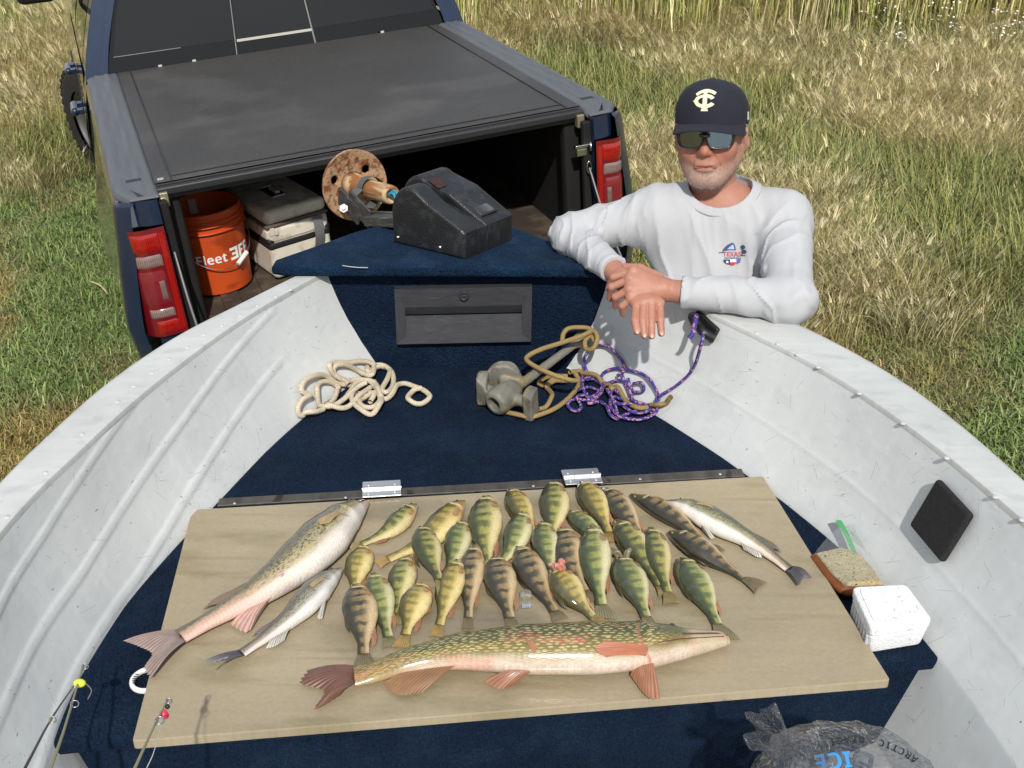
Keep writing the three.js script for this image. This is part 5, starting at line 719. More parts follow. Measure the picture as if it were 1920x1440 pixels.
    if (i === 20 || i === 18) { const gm = mat(i === 20 ? col(0.55, 0.2, 0.16) : col(0.2, 0.16, 0.1), 0.3, { clearcoat: 0.8 }); const gs = []; for (let k = 0; k < (i === 20 ? 6 : 3); k++) { const p = f.onSkin(0.03 + 0.2 * r(), -0.8 + 1.3 * r(), 0.003), p2 = p.clone().add(V((r() - 0.5) * 0.03, 0.008 + 0.008 * r(), (r() - 0.6) * 0.022)); gs.push(tube([p, p.clone().lerp(p2, 0.5).add(V(0, 0.006, 0)), p2], 0.0035 + 0.002 * r(), 7, 4)); } obj('open_gill', gs, gm, f.root, i === 20 ? 'pink torn gills' : 'brown lifted gill flap'); }
  });
  const iceM = mat(col(0.95, 0.97, 1), 0.08, { transmission: 1, ior: 1.31, thickness: 0.02 });
  const ip = atY(986, 1135, BOARD); single('ice_cube', [box(0.022, 0.03, 0.026, ip.clone().add(V(0, 0.0152, 0)), 0.005, new THREE.Quaternion().setFromAxisAngle(V(0, 1, 0), 0.15))], iceM, ip, 'single melting ice cube on the board between two dark perch', 'ice cube');
}

// ---------------------------------------------------------------- ropes, anchors, winch, rods, boxes and bags
scene.updateMatrixWorld(true);
{
  const ropeTex = (c0, c1, c2, n) => tex(128, 64, (x, y) => { const a = x * n + y * 2, s = Math.abs(Math.sin(a * Math.PI)), b = tn(x, y, 60, 30, 4), f = Math.floor(x * n * 2 + y * 2) % 5; const c = c2 && h3(Math.floor(x * n + y * 2), Math.floor(y * 6), 2) > 0.8 ? c2 : L3(c0, c1, s); const k = 0.85 + 0.3 * b; return [c[0] * k, c[1] * k, c[2] * k]; });
  const ropeBump = gray(128, 64, (x, y) => 0.5 + 0.5 * Math.sin((x * 12 + y * 2) * Math.PI * 2) * Math.sin((x * 12 - y * 2) * Math.PI * 2));
  const lay = (pts, r, amp, seed, meshes) => { const out = []; const c = new THREE.CatmullRomCurve3(pts.map(([u, v]) => V(u, v, 0)), false, 'centripetal'); const n = pts.length * 5; let y = 0; for (let i = 0; i <= n; i++) { const q = c.getPoint(i / n); const h = hit(q.x, q.y, meshes); if (!h) continue; const k = n3(i * 0.16 + seed, seed * 3.1); const up = r + amp * k; const d = h.n.clone().multiplyScalar(up * 0.7).add(V(0, up * 0.35, 0)); out.push(h.p.clone().add(d)); } for (let it = 0; it < 2; it++) for (let i = 1; i < out.length - 1; i++) out[i].lerp(out[i - 1].clone().add(out[i + 1]).multiplyScalar(0.5), 0.5); return out; };
  const S = [B.deck, B.hullL, B.hullR, B.riser];
  const z1 = (l) => l.map(([x, y]) => [540 + x / 6.857, 660 + y / 6.857]), z2 = (l) => l.map(([x, y]) => [880 + x / 4.8, 590 + y / 4.8]);
  const rope = (name, label, paths, r, m, amp, base, cat = 'rope') => single(name, paths.map((p, i) => tube(p[0].isVector3 ? p : lay(p, r, amp, i * 7 + 1, S), r, 8, p[0].isVector3 ? 8 : 2)), m, base, label, cat);
  rope('white_rope', 'coiled white braided rope on the left of the navy deck', [z1([[460, 800], [310, 885], [150, 850], [95, 760], [150, 650], [240, 600], [130, 540], [165, 420], [300, 345], [460, 330], [600, 420], [720, 460], [800, 530]]), z1([[860, 590], [720, 700], [560, 795], [430, 765], [345, 650], [320, 510], [400, 410], [560, 430], [640, 540], [600, 660], [500, 770], [640, 800], [820, 740], [950, 640], [1060, 540]]), z1([[1010, 510], [880, 560], [820, 650], [880, 770], [1000, 845], [1120, 835], [1205, 740], [1195, 600], [1120, 470], [980, 430], [860, 490], [815, 580], [760, 650]]), z1([[900, 650], [1030, 580], [1160, 600], [1190, 690], [1090, 785], [970, 770], [920, 690], [1000, 630], [1110, 650], [1060, 720]]), z1([[1160, 540], [1060, 440], [860, 410], [680, 380], [540, 300], [490, 210], [580, 160], [760, 165], [900, 150], [1040, 190], [1110, 290], [1080, 380], [960, 330], [860, 250], [700, 205], [560, 220], [570, 320], [700, 400], [860, 430]]), z1([[960, 230], [1050, 340], [1130, 270], [1230, 250], [1320, 300], [1290, 420], [1210, 570], [1260, 610], [1350, 490], [1350, 350], [1240, 250], [1120, 240]]), z1([[1110, 430], [1160, 560], [1220, 670], [1350, 610], [1410, 500], [1500, 470], [1620, 510], [1760, 570], [1830, 640], [1740, 710], [1600, 715], [1540, 660], [1600, 580], [1720, 565]])], 0.0074, mat(col(0.74, 0.68, 0.57), 0.85, { map: ropeTex([250, 245, 236], [212, 204, 190], null, 12), bumpMap: ropeBump, bumpScale: 0.001 }), 0.02, atY(665, 745, DECK));
  rope('tan_rope', 'tan braided anchor rope looped over the grey anchor', [[[1082, 714, 2.88], [1066, 712, 2.86], [1030, 700, 2.87], [995, 682, 2.92], [988, 670, 2.95], [1012, 656, 2.96], [1055, 642, 2.95], [1090, 630, 2.95], [1112, 621, 2.95], [1120, 634, 2.93], [1113, 652, 2.93], [1100, 655, 2.95], [1097, 640, 2.96], [1108, 630, 2.96], [1116, 640, 2.95]].map(P3), [[1117, 630, 2.97], [1104, 616, 2.99], [1080, 614, 2.99], [1064, 617, 2.98], [1056, 627, 2.97], [1054, 642, 2.955]].map(P3), z2([[900, 600], [960, 575], [1080, 545], [1190, 580], [1240, 680], [1290, 690], [1340, 730], [1430, 840], [1520, 895], [1600, 885]]), z2([[930, 580], [990, 640], [910, 780], [780, 890], [640, 950], [560, 970], [400, 930], [240, 870], [225, 820]]), z2([[880, 580], [720, 600], [620, 655], [700, 690], [745, 780], [700, 860], [620, 890]]), z2([[1240, 730], [1230, 680], [1300, 660], [1340, 700], [1280, 730], [1250, 690]]), z2([[820, 590], [760, 640], [680, 700], [760, 660], [880, 640]]), z2([[1660, 830], [1740, 840], [1800, 800], [1850, 765]])], 0.0068, mat(col(0.6, 0.5, 0.33), 0.9, { map: ropeTex([226, 212, 176], [160, 146, 108], null, 16), bumpMap: ropeBump, bumpScale: 0.001 }), 0.022, atY(1060, 740, DECK));
  const blue = mat(col(0.9, 0.9, 0.9), 0.7, { map: ropeTex([78, 76, 172], [50, 48, 128], [190, 130, 150], 10), bumpMap: ropeBump, bumpScale: 0.0008 });
  const dock = [z2([[1740, 740], [1700, 800], [1560, 830], [1440, 870], [1340, 860], [1265, 770], [1290, 730], [1340, 760]]), z2([[1720, 770], [1690, 660], [1600, 560], [1450, 512], [1300, 500], [1210, 560], [1240, 640], [1360, 600], [1450, 640], [1480, 740], [1400, 800], [1300, 770], [1260, 840], [1330, 960], [1480, 990], [1640, 965], [1725, 860], [1700, 770]]), z2([[1360, 570], [1420, 500], [1320, 340], [1220, 290], [1120, 315], [1065, 420], [1080, 540]]), z2([[1010, 600], [1020, 720], [1070, 780], [1190, 700], [1180, 620], [1060, 600], [990, 660]]), z2([[980, 740], [1100, 680], [1180, 740], [1080, 810], [930, 800], [880, 850], [950, 900], [1010, 860], [960, 800], [1060, 760]]), z2([[1180, 800], [1240, 890], [1270, 970], [1340, 970], [1290, 830], [1240, 750]]), z2([[1500, 640], [1590, 640], [1590, 700], [1500, 710], [1460, 650], [1440, 580]]), z2([[1370, 850], [1490, 930], [1630, 900], [1600, 850], [1490, 890], [1380, 940]]), z2([[1060, 640], [1150, 600], [1220, 650], [1170, 760], [1060, 850], [1160, 850]]), z2([[1380, 540], [1420, 640], [1470, 700], [1510, 800], [1600, 820], [1690, 880]])];
  const line = [B.fair(0.012, 0.0, 0.024), B.fair(0.0, 0.03, 0.03)]; const g = dock.map((p, i) => tube(lay(p, 0.0044, 0.02, i * 5 + 2, S), 0.0044, 8, 2));
  const endp = lay(z2([[1720, 750], [1700, 790]]), 0.0044, 0.01, 3, S)[0]; g.push(tube([line[0], atY(1316, 640, 1.345), atY(1300, 690, 1.245), atY(1272, 720, 1.185), endp], 0.0044, 8, 10));
  g.push(tube([B.fair(-0.01, 0, 0.03), B.fair(-0.02, 0.02, 0.034), atY(1300, 622, 1.36), atY(1292, 634, 1.345)], 0.0062, 8, 8));
  single('blue_rope', g, blue, atY(1170, 750, DECK), 'violet blue dock line flecked red, coiled and tied to the right hull', 'rope');
  // grey cast anchor, meshed from a distance field
  const c = atY(948, 742, DECK + 0.05), tipA = hit(1092, 655, [B.hullR]).p.clone().add(V(-0.012, 0.035, 0.02)); const ax = tipA.clone().sub(c).normalize(); const s1 = V(0, 1, 0).cross(ax).normalize(), s2 = ax.clone().cross(s1).normalize();
  const f3 = [0.2, 2.3, 4.4].map(a => { const d = s1.clone().multiplyScalar(Math.cos(a)).addScaledVector(s2, Math.sin(a)); return d; });
  const paddles = [[atY(905, 728, DECK + 0.05), V(-0.9, 0, -0.1).normalize()], [atY(995, 757, DECK + 0.046), V(0.9, 0, 0.35).normalize()], [atY(946, 706, DECK + 0.075), V(0.1, 0.2, -1).normalize()]];
  const sdf = (x, y, z) => {
    const px = x - c.x, py = y - c.y, pz = z - c.z; const h = px * ax.x + py * ax.y + pz * ax.z, rd = Math.sqrt(Math.max(0, px * px + py * py + pz * pz - h * h));
    let d = smax(rd - 0.036 + 0.25 * Math.max(0, h) , Math.abs(h + 0.003) - 0.046, 0.016); d = smin(d, cap(x, y, z, c, tipA, 0.014, 0.0105), 0.02);
    for (const [p, dir] of paddles) { const qx = x - p.x, qy = y - p.y, qz = z - p.z; const o = qx * dir.x + qy * dir.y + qz * dir.z, a = qx * ax.x + qy * ax.y + qz * ax.z; const l = Math.sqrt(Math.max(0, qx * qx + qy * qy + qz * qz - o * o - a * a)); const bx = Math.abs(o) - 0.009, by = Math.abs(a) - 0.02, bz = l - 0.04 + 0.2 * Math.abs(a); const e = Math.hypot(Math.max(bx, 0), Math.max(by, 0), Math.max(bz, 0)) + Math.min(0, Math.max(bx, by, bz)) - 0.006; d = smin(d, e, 0.016); d = smin(d, cap(x, y, z, c, p, 0.02, 0.013), 0.01); }
    d = smax(d, -(smax(rd - 0.018, h - 0.0, 0.004)), 0.005); // hollow in the hub
    const q = tipA; d = smin(d, ell(x, y, z, q.clone().addScaledVector(ax, 0.01), 0.022, 0.022, 0.022), 0.02);
    return Math.max(d + 0.001 * (n3(x * 160, y * 160, z * 160) - 0.5), DECK + 0.001 - y);
  };
  const gm = mat(col(0.34, 0.335, 0.31), 0.62, { metalness: 0.1, map: tex(256, 256, (x, y) => { const a = tfbm(x, y, 6, 6, 4, 5), b = sstep(0.5, 0.7, tfbm(x, y, 9, 9, 4, 15)); return [190 + 80 * (a - 0.5) + 40 * b, 188 + 80 * (a - 0.5) + 24 * b, 180 + 80 * (a - 0.5) - 6 * b]; }) });
  single('river_anchor', [surfaceNet(sdf, V(c.x - 0.12, DECK - 0.005, c.z - 0.26), V(tipA.x + 0.05, tipA.y + 0.06, c.z + 0.09), 0.0042, 0.2)], gm, c.clone().setY(DECK), 'grey cast anchor with broad flukes lying on the deck under the tan rope', 'anchor');
  // anchor winch on the bow deck
  const F = atY(871, 487, 1.417), Lp = atY(738.5, 455, 1.417), Rp = atY(975, 452, 1.417); const da = Lp.clone().sub(F), db = Rp.clone().sub(F); const la = da.length(), lb = db.length(); const ua = da.clone().normalize(), ub = db.clone().addScaledVector(da.clone().normalize(), -db.dot(da.clone().normalize()) * 0.6).normalize();
  const house = (prof, b0, b1, bev) => { const s = new THREE.Shape(); prof.forEach(([a, h], i) => i ? s.lineTo(a * la, h) : s.moveTo(a * la, h)); const ge = new THREE.ExtrudeGeometry(s, { depth: (b1 - b0) * lb - 2 * bev, bevelEnabled: true, bevelThickness: bev, bevelSize: bev, bevelOffset: -bev, bevelSegments: 3 }); return boxUV(ge.applyMatrix4(new THREE.Matrix4().makeBasis(ua, V(0, 1, 0), ub).setPosition(F.clone().addScaledVector(ub, b0 * lb + bev))), 0.25); };
  const hump = (k, e) => { const P = [[0, 0], [0, 0.074], [0.04, 0.082], [0.5, 0.126 * k + 0.01]]; for (let i = 0; i <= 10; i++) { const an = mix(2.05, -0.15, i / 10); P.push([e - 0.23 + 0.25 * Math.cos(an), 0.086 + 0.085 * k * Math.sin(an)]); } P.push([e + 0.02, 0]); return P; };
  const wm = mat(col(0.026, 0.027, 0.03), 0.42, { map: tex(512, 512, (x, y) => { const a = tfbm(x, y, 5, 5, 4, 5), d = sstep(0.52, 0.8, tfbm(x, y, 11, 11, 5, 15)), s = sstep(0.95, 0.99, tn(x, y, 40, 200, 8)); const k = 190 + 60 * (a - 0.5) + 75 * d + 70 * s; return [k, k, k]; }), bumpMap: gray(256, 256, (x, y) => tn(x, y, 120, 120, 4)), bumpScale: 0.0006 });
  const winch = thing('anchor_winch', 'black plastic anchor winch housing bolted on the lighter blue bow deck', 'winch', F.clone().lerp(Lp, 0.5));
  obj('housing', [house(hump(1.0, 1.0), 0, 0.3, 0.008), house(hump(1.06, 1.18), 0.42, 1, 0.01), house([[0, 0], [0, 0.073], [0.04, 0.08], [0.52, 0.118], [0.62, 0.1], [0.8, 0.04], [0.8, 0]], 0.28, 0.44, 0.003)], wm, winch);
  const ap = (a, b, h) => F.clone().addScaledVector(ua, a * la).addScaledVector(ub, b * lb).add(V(0, h, 0)); const sl = V(0, 0.05, 0).addScaledVector(ua, 0.5 * la).normalize(), sn = ub.clone().cross(sl).normalize(); if (sn.y < 0) sn.negate(); const wq = new THREE.Quaternion().setFromRotationMatrix(new THREE.Matrix4().makeBasis(ub, sn, ub.clone().cross(sn)));
  obj('label_plate', [box(0.062, 0.006, 0.062, ap(0.22, 0.66, 0.1035), 0.003, wq)], mat(col(0.1, 0.1, 0.105), 0.35, { map: tex(64, 64, (x, y) => { const k = 150 + 100 * sstep(0.1, 0.9, x) * (0.5 + tfbm(x, y, 6, 6, 3, 3)); return [k, k, k]; }) }), winch); obj('plate_ridge', [box(0.068, 0.006, 0.008, ap(0.1, 0.66, 0.095), 0.003, wq)], wm, winch);
  obj('worn_sticker', [box(0.04, 0.002, 0.045, ap(0.72, 0.5, 0.163), 0.0008, wq)], mat(col(0.09, 0.05, 0.045), 0.6, { map: tex(64, 64, (x, y) => tn(x, y, 5, 5, 2) > 0.55 ? [230, 120, 100] : [150, 140, 136]) }), winch);
  for (const [a, b, h] of [[0.93, -0.005, 0.02], [0.33, -0.005, 0.02]]) obj('screw', [sph(0.0045, ap(a, b, h), 10, 8)], B.metal, winch);
  // arm reaching forward from the winch, with side plates and a strap round the anchor shank
  const axis = CR.clone().multiplyScalar(0.58).addScaledVector(CU, -0.27).addScaledVector(CB, 0.77).normalize(); const D0 = atD(662, 346, 3.5), D1 = D0.clone().addScaledVector(axis, 0.27);
  const am = mat(col(0.15, 0.15, 0.15), 0.5, { metalness: 0.5, map: wm.map }); const aA = ap(0.95, 0.35, 0.045), aB = atD(645, 392, 3.36), aC = atD(655, 372, 3.36);
  const bar = (p, q, w, h, m2) => { const d = q.clone().sub(p), L = d.length(); const x = d.clone().normalize(), y = V(0, 1, 0).addScaledVector(x, -x.y).normalize(); return box(L, h, w, V(0, 0, 0), 0.003).applyMatrix4(new THREE.Matrix4().makeBasis(x, y, x.clone().cross(y)).setPosition(p.clone().lerp(q, 0.5))); };
  const mid = aA.clone().lerp(aB, 0.62).add(V(0, -0.02, 0)); const arm = obj('arm', [bar(aA, mid, 0.05, 0.03), bar(aA.clone().add(V(0, 0.0, -0.04)), mid.clone().add(V(0, 0, -0.04)), 0.012, 0.03)], am, winch, 'flat grey metal arm');
  const side = axis.clone().cross(CB).normalize(); for (const s of [0, 1]) obj('side_plate', [bar(mid.clone().addScaledVector(axis, -0.002 - s * 0.07), aC.clone().addScaledVector(axis, -s * 0.07), 0.009, 0.062)], am, arm);
  obj('pivot_bolt', [cyl(0.014, 0.014, atD(645, 391, 3.345), atD(645, 391, 3.345).addScaledVector(CB, 0.006), 6), cyl(0.006, 0.006, atD(645, 391, 3.345), atD(645, 391, 3.345).addScaledVector(CB, 0.014), 12)], mat(col(0.4, 0.38, 0.36), 0.5, { metalness: 0.6 }), arm);
  const sc = D0.clone().addScaledVector(axis, 0.12); const sx = CR.clone().addScaledVector(axis, -CR.dot(axis)).normalize(), sy = axis.clone().cross(sx); const st = (a, r) => sc.clone().addScaledVector(sx, Math.cos(a) * r).addScaledVector(sy, Math.sin(a) * r);
  const arc = []; for (let i = 0; i <= 16; i++) arc.push(st(mix(-0.6, 3.0, i / 16) , 0.041)); const strapG = gridGeo(20, 1, (a, b) => { const i = a * 16, k = Math.min(15, Math.floor(i)); const p = arc[k].clone().lerp(arc[k + 1], i - k); return [p.addScaledVector(axis, (b - 0.5) * 0.034), a, b]; });
  obj('shank_strap', [strapG, bar(arc[16], aC.clone().addScaledVector(CB, 0.0), 0.034, 0.006), bar(arc[0], aC.clone().add(V(0.06, -0.03, 0)), 0.03, 0.006)], mat(col(0.09, 0.1, 0.1), 0.6, { side: THREE.DoubleSide }), arm);
  // rusty mushroom anchor hanging in the arm
  const rustT = tex(512, 512, (x, y) => { const a = tfbm(x, y, 6, 6, 5, 5), b = sstep(0.5, 0.72, tfbm(x, y, 10, 10, 5, 15)), c2 = sstep(0.62, 0.75, tfbm(x, y, 30, 30, 3, 25)); const c = L3(L3([158, 120, 88], [178, 150, 118], a), [120, 70, 44], b); return c.map(q => q * (1 - 0.35 * c2)); });
  const rust = mat(0xffffff, 0.82, { map: rustT, bumpMap: gray(256, 256, (x, y) => tfbm(x, y, 30, 30, 4, 3)), bumpScale: 0.002 }), rust2 = mat(0xffffff, 0.75, { map: tex(256, 256, (x, y) => { const a = tfbm(x, y, 7, 4, 4, 8), b = sstep(0.48, 0.66, tfbm(x, y, 8, 5, 4, 18)); return L3(L3([186, 158, 118], [208, 188, 152], a), [146, 98, 60], b); }) });
  const ma = thing('mushroom_anchor', 'rusty mushroom anchor with three holes held in the winch arm', 'anchor', D0.clone());
  const sh = new THREE.Shape(); sh.absarc(0, 0, 0.112, 0, Math.PI * 2, false); for (const a of [0.75, 2.84, 4.9]) { const h = new THREE.Path(); h.absarc(Math.cos(a) * 0.068, Math.sin(a) * 0.068, 0.017, 0, Math.PI * 2, true); sh.holes.push(h); }
  const dg = clean(new THREE.ExtrudeGeometry(sh, { depth: 0.009, bevelEnabled: true, bevelThickness: 0.003, bevelSize: 0.003, bevelSegments: 2, curveSegments: 40 })); 
  // a dense dish instead of flat triangles: push by radius
  const dish = (g2) => { const p = g2.attributes.position; for (let i = 0; i < p.count; i++) { const r = Math.hypot(p.getX(i), p.getY(i)); p.setZ(i, p.getZ(i) + 2.2 * r * r); } g2.computeVertexNormals(); return g2; };
  const sub = (g2, n) => { for (let k = 0; k < n; k++) { const p = g2.attributes.position, o = []; for (let i = 0; i < p.count; i += 3) { const a = V().fromBufferAttribute(p, i), b = V().fromBufferAttribute(p, i + 1), c3 = V().fromBufferAttribute(p, i + 2), e = a.clone().lerp(b, 0.5), f = b.clone().lerp(c3, 0.5), h = c3.clone().lerp(a, 0.5); for (const q of [a, e, h, e, b, f, h, f, c3, e, f, h]) o.push(q.x, q.y, q.z); } g2 = new THREE.BufferGeometry(); g2.setAttribute('position', new THREE.Float32BufferAttribute(o, 3)); } return g2; };
  let dd = toCreasedNormals(dish(sub(dg, 2)), 0.6); const M = new THREE.Matrix4().makeBasis(sx, sy, axis).setPosition(D0.clone().addScaledVector(axis, -0.02)); dd = boxUV(dd, 0.25); dd.applyMatrix4(M);
  obj('disc', [dd], rust, ma, 'rusty dished disc with three holes');
  obj('shank', [lathe([[0, 0], [0.042, 0], [0.036, 0.03], [0.03, 0.05], [0.03, 0.25], [0.028, 0.262], [0.02, 0.266], [0.018, 0.25], [0, 0.25]], D0.clone().addScaledVector(axis, -0.006), axis, 28)], rust2, ma);
  const cy = mat(col(0.03, 0.28, 0.4), 0.6); const ro = []; for (let k = 0; k < 4; k++) { const o = D1.clone().addScaledVector(sx, (k - 1.5) * 0.008).addScaledVector(sy, 0.006 * Math.sin(k * 2)); ro.push(tube([o.clone().addScaledVector(axis, -0.02), o.clone().addScaledVector(axis, 0.012).addScaledVector(CU, 0.01), o.clone().addScaledVector(axis, 0.03).addScaledVector(CU, -0.004), o.clone().addScaledVector(axis, 0.035).addScaledVector(CU, -0.028)], 0.0042, 6, 4)); }
  obj('rope_knot', ro, cy, ma, 'bright cyan rope knot at the shank end');
  single('winch_cord', [tube([D1.clone().addScaledVector(CU, -0.01), D1.clone().lerp(ap(0.95, 0.36, 0.09), 0.5).add(V(0, -0.012, 0)), ap(0.8, 0.36, 0.09)], 0.003, 6)], cy, D1, 'short cyan cord from the mushroom anchor into the winch', 'cord');
}
{
  // white foam box
  const foam = mat(col(0.86, 0.87, 0.88), 0.8, { map: tex(512, 512, (x, y) => { const a = tfbm(x, y, 50, 50, 2, 5), d = sstep(0.68, 0.8, tfbm(x, y, 9, 9, 5, 15)), s = sstep(0.74, 0.8, tfbm(x, y, 22, 22, 3, 33)); const k = 244 + 10 * (a - 0.5); return [k - 16 * d - 34 * s, k - 20 * d - 38 * s, k - 24 * d - 36 * s]; }), bumpMap: gray(256, 256, (x, y) => tn(x, y, 60, 60, 3)), bumpScale: 0.0008 });
  const h = 0.066, a = atY(1634, 1181, DECK + h), b = atY(1750, 1162, DECK + h), c = atY(1700, 1094, DECK + h), d = atY(1597, 1099, DECK + h);
  const o = a.clone().add(b).add(c).add(d).multiplyScalar(0.25).setY(DECK); const q = [a, b, c, d];
  const lay = (y0, y1, k0, k1, bev) => { const P = q.map(p => [o.x + (p.x - o.x) * k0, o.z + (p.z - o.z) * k0]); const R = []; P.forEach((p, i) => { const pa = P[(i + 3) % 4], pb = P[(i + 1) % 4]; const l = (u, v, r) => { const dx = v[0] - u[0], dz = v[1] - u[1], n = Math.hypot(dx, dz); return [u[0] + dx / n * r, u[1] + dz / n * r]; }; const A = l(p, pa, 0.014), Bq = l(p, pb, 0.014); for (let t = 0; t <= 1.001; t += 0.25) R.push([mix(mix(A[0], p[0], t), mix(p[0], Bq[0], t), t), mix(mix(A[1], p[1], t), mix(p[1], Bq[1], t), t)]); }); const g = clean(slab(R, y0, y1, bev, 3)); const p = g.attributes.position; for (let i = 0; i < p.count; i++) { const t = clamp((p.getY(i) - y0) / (y1 - y0)); const k = mix(k1, 1, t); p.setX(i, o.x + (p.getX(i) - o.x) * k); p.setZ(i, o.z + (p.getZ(i) - o.z) * k); } g.computeVertexNormals(); return boxUV(g, 0.2); };
  const fb = thing('foam_box', 'white foam bait box with lid at the right of the tan board', 'box', o);
  obj('box_base', [lay(DECK + 0.002, DECK + 0.044, 0.97, 0.9, 0.004)], foam, fb); const lid = obj('lid', [lay(DECK + 0.045, DECK + h, 1, 0.985, 0.005)], foam, fb);
  obj('lid_panel', [lay(DECK + h - 0.001, DECK + h + 0.0025, 0.82, 1, 0.001)], foam, lid);
  const ribs = []; for (let i = 0; i < 7; i++) { const p = a.clone().lerp(d, 0.12 + i * 0.12); const r = p.clone().lerp(o, 0.045); r.y = DECK + 0.024; ribs.push(box(0.007, 0.034, 0.009, r, 0.003)); }
  obj('side_rib', ribs, foam, fb).userData.kind = 'stuff';
  // bag of bedding or bread with a green zip
  const bp = (u, v, y) => atY(u, v, y); const bedT = tex(512, 512, (x, y) => { const n = tfbm(x, y, 8, 8, 4, 4), s = tn(x, y, 44, 44, 9) > 0.86 ? 1 : 0, s2 = tn(x, y, 90, 90, 12) > 0.8 ? 1 : 0; const k = 0.9 + 0.25 * (n - 0.5); return L3(L3([214 * k, 196 * k, 150 * k], [140, 112, 70], s2 * 0.4), [70, 50, 34], s * 0.7); });
  const c0 = [[1531, 1034], [1578, 1023], [1614, 1036], [1640, 1066], [1656, 1092], [1592, 1094], [1562, 1074]].map(([u, v]) => bp(u, v, DECK + 0.034)); const bo = c0.reduce((s, p) => s.add(p), V(0, 0, 0)).multiplyScalar(1 / c0.length).setY(DECK);
  const bag = thing('zip_bag', 'clear zip bag with speckled beige contents and green strip', 'bag', bo);
  const br = clean(slab(c0.map(p => [p.x, p.z]), DECK + 0.003, DECK + 0.034, 0.008, 4)); obj('bread_slice', [boxUV(br, 0.16)], mat(0xffffff, 0.85, { map: bedT, bumpMap: carpetBump, bumpScale: 0.004 }), bag, 'speckled beige slice');
  const cr = c0.concat([c0[0]]).slice(4).map(p => V(p.x + (p.x - bo.x) * 0.02, DECK + 0.017, p.z + (p.z - bo.z) * 0.04)); obj('crust', [tube(cr, 0.011, 10, 8)], mat(col(0.36, 0.13, 0.05), 0.6, { map: bedT }), bag, 'reddish brown edge');
  const film = mat(col(0.93, 0.95, 0.95), 0.12, { transmission: 0.92, thickness: 0, ior: 1.25, side: THREE.DoubleSide, specularIntensity: 0.7, bumpMap: gray(256, 256, (x, y) => tfbm(x, y, 5, 5, 4, 8)), bumpScale: 0.006 });
  const e0 = hit(1561, 988, [B.hullR, B.deck]), e1 = hit(1617, 984, [B.hullR, B.deck]), e2 = hit(1668, 1090, [B.hullR, B.deck]); const U = (h_, k) => h_.p.clone().addScaledVector(h_.n, k);
  const f0 = bp(1528, 1036, DECK + 0.04), f1 = bp(1586, 1100, DECK + 0.044); const A = U(e0, 0.01), Bq = U(e1, 0.012), C = U(e2, 0.012);
  obj('bag_film', [gridGeo(24, 24, (s, t) => { const top = f0.clone().lerp(A, 0.0).lerp(f1, t), right = A.clone().lerp(Bq, 0.5).lerp(C, t); const p = top.lerp(right, s); p.y += 0.012 * Math.sin(Math.PI * s) + 0.008 * (fbm(s * 6, t * 6) - 0.5); return [p, s, t]; }), gridGeo(10, 12, (s, t) => { const p = A.clone().lerp(Bq, s).lerp(Bq.clone().lerp(C, s), t * 0.5); p.y += 0.004 * Math.sin(s * 9); return [p, s, t]; })], film, bag);
  const z0 = hit(1584, 979, [B.hullR, B.deck]), za = hit(1603, 1010, [B.hullR, B.deck]), zb = hit(1617, 1042, [B.hullR, B.deck]); const zc = [U(z0, 0.02), U(za, 0.022), U(zb, 0.022)]; const zs2 = sampler(zc);
  obj('zip_strip', [gridGeo(12, 2, (s, t) => { const p = zs2(s); p.x += (t - 0.5) * 0.014 * (1 - 0.3 * s); p.y += 0.002 * Math.cos((t - 0.5) * 3); return [p, s, t]; })], mat(col(0.06, 0.3, 0.1), 0.4, { side: THREE.DoubleSide }), bag, 'green zip strip');
  // white ring of a cup lid half under the board
  const rc = atY(278, 1274, DECK + 0.008); const ring = thing('measuring_ring', 'white plastic ring sticking out under the left edge of the tan board', 'ring', rc.clone().setY(DECK));
  obj('ring_wall', [new THREE.TorusGeometry(0.0285, 0.0045, 10, 40).rotateX(Math.PI / 2).scale(1, 1.3, 1).translate(rc.x, DECK + 0.007, rc.z)], mat(col(0.8, 0.8, 0.78), 0.4), ring);
  const tk = []; for (let i = 0; i < 5; i++) { const an = 2.6 + i * 0.22; tk.push(box(0.006, 0.001, 0.0016, V(rc.x + Math.cos(an) * 0.024, DECK + 0.0125, rc.z + Math.sin(an) * 0.024), 0.0004, new THREE.Quaternion().setFromAxisAngle(V(0, 1, 0), -an))); } obj('tick_mark', tk, B.black, ring).userData.kind = 'stuff';
  // fishing rods leaning in from the lower left corner
  const rodM = mat(col(0.03, 0.028, 0.025), 0.35, { clearcoat: 0.6 }), rodG = mat(col(0.2, 0.19, 0.1), 0.35, { clearcoat: 0.6 }), guideM = mat(col(0.35, 0.34, 0.32), 0.3, { metalness: 0.8 }), lineM = mat(col(0.55, 0.55, 0.5), 0.4);
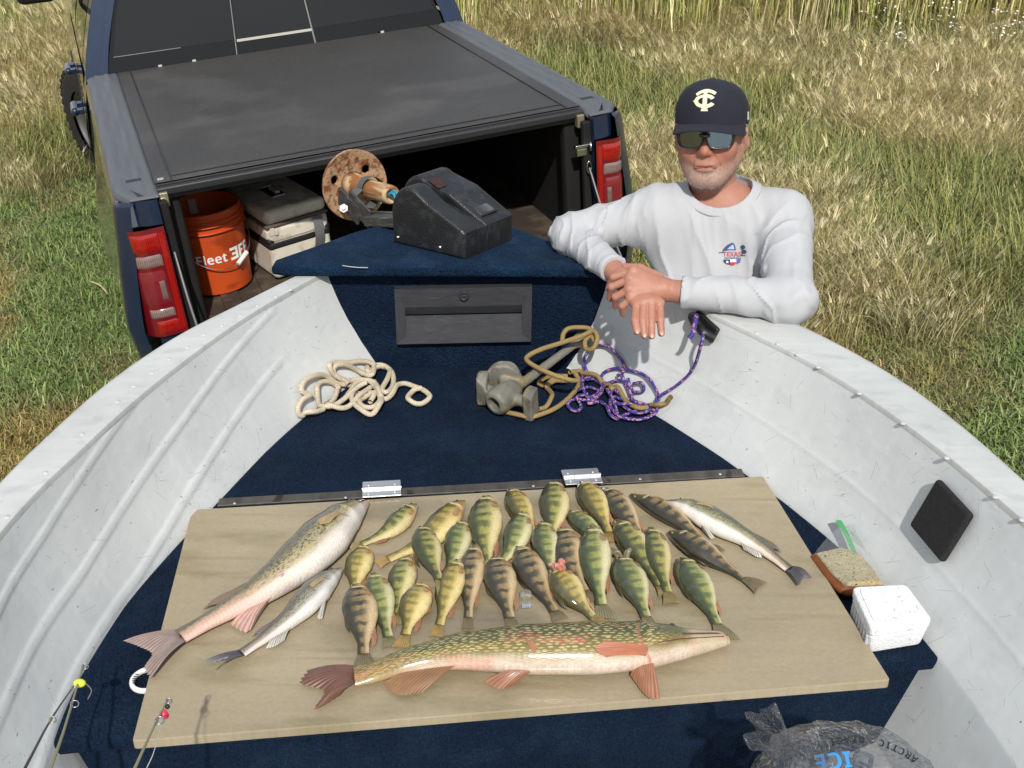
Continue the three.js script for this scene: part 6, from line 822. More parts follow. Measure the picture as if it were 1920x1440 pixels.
  const rod = (label, pts, r0, m, guides, extra) => { const P = pts.map(P3); const t = thing('fishing_rod', label, 'fishing rod', P[0].clone()); const cv = new THREE.CatmullRomCurve3(P); const g = gridGeo(8, 30, (a, b) => { const p = cv.getPoint(b), T = cv.getTangent(b), s = V(0, 1, 0).cross(T).normalize(), u = T.clone().cross(s); const r = mix(r0, 0.0011, b); return [p.addScaledVector(s, Math.cos(a * 6.2832) * r).addScaledVector(u, Math.sin(a * 6.2832) * r), a, b]; }, true); obj('rod_blank', g, m, t);
    for (const [k, R] of guides) { const p = cv.getPoint(k), T = cv.getTangent(k); const q = new THREE.Quaternion().setFromUnitVectors(V(0, 0, 1), T); const up = CU.clone().addScaledVector(CB, 0.4).normalize(); obj('line_guide', [new THREE.TorusGeometry(R, 0.0011, 6, 18).applyQuaternion(q).translate(...p.clone().addScaledVector(CR, R * 0.9).addScaledVector(up, R * 0.5).toArray()), cyl(0.0016, 0.0022, p.clone().addScaledVector(T, -0.012), p.clone().addScaledVector(T, 0.006), 8)], guideM, t); }
    const dirB = P[0].clone().sub(P[1]).normalize(); obj('handle', [cyl(0.012, 0.013, P[0].clone().addScaledVector(dirB, -0.01), P[0].clone().addScaledVector(dirB, 0.22), 14)], mat(col(0.5, 0.36, 0.2), 0.8), t); extra?.(t, cv, P); return t; };
  rod('outermost dark fishing rod lying along the left hull side', [[-60, 1640, 1.42], [47, 1440, 1.55], [92, 1355, 1.66], [137, 1287, 1.78]], 0.003, rodM, [[0.68, 0.005], [1, 0.004]]);
  rod('green fishing rod next to the left hull with a chartreuse jig', [[20, 1640, 1.42], [95, 1440, 1.55], [118, 1375, 1.62], [148, 1275, 1.76], [155, 1252, 1.79]], 0.0034, rodG, [[0.62, 0.006], [1, 0.005]], (t, cv, P) => { const p = P3([149, 1281, 1.755]); const j = obj('jig', [new THREE.SphereGeometry(0.008, 14, 10).scale(1.3, 0.9, 0.9).translate(p.x, p.y, p.z)], mat(col(0.62, 0.75, 0.04), 0.3, { clearcoat: 0.6 }), t, 'chartreuse jig head'); obj('hook', [tube([p.clone().add(V(0.01, 0, 0)), p.clone().add(V(0.022, -0.006, 0.01)), p.clone().add(V(0.02, -0.012, 0.024))], 0.0009, 5)], guideM, j); });
  rod('fishing rod with a pink jig over the front left board corner', [[140, 1680, 1.3], [253, 1440, 1.46], [285, 1370, 1.54], [312, 1316, 1.62]], 0.0032, rodG, [[0.76, 0.006], [1, 0.0042]], (t, cv, P) => { const p = P3([308, 1340, 1.6]); const j = obj('jig', [new THREE.CapsuleGeometry(0.0062, 0.008, 6, 12).rotateX(0.5).translate(p.x, p.y, p.z)], mat(col(0.8, 0.03, 0.1), 0.4), t, 'pink jig head'); obj('swivel', [sph(0.004, P3([314, 1325, 1.61]), 8, 6)], B.black, j); obj('line', [tube([P3([275, 1440, 1.47]), P3([290, 1405, 1.5]), P3([312, 1322, 1.618])], 0.0007, 4)], lineM, t); });
  // bag of ice in the lower right corner
  const ic = atD(1594, 1506, 1.66); const plast = mat(col(0.74, 0.75, 0.77), 0.14, { transmission: 0.96, thickness: 0, ior: 1.3, side: THREE.DoubleSide, specularIntensity: 1, bumpMap: gray(512, 512, (x, y) => { const a = tfbm(x, y, 6, 6, 5, 3); return Math.abs(a - 0.5) * 2; }), bumpScale: 0.02 });
  const ib = thing('ice_bag', 'clear plastic bag of ice with black and blue print in the corner', 'ice bag', ic.clone().setY(0.64));
  const shape = (a, b, k = 1) => { const th = a * Math.PI * 2, ph = b * Math.PI; const n = V(Math.sin(ph) * Math.cos(th), Math.cos(ph), Math.sin(ph) * Math.sin(th)); const w = 1 + 0.13 * (Math.abs(fbm(n.x * 2.6 + 4, n.y * 2.6, n.z * 2.6 + 2) - 0.5) * 2 - 0.3) + 0.05 * (Math.abs(fbm(n.x * 7, n.y * 7 + 3, n.z * 7) - 0.5) * 2 - 0.3); return V(ic.x + n.x * 0.165 * w * k, ic.y - 0.02 + n.y * 0.125 * w * k, ic.z + n.z * 0.15 * w * k); };
  const bagM = obj('bag_body', gridGeo(72, 44, (a, b) => [shape(a, b), a * 3, b * 2], true), plast, ib);
  const nk = P3([1456, 1384, 1.6]), dn = nk.clone().sub(ic).normalize(), sN = dn.clone().cross(V(0, 1, 0)).normalize(), uN = sN.clone().cross(dn); const nb = ic.clone().lerp(nk, 0.62);
  obj('bag_neck', gridGeo(40, 14, (a, b) => { const an = a * Math.PI * 2, f = 1 + 0.3 * Math.sin(an * 5 + b * 4) * b + 0.12 * Math.sin(an * 9 + 1); const r = (b < 0.55 ? mix(0.06, 0.02, b / 0.55) : mix(0.02, 0.04, (b - 0.55) / 0.45)) * Math.min(f, 1.25); return [nb.clone().addScaledVector(dn, b * 0.1 + 0.008 * Math.sin(an * 7) * b).addScaledVector(sN, Math.cos(an) * r).addScaledVector(uN, Math.sin(an) * r * 0.75), a * 2, b]; }, true), plast, ib, 'gathered crumpled neck');
  const cubes = []; const q2 = rngOf(31); for (let i = 0; i < 90; i++) { const an = q2() * 6.28, r = 0.125 * Math.sqrt(q2()), y = (q2() - 0.75) * 0.11; cubes.push(box(0.024, 0.022, 0.028, V(ic.x + Math.cos(an) * r, ic.y - 0.02 + y, ic.z + Math.sin(an) * r * 0.9), 0.004, new THREE.Quaternion().setFromEuler(new THREE.Euler(q2() * 3, q2() * 3, q2() * 3)))); }
  obj('ice_cubes', cubes, mat(col(0.55, 0.6, 0.66), 0.1, { transmission: 0.85, thickness: 0.02, ior: 1.31 }), ib).userData.kind = 'stuff';
  scene.updateMatrixWorld(true);
  const cv = document.createElement('canvas'); cv.width = 1024; cv.height = 384; const c2 = cv.getContext('2d'); c2.clearRect(0, 0, 1024, 384); c2.translate(512, 192); c2.rotate(Math.PI); c2.translate(-512, -192); c2.textAlign = 'center'; c2.textBaseline = 'middle';
  const arcText = (t, font, fill, cx, cy, R, a0, da) => { c2.font = font; c2.fillStyle = fill; [...t].forEach((ch, i) => { const a = a0 + i * da; c2.save(); c2.translate(cx + Math.sin(a) * R, cy - Math.cos(a) * R); c2.rotate(a); c2.fillText(ch, 0, 0); c2.restore(); }); };
  arcText('ARCTIC', 'bold 66px sans-serif', '#16181c', 512, -330, -640, 0.57, -0.072); arcText('GLACIER', 'bold 66px sans-serif', '#16181c', 512, -330, -640, 0.0, -0.075);
  c2.font = 'bold 160px sans-serif'; c2.fillStyle = '#3f93d6'; c2.save(); c2.translate(700, 150); c2.rotate(-0.18); c2.fillText('ICE', 0, 0); c2.restore();
  const tx = new THREE.CanvasTexture(cv); tx.colorSpace = THREE.SRGBColorSpace;
  const pg = []; const rows = 10, cols = 26; const okG = gridGeo(cols, rows, (a, b) => { const u = mix(1470, 1760, a), v = mix(1466, 1364, b) + 20 * Math.pow(a, 2); const h = hit(u, v, [bagM]); const p = h ? h.p.clone().addScaledVector(h.n, 0.002) : null; pg.push(p); return [p ?? V(0, 0, 0), a, b]; });
  const idx = [], W = cols + 1; for (let j = 0; j < rows; j++) for (let i = 0; i < cols; i++) { const a = j * W + i; if (pg[a] && pg[a + 1] && pg[a + W] && pg[a + W + 1]) idx.push(a, a + 1, a + W, a + 1, a + W + 1, a + W); } { const par = pg.map((_, i) => i), find = (i) => par[i] === i ? i : (par[i] = find(par[i])); for (let i = 0; i < idx.length; i += 3) { par[find(idx[i])] = find(idx[i + 1]); par[find(idx[i])] = find(idx[i + 2]); } const n = {}; idx.forEach(i => { n[find(i)] = (n[find(i)] ?? 0) + 1; }); const top = +Object.keys(n).sort((p, q) => n[q] - n[p])[0]; const keep = []; for (let i = 0; i < idx.length; i += 3) if (find(idx[i]) === top) keep.push(idx[i], idx[i + 1], idx[i + 2]); okG.setIndex(keep); } okG.computeVertexNormals();
  obj('bag_print', clean(okG), mat(0xffffff, 0.5, { map: tx, alphaTest: 0.4, side: THREE.DoubleSide }), ib, 'black and blue lettering seen upside down');
}

// ---------------------------------------------------------------- the man leaning on the right gunwale
{
  const J = (u, v, d) => atD(u, v, d); const fine = 1;
  const Rsh = J(1232, 402, 2.98), Lsh = J(1466, 412, 2.9), Rel = J(1070, 440, 3.03), Lel = J(1482, 562, 2.67), Rcf = J(1150, 505, 2.83), Lcf = J(1277, 548, 2.72), Rwr = J(1164, 520, 2.805), Lwr = J(1256, 545, 2.73);
  const man = thing('person', 'man in white long sleeved shirt, dark cap and mirrored sunglasses leaning on the gunwale', 'person', V(0.6, gPlane(0.6, -2.85), -2.85));
  // head frame
  const S = 1.04, Hc = J(1333, 252, 2.85); const hz = V(-0.3, 0.12, 0.94).normalize(), hu0 = V(-0.075, 1, 0), hx = hu0.clone().cross(hz).normalize(), hy = hz.clone().cross(hx);
  const HM = new THREE.Matrix4().makeBasis(hx.clone().multiplyScalar(S * 1.05), hy.clone().multiplyScalar(S), hz.clone().multiplyScalar(S)).setPosition(Hc); const HI = HM.clone().invert();
  const toH = (x, y, z) => V(x, y, z).applyMatrix4(HM); const fromH = (p) => p.clone().applyMatrix4(HI);
  const E = (x, y, z, c, r) => ell(x, y, z, { x: c[0], y: c[1], z: c[2] }, r[0], r[1], r[2]); const C = (x, y, z, a, b, r0, r1) => cap(x, y, z, { x: a[0], y: a[1], z: a[2] }, { x: b[0], y: b[1], z: b[2] }, r0, r1);
  const headSdf = (x, y, z) => {
    const X = Math.abs(x); let d = E(x, y, z, [0, 0.034, -0.012], [0.076, 0.094, 0.098]);
    d = smin(d, E(x, y, z, [0, -0.038, 0.026], [0.064, 0.082, 0.062]), 0.035);
    d = smin(d, C(X, y, z, [0.056, -0.052, -0.004], [0.02, -0.098, 0.058], 0.022, 0.024), 0.03);
    d = smin(d, E(x, y, z, [0, -0.104, 0.066], [0.03, 0.02, 0.022]), 0.022);
    d = smin(d, E(X, y, z, [0.042, -0.028, 0.062], [0.026, 0.024, 0.022]), 0.024);
    d = smin(d, C(X, y, z, [0.008, 0.028, 0.083], [0.046, 0.024, 0.066], 0.011, 0.01), 0.018);
    d = smax(d, -E(X, y, z, [0.032, 0.004, 0.094], [0.016, 0.01, 0.014]), 0.016);
    d = smin(d, C(x, y, z, [0, 0.016, 0.086], [0, -0.03, 0.106], 0.0085, 0.0125), 0.014);
    d = smin(d, E(X, y, z, [0.0135, -0.036, 0.095], [0.009, 0.0078, 0.011]), 0.008); d = smax(d, -E(X, y, z, [0.0075, -0.046, 0.1], [0.004, 0.004, 0.006]), 0.004);
    d = smin(d, E(x, y, z, [0, -0.058, 0.078], [0.032, 0.016, 0.018]), 0.016);
    d = smin(d, E(x, y, z, [0, -0.0655, 0.09], [0.022, 0.0048, 0.008]), 0.008); d = smin(d, E(x, y, z, [0, -0.077, 0.087], [0.019, 0.006, 0.009]), 0.008);
    d = smax(d, -(C(x, y, z, [-0.028, -0.0735, 0.095], [0.028, -0.0705, 0.095], 0.003, 0.003)), 0.003); d = smax(d, -(C(X, y, z, [0.019, -0.037, 0.098], [0.036, -0.068, 0.083], 0.003, 0.002)), 0.009);
    d = smin(d, C(x, y, z, [0, -0.075, -0.03], [0.0, -0.21, -0.06], 0.058, 0.064), 0.03);
    const ex = X - 0.082, ey = y + 0.012, ez = z + 0.014; let ear = ell(ex - 0.25 * ez * 0.4, ey, ez - 0.2 * ey, { x: 0, y: 0, z: 0 }, 0.011, 0.033, 0.02); ear = smax(ear, -ell(ex - 0.009, ey - 0.004, ez - 0.004, { x: 0, y: 0, z: 0 }, 0.007, 0.02, 0.011), 0.006); d = smin(d, ear, 0.01);
    return d;
  };
  const beardMask = (x, y, z) => { const X = Math.abs(x); let m = sstep(-0.058, -0.084, y - 0.7 * Math.max(0, X - 0.04)) * sstep(-0.03, 0.0, z) * sstep(-0.17, -0.125, y - 0.3 * Math.max(0, 0.05 - z)); if (y > -0.07 && X < 0.035 && z > 0.07) m = Math.max(m, 0.5 * sstep(-0.046, -0.054, y) * sstep(0.04, 0.03, X)); if (y > -0.07 && X < 0.035 && z > 0.07) m *= 0.4; const lip = Math.exp(-Math.pow(x / 0.022, 4) - Math.pow((y + 0.071) / 0.0105, 4)); m *= 1 - lip; const side = sstep(0.058, 0.068, X) * sstep(-0.01, 0.02, z + 0.01) * sstep(0.05, 0.03, z) * sstep(-0.09, -0.06, y) * sstep(0.04, 0.02, y); return clamp(Math.max(m * (X > 0.045 ? 0.7 : 1), 0.4 * side)); };
  const headW = (x, y, z) => { const p = V(x, y, z).applyMatrix4(HI); return headSdf(p.x, p.y, p.z) * S; };
  const lo = Hc.clone().add(V(-0.15, -0.27, -0.16)), hi = Hc.clone().add(V(0.15, 0.16, 0.17));
  const headG = surfaceNet(headW, lo, hi, 0.0036);
  // hands
  const chain = (d, x, y, z, pts, rs, k) => { let f = 1e9; for (let i = 0; i < pts.length - 1; i++) f = smin(f, cap(x, y, z, pts[i], pts[i + 1], rs[i], rs[i + 1]), 0.004); return k ? smin(d, f, k) : Math.min(d, f); };
  const LH = [[[1187, 509, 2.735], [1150, 520, 2.752], [1141, 541, 2.785]], [[1181, 524, 2.725], [1147, 538, 2.742], [1144, 560, 2.775]], [[1180, 543, 2.72], [1154, 557, 2.735], [1154, 574, 2.765]], [[1184, 560, 2.72], [1167, 574, 2.73], [1168, 588, 2.75]]].map(f => f.map(P3));
  const Lthumb = [[1235, 522, 2.755], [1200, 503, 2.78], [1172, 500, 2.795]].map(P3);
  const lhand = (x, y, z) => {
    let d = cap(x, y, z, Lcf.clone().lerp(Lel, 0.12), Lwr, 0.031, 0.0285); LH.forEach((f, i) => { d = smin(d, cap(x, y, z, Lwr.clone().lerp(LH[1][0], 0.12).lerp(f[0], 0.1), f[0], 0.024, 0.0145), 0.014); });
    LH.forEach((f, i) => { let g = 1e9; g = smin(cap(x, y, z, f[0], f[1], 0.0112 - 0.001 * (i === 3), 0.0101), cap(x, y, z, f[1], f[2], 0.01, 0.0088), 0.003); d = smin(d, g, 0.003); const kn = f[0]; d = smin(d, Math.hypot(x - kn.x, y - kn.y - 0.003, z - kn.z) - 0.0128, 0.006); });
    d = smin(d, cap(x, y, z, Lthumb[0], Lthumb[1], 0.016, 0.012), 0.01); d = smin(d, cap(x, y, z, Lthumb[1], Lthumb[2], 0.0115, 0.0095), 0.004); return d - 0.0006 * (n3(x * 240, y * 240, z * 240) - 0.5);
  };
  const RH = [[[1193, 572, 2.705], [1190, 600, 2.684], [1194, 622, 2.676]], [[1207, 567, 2.7], [1205, 602, 2.678], [1208, 629, 2.67]], [[1222, 565, 2.7], [1221, 602, 2.678], [1222, 630, 2.67]], [[1237, 568, 2.705], [1238, 600, 2.684], [1240, 625, 2.675]]].map(f => f.map(P3));
  const Rthumb = [[1205, 540, 2.76], [1232, 550, 2.75], [1254, 560, 2.742]].map(P3);
  const rhand = (x, y, z) => {
    let d = cap(x, y, z, Rcf.clone().lerp(Rel, 0.12), Rwr, 0.031, 0.028); RH.forEach(f => { d = smin(d, cap(x, y, z, Rwr.clone().lerp(f[0], 0.1), f[0], 0.024, 0.0135), 0.014); });
    RH.forEach((f, i) => { const g = smin(cap(x, y, z, f[0], f[1], 0.0108, 0.0104), cap(x, y, z, f[1], f[2], 0.0103, 0.0088), 0.003); d = smin(d, g, 0.002); });
    d = smin(d, cap(x, y, z, Rthumb[0], Rthumb[1], 0.015, 0.012), 0.01); d = smin(d, cap(x, y, z, Rthumb[1], Rthumb[2], 0.0112, 0.009), 0.004); return d - 0.0006 * (n3(x * 240 + 9, y * 240, z * 240) - 0.5);
  };
  const bounds = (pts, m) => { const b = new THREE.Box3().setFromPoints(pts).expandByScalar(m); return [b.min, b.max]; };
  const lG = surfaceNet(lhand, ...bounds([...LH.flat(), Lcf, Lwr, ...Lthumb, Lcf.clone().lerp(Lel, 0.2)], 0.035), 0.0032), rG = surfaceNet(rhand, ...bounds([...RH.flat(), Rcf, Rwr, ...Rthumb, Rcf.clone().lerp(Rel, 0.2)], 0.035), 0.0032);
  // torso under the shirt, joined to the same mesh
  const chestR = J(1280, 450, 3.01), chestL = J(1428, 452, 2.96), belly = J(1352, 570, 3.04), hip = J(1366, 690, 3.06), neckB = J(1352, 400, 2.95);
  const torso = (x, y, z) => { let d = cap(x, y, z, chestR, chestL, 0.112, 0.112); d = smin(d, ell(x, y, z, belly, 0.175, 0.2, 0.135), 0.08); d = smin(d, cap(x, y, z, belly, hip, 0.145, 0.15), 0.08); d = smin(d, cap(x, y, z, Rsh, Lsh, 0.07, 0.07), 0.06); d = smin(d, cap(x, y, z, neckB.clone().add(V(0, 0.045, -0.01)), Rsh.clone().lerp(neckB, 0.35), 0.058, 0.06), 0.05); d = smin(d, cap(x, y, z, neckB.clone().add(V(0, 0.045, -0.01)), Lsh.clone().lerp(neckB, 0.35), 0.058, 0.06), 0.05); return d; };
  const armR = (x, y, z) => smin(cap(x, y, z, Rsh, Rel, 0.073, 0.056), cap(x, y, z, Rel, Rcf, 0.055, 0.04), 0.03), armL = (x, y, z) => smin(cap(x, y, z, Lsh, Lel, 0.073, 0.056), cap(x, y, z, Lel, Lcf, 0.056, 0.04), 0.03);
  const tlo = V(Math.min(Rel.x, 0.1) - 0.09, 1.0, -3.14), thi = V(0.93, 1.72, -2.4);
  const under = surfaceNet((x, y, z) => smin(torso(x, y, z), Math.min(armR(x, y, z), armL(x, y, z)), 0.03) + 0.014, tlo, thi, 0.014);
  const skinCol = (g, head) => { const p = g.attributes.position, c = new Float32Array(p.count * 3); for (let i = 0; i < p.count; i++) { const x = p.getX(i), y = p.getY(i), z = p.getZ(i); const n = fbm(x * 60, y * 60, z * 60, 3), m = fbm(x * 14, y * 14, z * 14, 2); let r = 0.41, gg = 0.195, b = 0.132; r *= 0.93 + 0.16 * (n - 0.5) + 0.1 * (m - 0.5) + 0.05; gg *= 0.92 + 0.3 * (n - 0.5) + 0.22 * (m - 0.5); b *= 0.92 + 0.3 * (n - 0.5) + 0.22 * (m - 0.5);
    if (head) { const q = fromH(V(x, y, z)); const red = Math.exp(-Math.pow((Math.abs(q.x) - 0.04) / 0.022, 2) - Math.pow((q.y + 0.03) / 0.028, 2)) + Math.exp(-Math.pow(q.x / 0.018, 2) - Math.pow((q.y + 0.025) / 0.03, 2)) * sstep(0.06, 0.09, q.z) + 0.7 * sstep(-0.12, -0.15, q.y); gg *= 1 - 0.13 * clamp(red); b *= 1 - 0.15 * clamp(red); const lip = Math.exp(-Math.pow(q.x / 0.024, 4) - Math.pow((q.y + 0.071) / 0.01, 4)) * sstep(0.06, 0.08, q.z); r = mix(r, 0.36, lip * 0.8); gg = mix(gg, 0.15, lip * 0.8); b = mix(b, 0.115, lip * 0.8); const bm = beardMask(q.x, q.y, q.z) * (0.55 + 0.5 * n3(q.x * 300, q.y * 300, q.z * 300)); r = mix(r, 0.4, bm * 0.55); gg = mix(gg, 0.33, bm * 0.55); b = mix(b, 0.28, bm * 0.55); }
    c[i * 3] = r; c[i * 3 + 1] = gg; c[i * 3 + 2] = b; } g.setAttribute('color', new THREE.BufferAttribute(c, 3)); return g; };
  const skinM = mat(0xffffff, 0.52, { vertexColors: true, bumpMap: gray(256, 256, (x, y) => tfbm(x, y, 60, 60, 3, 3)), bumpScale: 0.0004, sheen: 0.15, sheenColor: col(0.5, 0.25, 0.2) });
  for (const g of [headG, lG, rG, under]) { const uv = g.attributes.uv; for (let i = 0; i < uv.count; i++) uv.setXY(i, uv.getX(i) / 0.06, uv.getY(i) / 0.06); }
  obj('body', [skinCol(headG, true), skinCol(lG), skinCol(rG), skinCol(under)], skinM, man);
  // fingernails of the hanging hand
  for (const f of RH) { const d = f[2].clone().sub(f[1]).normalize(), out = CB.clone().addScaledVector(CU, 0.25).normalize(); const p = f[2].clone().addScaledVector(d, 0.002).addScaledVector(out, 0.0078); const q = new THREE.Quaternion().setFromRotationMatrix(new THREE.Matrix4().makeBasis(d.clone().cross(out).normalize(), d, d.clone().cross(out).normalize().cross(d))); obj('fingernail', [new THREE.SphereGeometry(1, 12, 8).scale(0.0055, 0.007, 0.0018).applyQuaternion(q).translate(p.x, p.y, p.z)], mat(col(0.5, 0.27, 0.2), 0.35), man); }
  for (const s of [-1, 1]) obj('eye', [sph(0.012 * S, toH(s * 0.031, 0.003, 0.068), 14, 10)], mat(col(0.7, 0.66, 0.62), 0.2), man);
  { const front = (x, y) => { let z = 0.13; for (let k = 0; k < 60 && headSdf(x, y, z) > 0; k++) z -= Math.max(0.0004, headSdf(x, y, z) * 0.7); return toH(x, y, z - 0.0002); }; const pts = []; for (let i = 0; i <= 10; i++) { const x = mix(-0.027, 0.027, i / 10); pts.push(front(x, -0.0722 + 0.0016 * (x / 0.027) - 0.002 * Math.pow(x / 0.027, 2))); } obj('mouth', [tube(pts, 0.0014, 6, 3)], mat(col(0.13, 0.045, 0.035), 0.6), man); for (const s of [-1, 1]) obj('smile_line', [tube([front(s * 0.0195, -0.036), front(s * 0.027, -0.046), front(s * 0.034, -0.06), front(s * 0.036, -0.07)], 0.0011, 6, 4)], mat(col(0.3, 0.12, 0.08), 0.7), man); }
  // beard and hair: short strands on the skin
  const strands = (mask, n, len, seed, lift) => { const p = headG.attributes.position, nn = headG.attributes.normal, q = rngOf(seed), P = [], I = [], Cc = []; let made = 0; for (let k = 0; k < n * 60 && made < n; k++) { const i = Math.floor(q() * p.count); const w = V().fromBufferAttribute(p, i), nr = V().fromBufferAttribute(nn, i), h = fromH(w); if (q() > mask(h.x, h.y, h.z)) continue; made++; w.add(V(q() - 0.5, q() - 0.5, q() - 0.5).multiplyScalar(0.004)); const d = nr.clone().multiplyScalar(lift).add(hy.clone().multiplyScalar(-0.8 - 0.4 * q())).add(V(q() - 0.5, q() - 0.5, q() - 0.5).multiplyScalar(0.7)).normalize(); const s = d.clone().cross(nr).normalize().multiplyScalar(0.00045); const L = len * (0.6 + 0.7 * q()); const o = P.length / 3; const a = w.clone().addScaledVector(nr, -0.0005); for (const v of [a.clone().add(s), a.clone().sub(s), a.clone().addScaledVector(d, L)]) P.push(v.x, v.y, v.z); I.push(o, o + 1, o + 2); const g = 0.13 + 0.34 * q() * q(); for (let t = 0; t < 3; t++) Cc.push(g, g * 0.95, g * 0.88); } return geoOf(P, Cc, I); };
  const hairM = new THREE.MeshStandardMaterial({ color: 0xffffff, vertexColors: true, roughness: 0.6, side: THREE.DoubleSide });
  obj('beard', strands(beardMask, 2600, 0.005, 4, 0.75), hairM, man, 'short grey stubble beard');
  obj('hair', strands((x, y, z) => sstep(0.06, 0.07, Math.abs(x)) * sstep(-0.03, -0.005, y) * sstep(0.085, 0.06, y) * sstep(0.045, 0.02, z) * (Math.abs(z + 0.014) < 0.022 && y < 0.02 ? 0 : 1) + sstep(-0.05, -0.08, z) * sstep(-0.09, -0.06, y), 3600, 0.012, 8, 0.5), hairM, man, 'short grey hair below the cap');
  // shirt with folds, collar and cuffs
  const nkC = J(1351, 350, 2.9); const cutPlane = (x, y, z, p, dir) => (x - p.x) * dir.x + (y - p.y) * dir.y + (z - p.z) * dir.z; const rdir = Rcf.clone().sub(Rel).normalize(), ldir = Lcf.clone().sub(Lel).normalize();
  const ring = (x, y, z, a, b) => { const bx = b.x - a.x, by = b.y - a.y, bz = b.z - a.z; return ((x - a.x) * bx + (y - a.y) * by + (z - a.z) * bz) / (bx * bx + by * by + bz * bz); };
  const shirt = (x, y, z) => {
    const t0 = torso(x, y, z), a = armR(x, y, z), b = armL(x, y, z); let d = smin(t0, a, 0.045); d = smin(d, b, 0.045); if (d > 0.03) return d;
    const w = fbm(x * 5 + 2, y * 3, z * 5, 3); const ridge = (v) => 1 - Math.abs(2 * v - 1);
    let f = 0; // drape down from the shoulders, rings on the sleeves
    const bodyW = sstep(0.02, -0.03, t0 - Math.min(a, b)); f += bodyW * (0.010 * Math.pow(ridge(n3(x * 19 + w * 2.2 + y * 4, y * 1.6, 4)), 3) * sstep(0.2, 0.45, fbm(x * 4 + 8, y * 4, 2, 2)) + 0.003 * Math.pow(ridge(n3(x * 38 + w * 3 + y * 5, y * 3.0, 9)), 2));
    const tr = ring(x, y, z, Rel, Rcf), tr2 = ring(x, y, z, Rsh, Rel), tl = ring(x, y, z, Lel, Lcf), tl2 = ring(x, y, z, Lsh, Lel);
    const wr = sstep(0.03, 0.0, a), wl = sstep(0.03, 0.0, b); const tw = fbm(x * 14, y * 14, z * 14, 2);
    f += (1 - bodyW) * wr * (0.007 * Math.pow(ridge(n3(tr2 * 7 + tw * 2 + y * 12, 3, 0)), 3) + 0.006 * Math.pow(ridge(n3(tr * 7 + tw * 2 + x * 12, 8, 0)), 3) * sstep(1.1, 0.3, tr)); f += (1 - bodyW) * wl * (0.007 * Math.pow(ridge(n3(tl2 * 6 + tw * 2 + x * 12, 13, 0)), 3) + 0.007 * Math.pow(ridge(n3(tl * 7 + tw * 2 - y * 12, 18, 0)), 3) * sstep(1.1, 0.2, tl));
    d -= f - 0.004;
    const e = ell(x, y, z, nkC, 0.085, 0.06, 0.088); const cuffR = cutPlane(x, y, z, Rcf, rdir), cuffL = cutPlane(x, y, z, Lcf, ldir); const nearR = cap(x, y, z, Rel, Rwr, 0.09, 0.08) < 0 && tr > 0.4, nearL = cap(x, y, z, Lel, Lwr, 0.09, 0.08) < 0 && tl > 0.4;
    if (nearR) d = Math.min(d, Math.max(d - 0.002, Math.abs(cuffR + 0.008) - 0.008)); if (nearL) d = Math.min(d, Math.max(d - 0.002, Math.abs(cuffL + 0.008) - 0.008));
    d = Math.max(d, -e); d = smax(d, -(cap(x, y, z, nkC, nkC.clone().add(V(0, 0.3, -0.03)), 0.07, 0.2)), 0.004); if (nearR) d = Math.max(d, cuffR); if (nearL) d = Math.max(d, cuffL); return Math.max(d, 1.06 - y);
  };
  const cloth = mat(col(0.55, 0.56, 0.58), 0.85, { map: tex(512, 512, (x, y) => { const a = tfbm(x, y, 4, 4, 4, 3), w = 0.5 + 0.25 * Math.sin(x * 900) + 0.25 * Math.sin(y * 900), st = sstep(0.62, 0.8, tfbm(x, y, 7, 7, 4, 33)); const k = 236 + 14 * (a - 0.5) + 8 * (w - 0.5) - 3 * st; return [k, k, k]; }), bumpMap: gray(512, 512, (x, y) => 0.5 + 0.25 * Math.sin(x * 1000) + 0.25 * Math.sin(y * 1000)), bumpScale: 0.0003, sheen: 0.2 });
  const shirtMesh = obj('shirt', surfaceNet(shirt, tlo, thi, 0.0058, 0.25), cloth, man, 'white long sleeved shirt with a small chest print');
  obj('collar', surfaceNet((x, y, z) => { const t0 = torso(x, y, z); if (t0 > 0.03) return t0; const d = smin(smin(t0, armR(x, y, z), 0.045), armL(x, y, z), 0.045); const e = ell(x, y, z, nkC, 0.085, 0.06, 0.088); return smax(Math.abs(d - 0.001) - 0.0045, Math.abs(e - 0.0115) - 0.0125, 0.003); }, V(nkC.x - 0.14, nkC.y - 0.1, nkC.z - 0.14), V(nkC.x + 0.14, nkC.y + 0.08, nkC.z + 0.14), 0.0042, 0.25), cloth, man, 'ribbed round collar');
  // chest print
  scene.updateMatrixWorld(true);
  { const cv = document.createElement('canvas'); cv.width = cv.height = 256; const c = cv.getContext('2d'); c.clearRect(0, 0, 256, 256);
    c.fillStyle = '#3c4a78'; c.beginPath(); c.moveTo(34, 100); c.quadraticCurveTo(60, 40, 128, 14); c.quadraticCurveTo(160, 40, 156, 92); c.quadraticCurveTo(90, 80, 34, 108); c.fill(); c.fillStyle = '#a9bcd8'; c.beginPath(); c.moveTo(80, 80); c.quadraticCurveTo(110, 46, 132, 34); c.quadraticCurveTo(148, 60, 142, 82); c.closePath(); c.fill();
    c.fillStyle = '#2f3a58'; c.fillRect(2, 112, 48, 7); c.fillRect(210, 62, 10, 80); c.beginPath(); c.arc(222, 60, 22, 0, 6.3); c.fill(); c.beginPath(); c.arc(236, 106, 20, 0, 6.3); c.fill(); c.fillRect(196, 140, 52, 8);
    c.fillStyle = '#c4455a'; c.font = 'bold 62px sans-serif'; c.fillText('TEXAS', 40, 152, 168); c.fillStyle = '#4d5a96'; c.font = 'bold 24px sans-serif'; c.fillText('SALTWATER', 54, 178, 144);
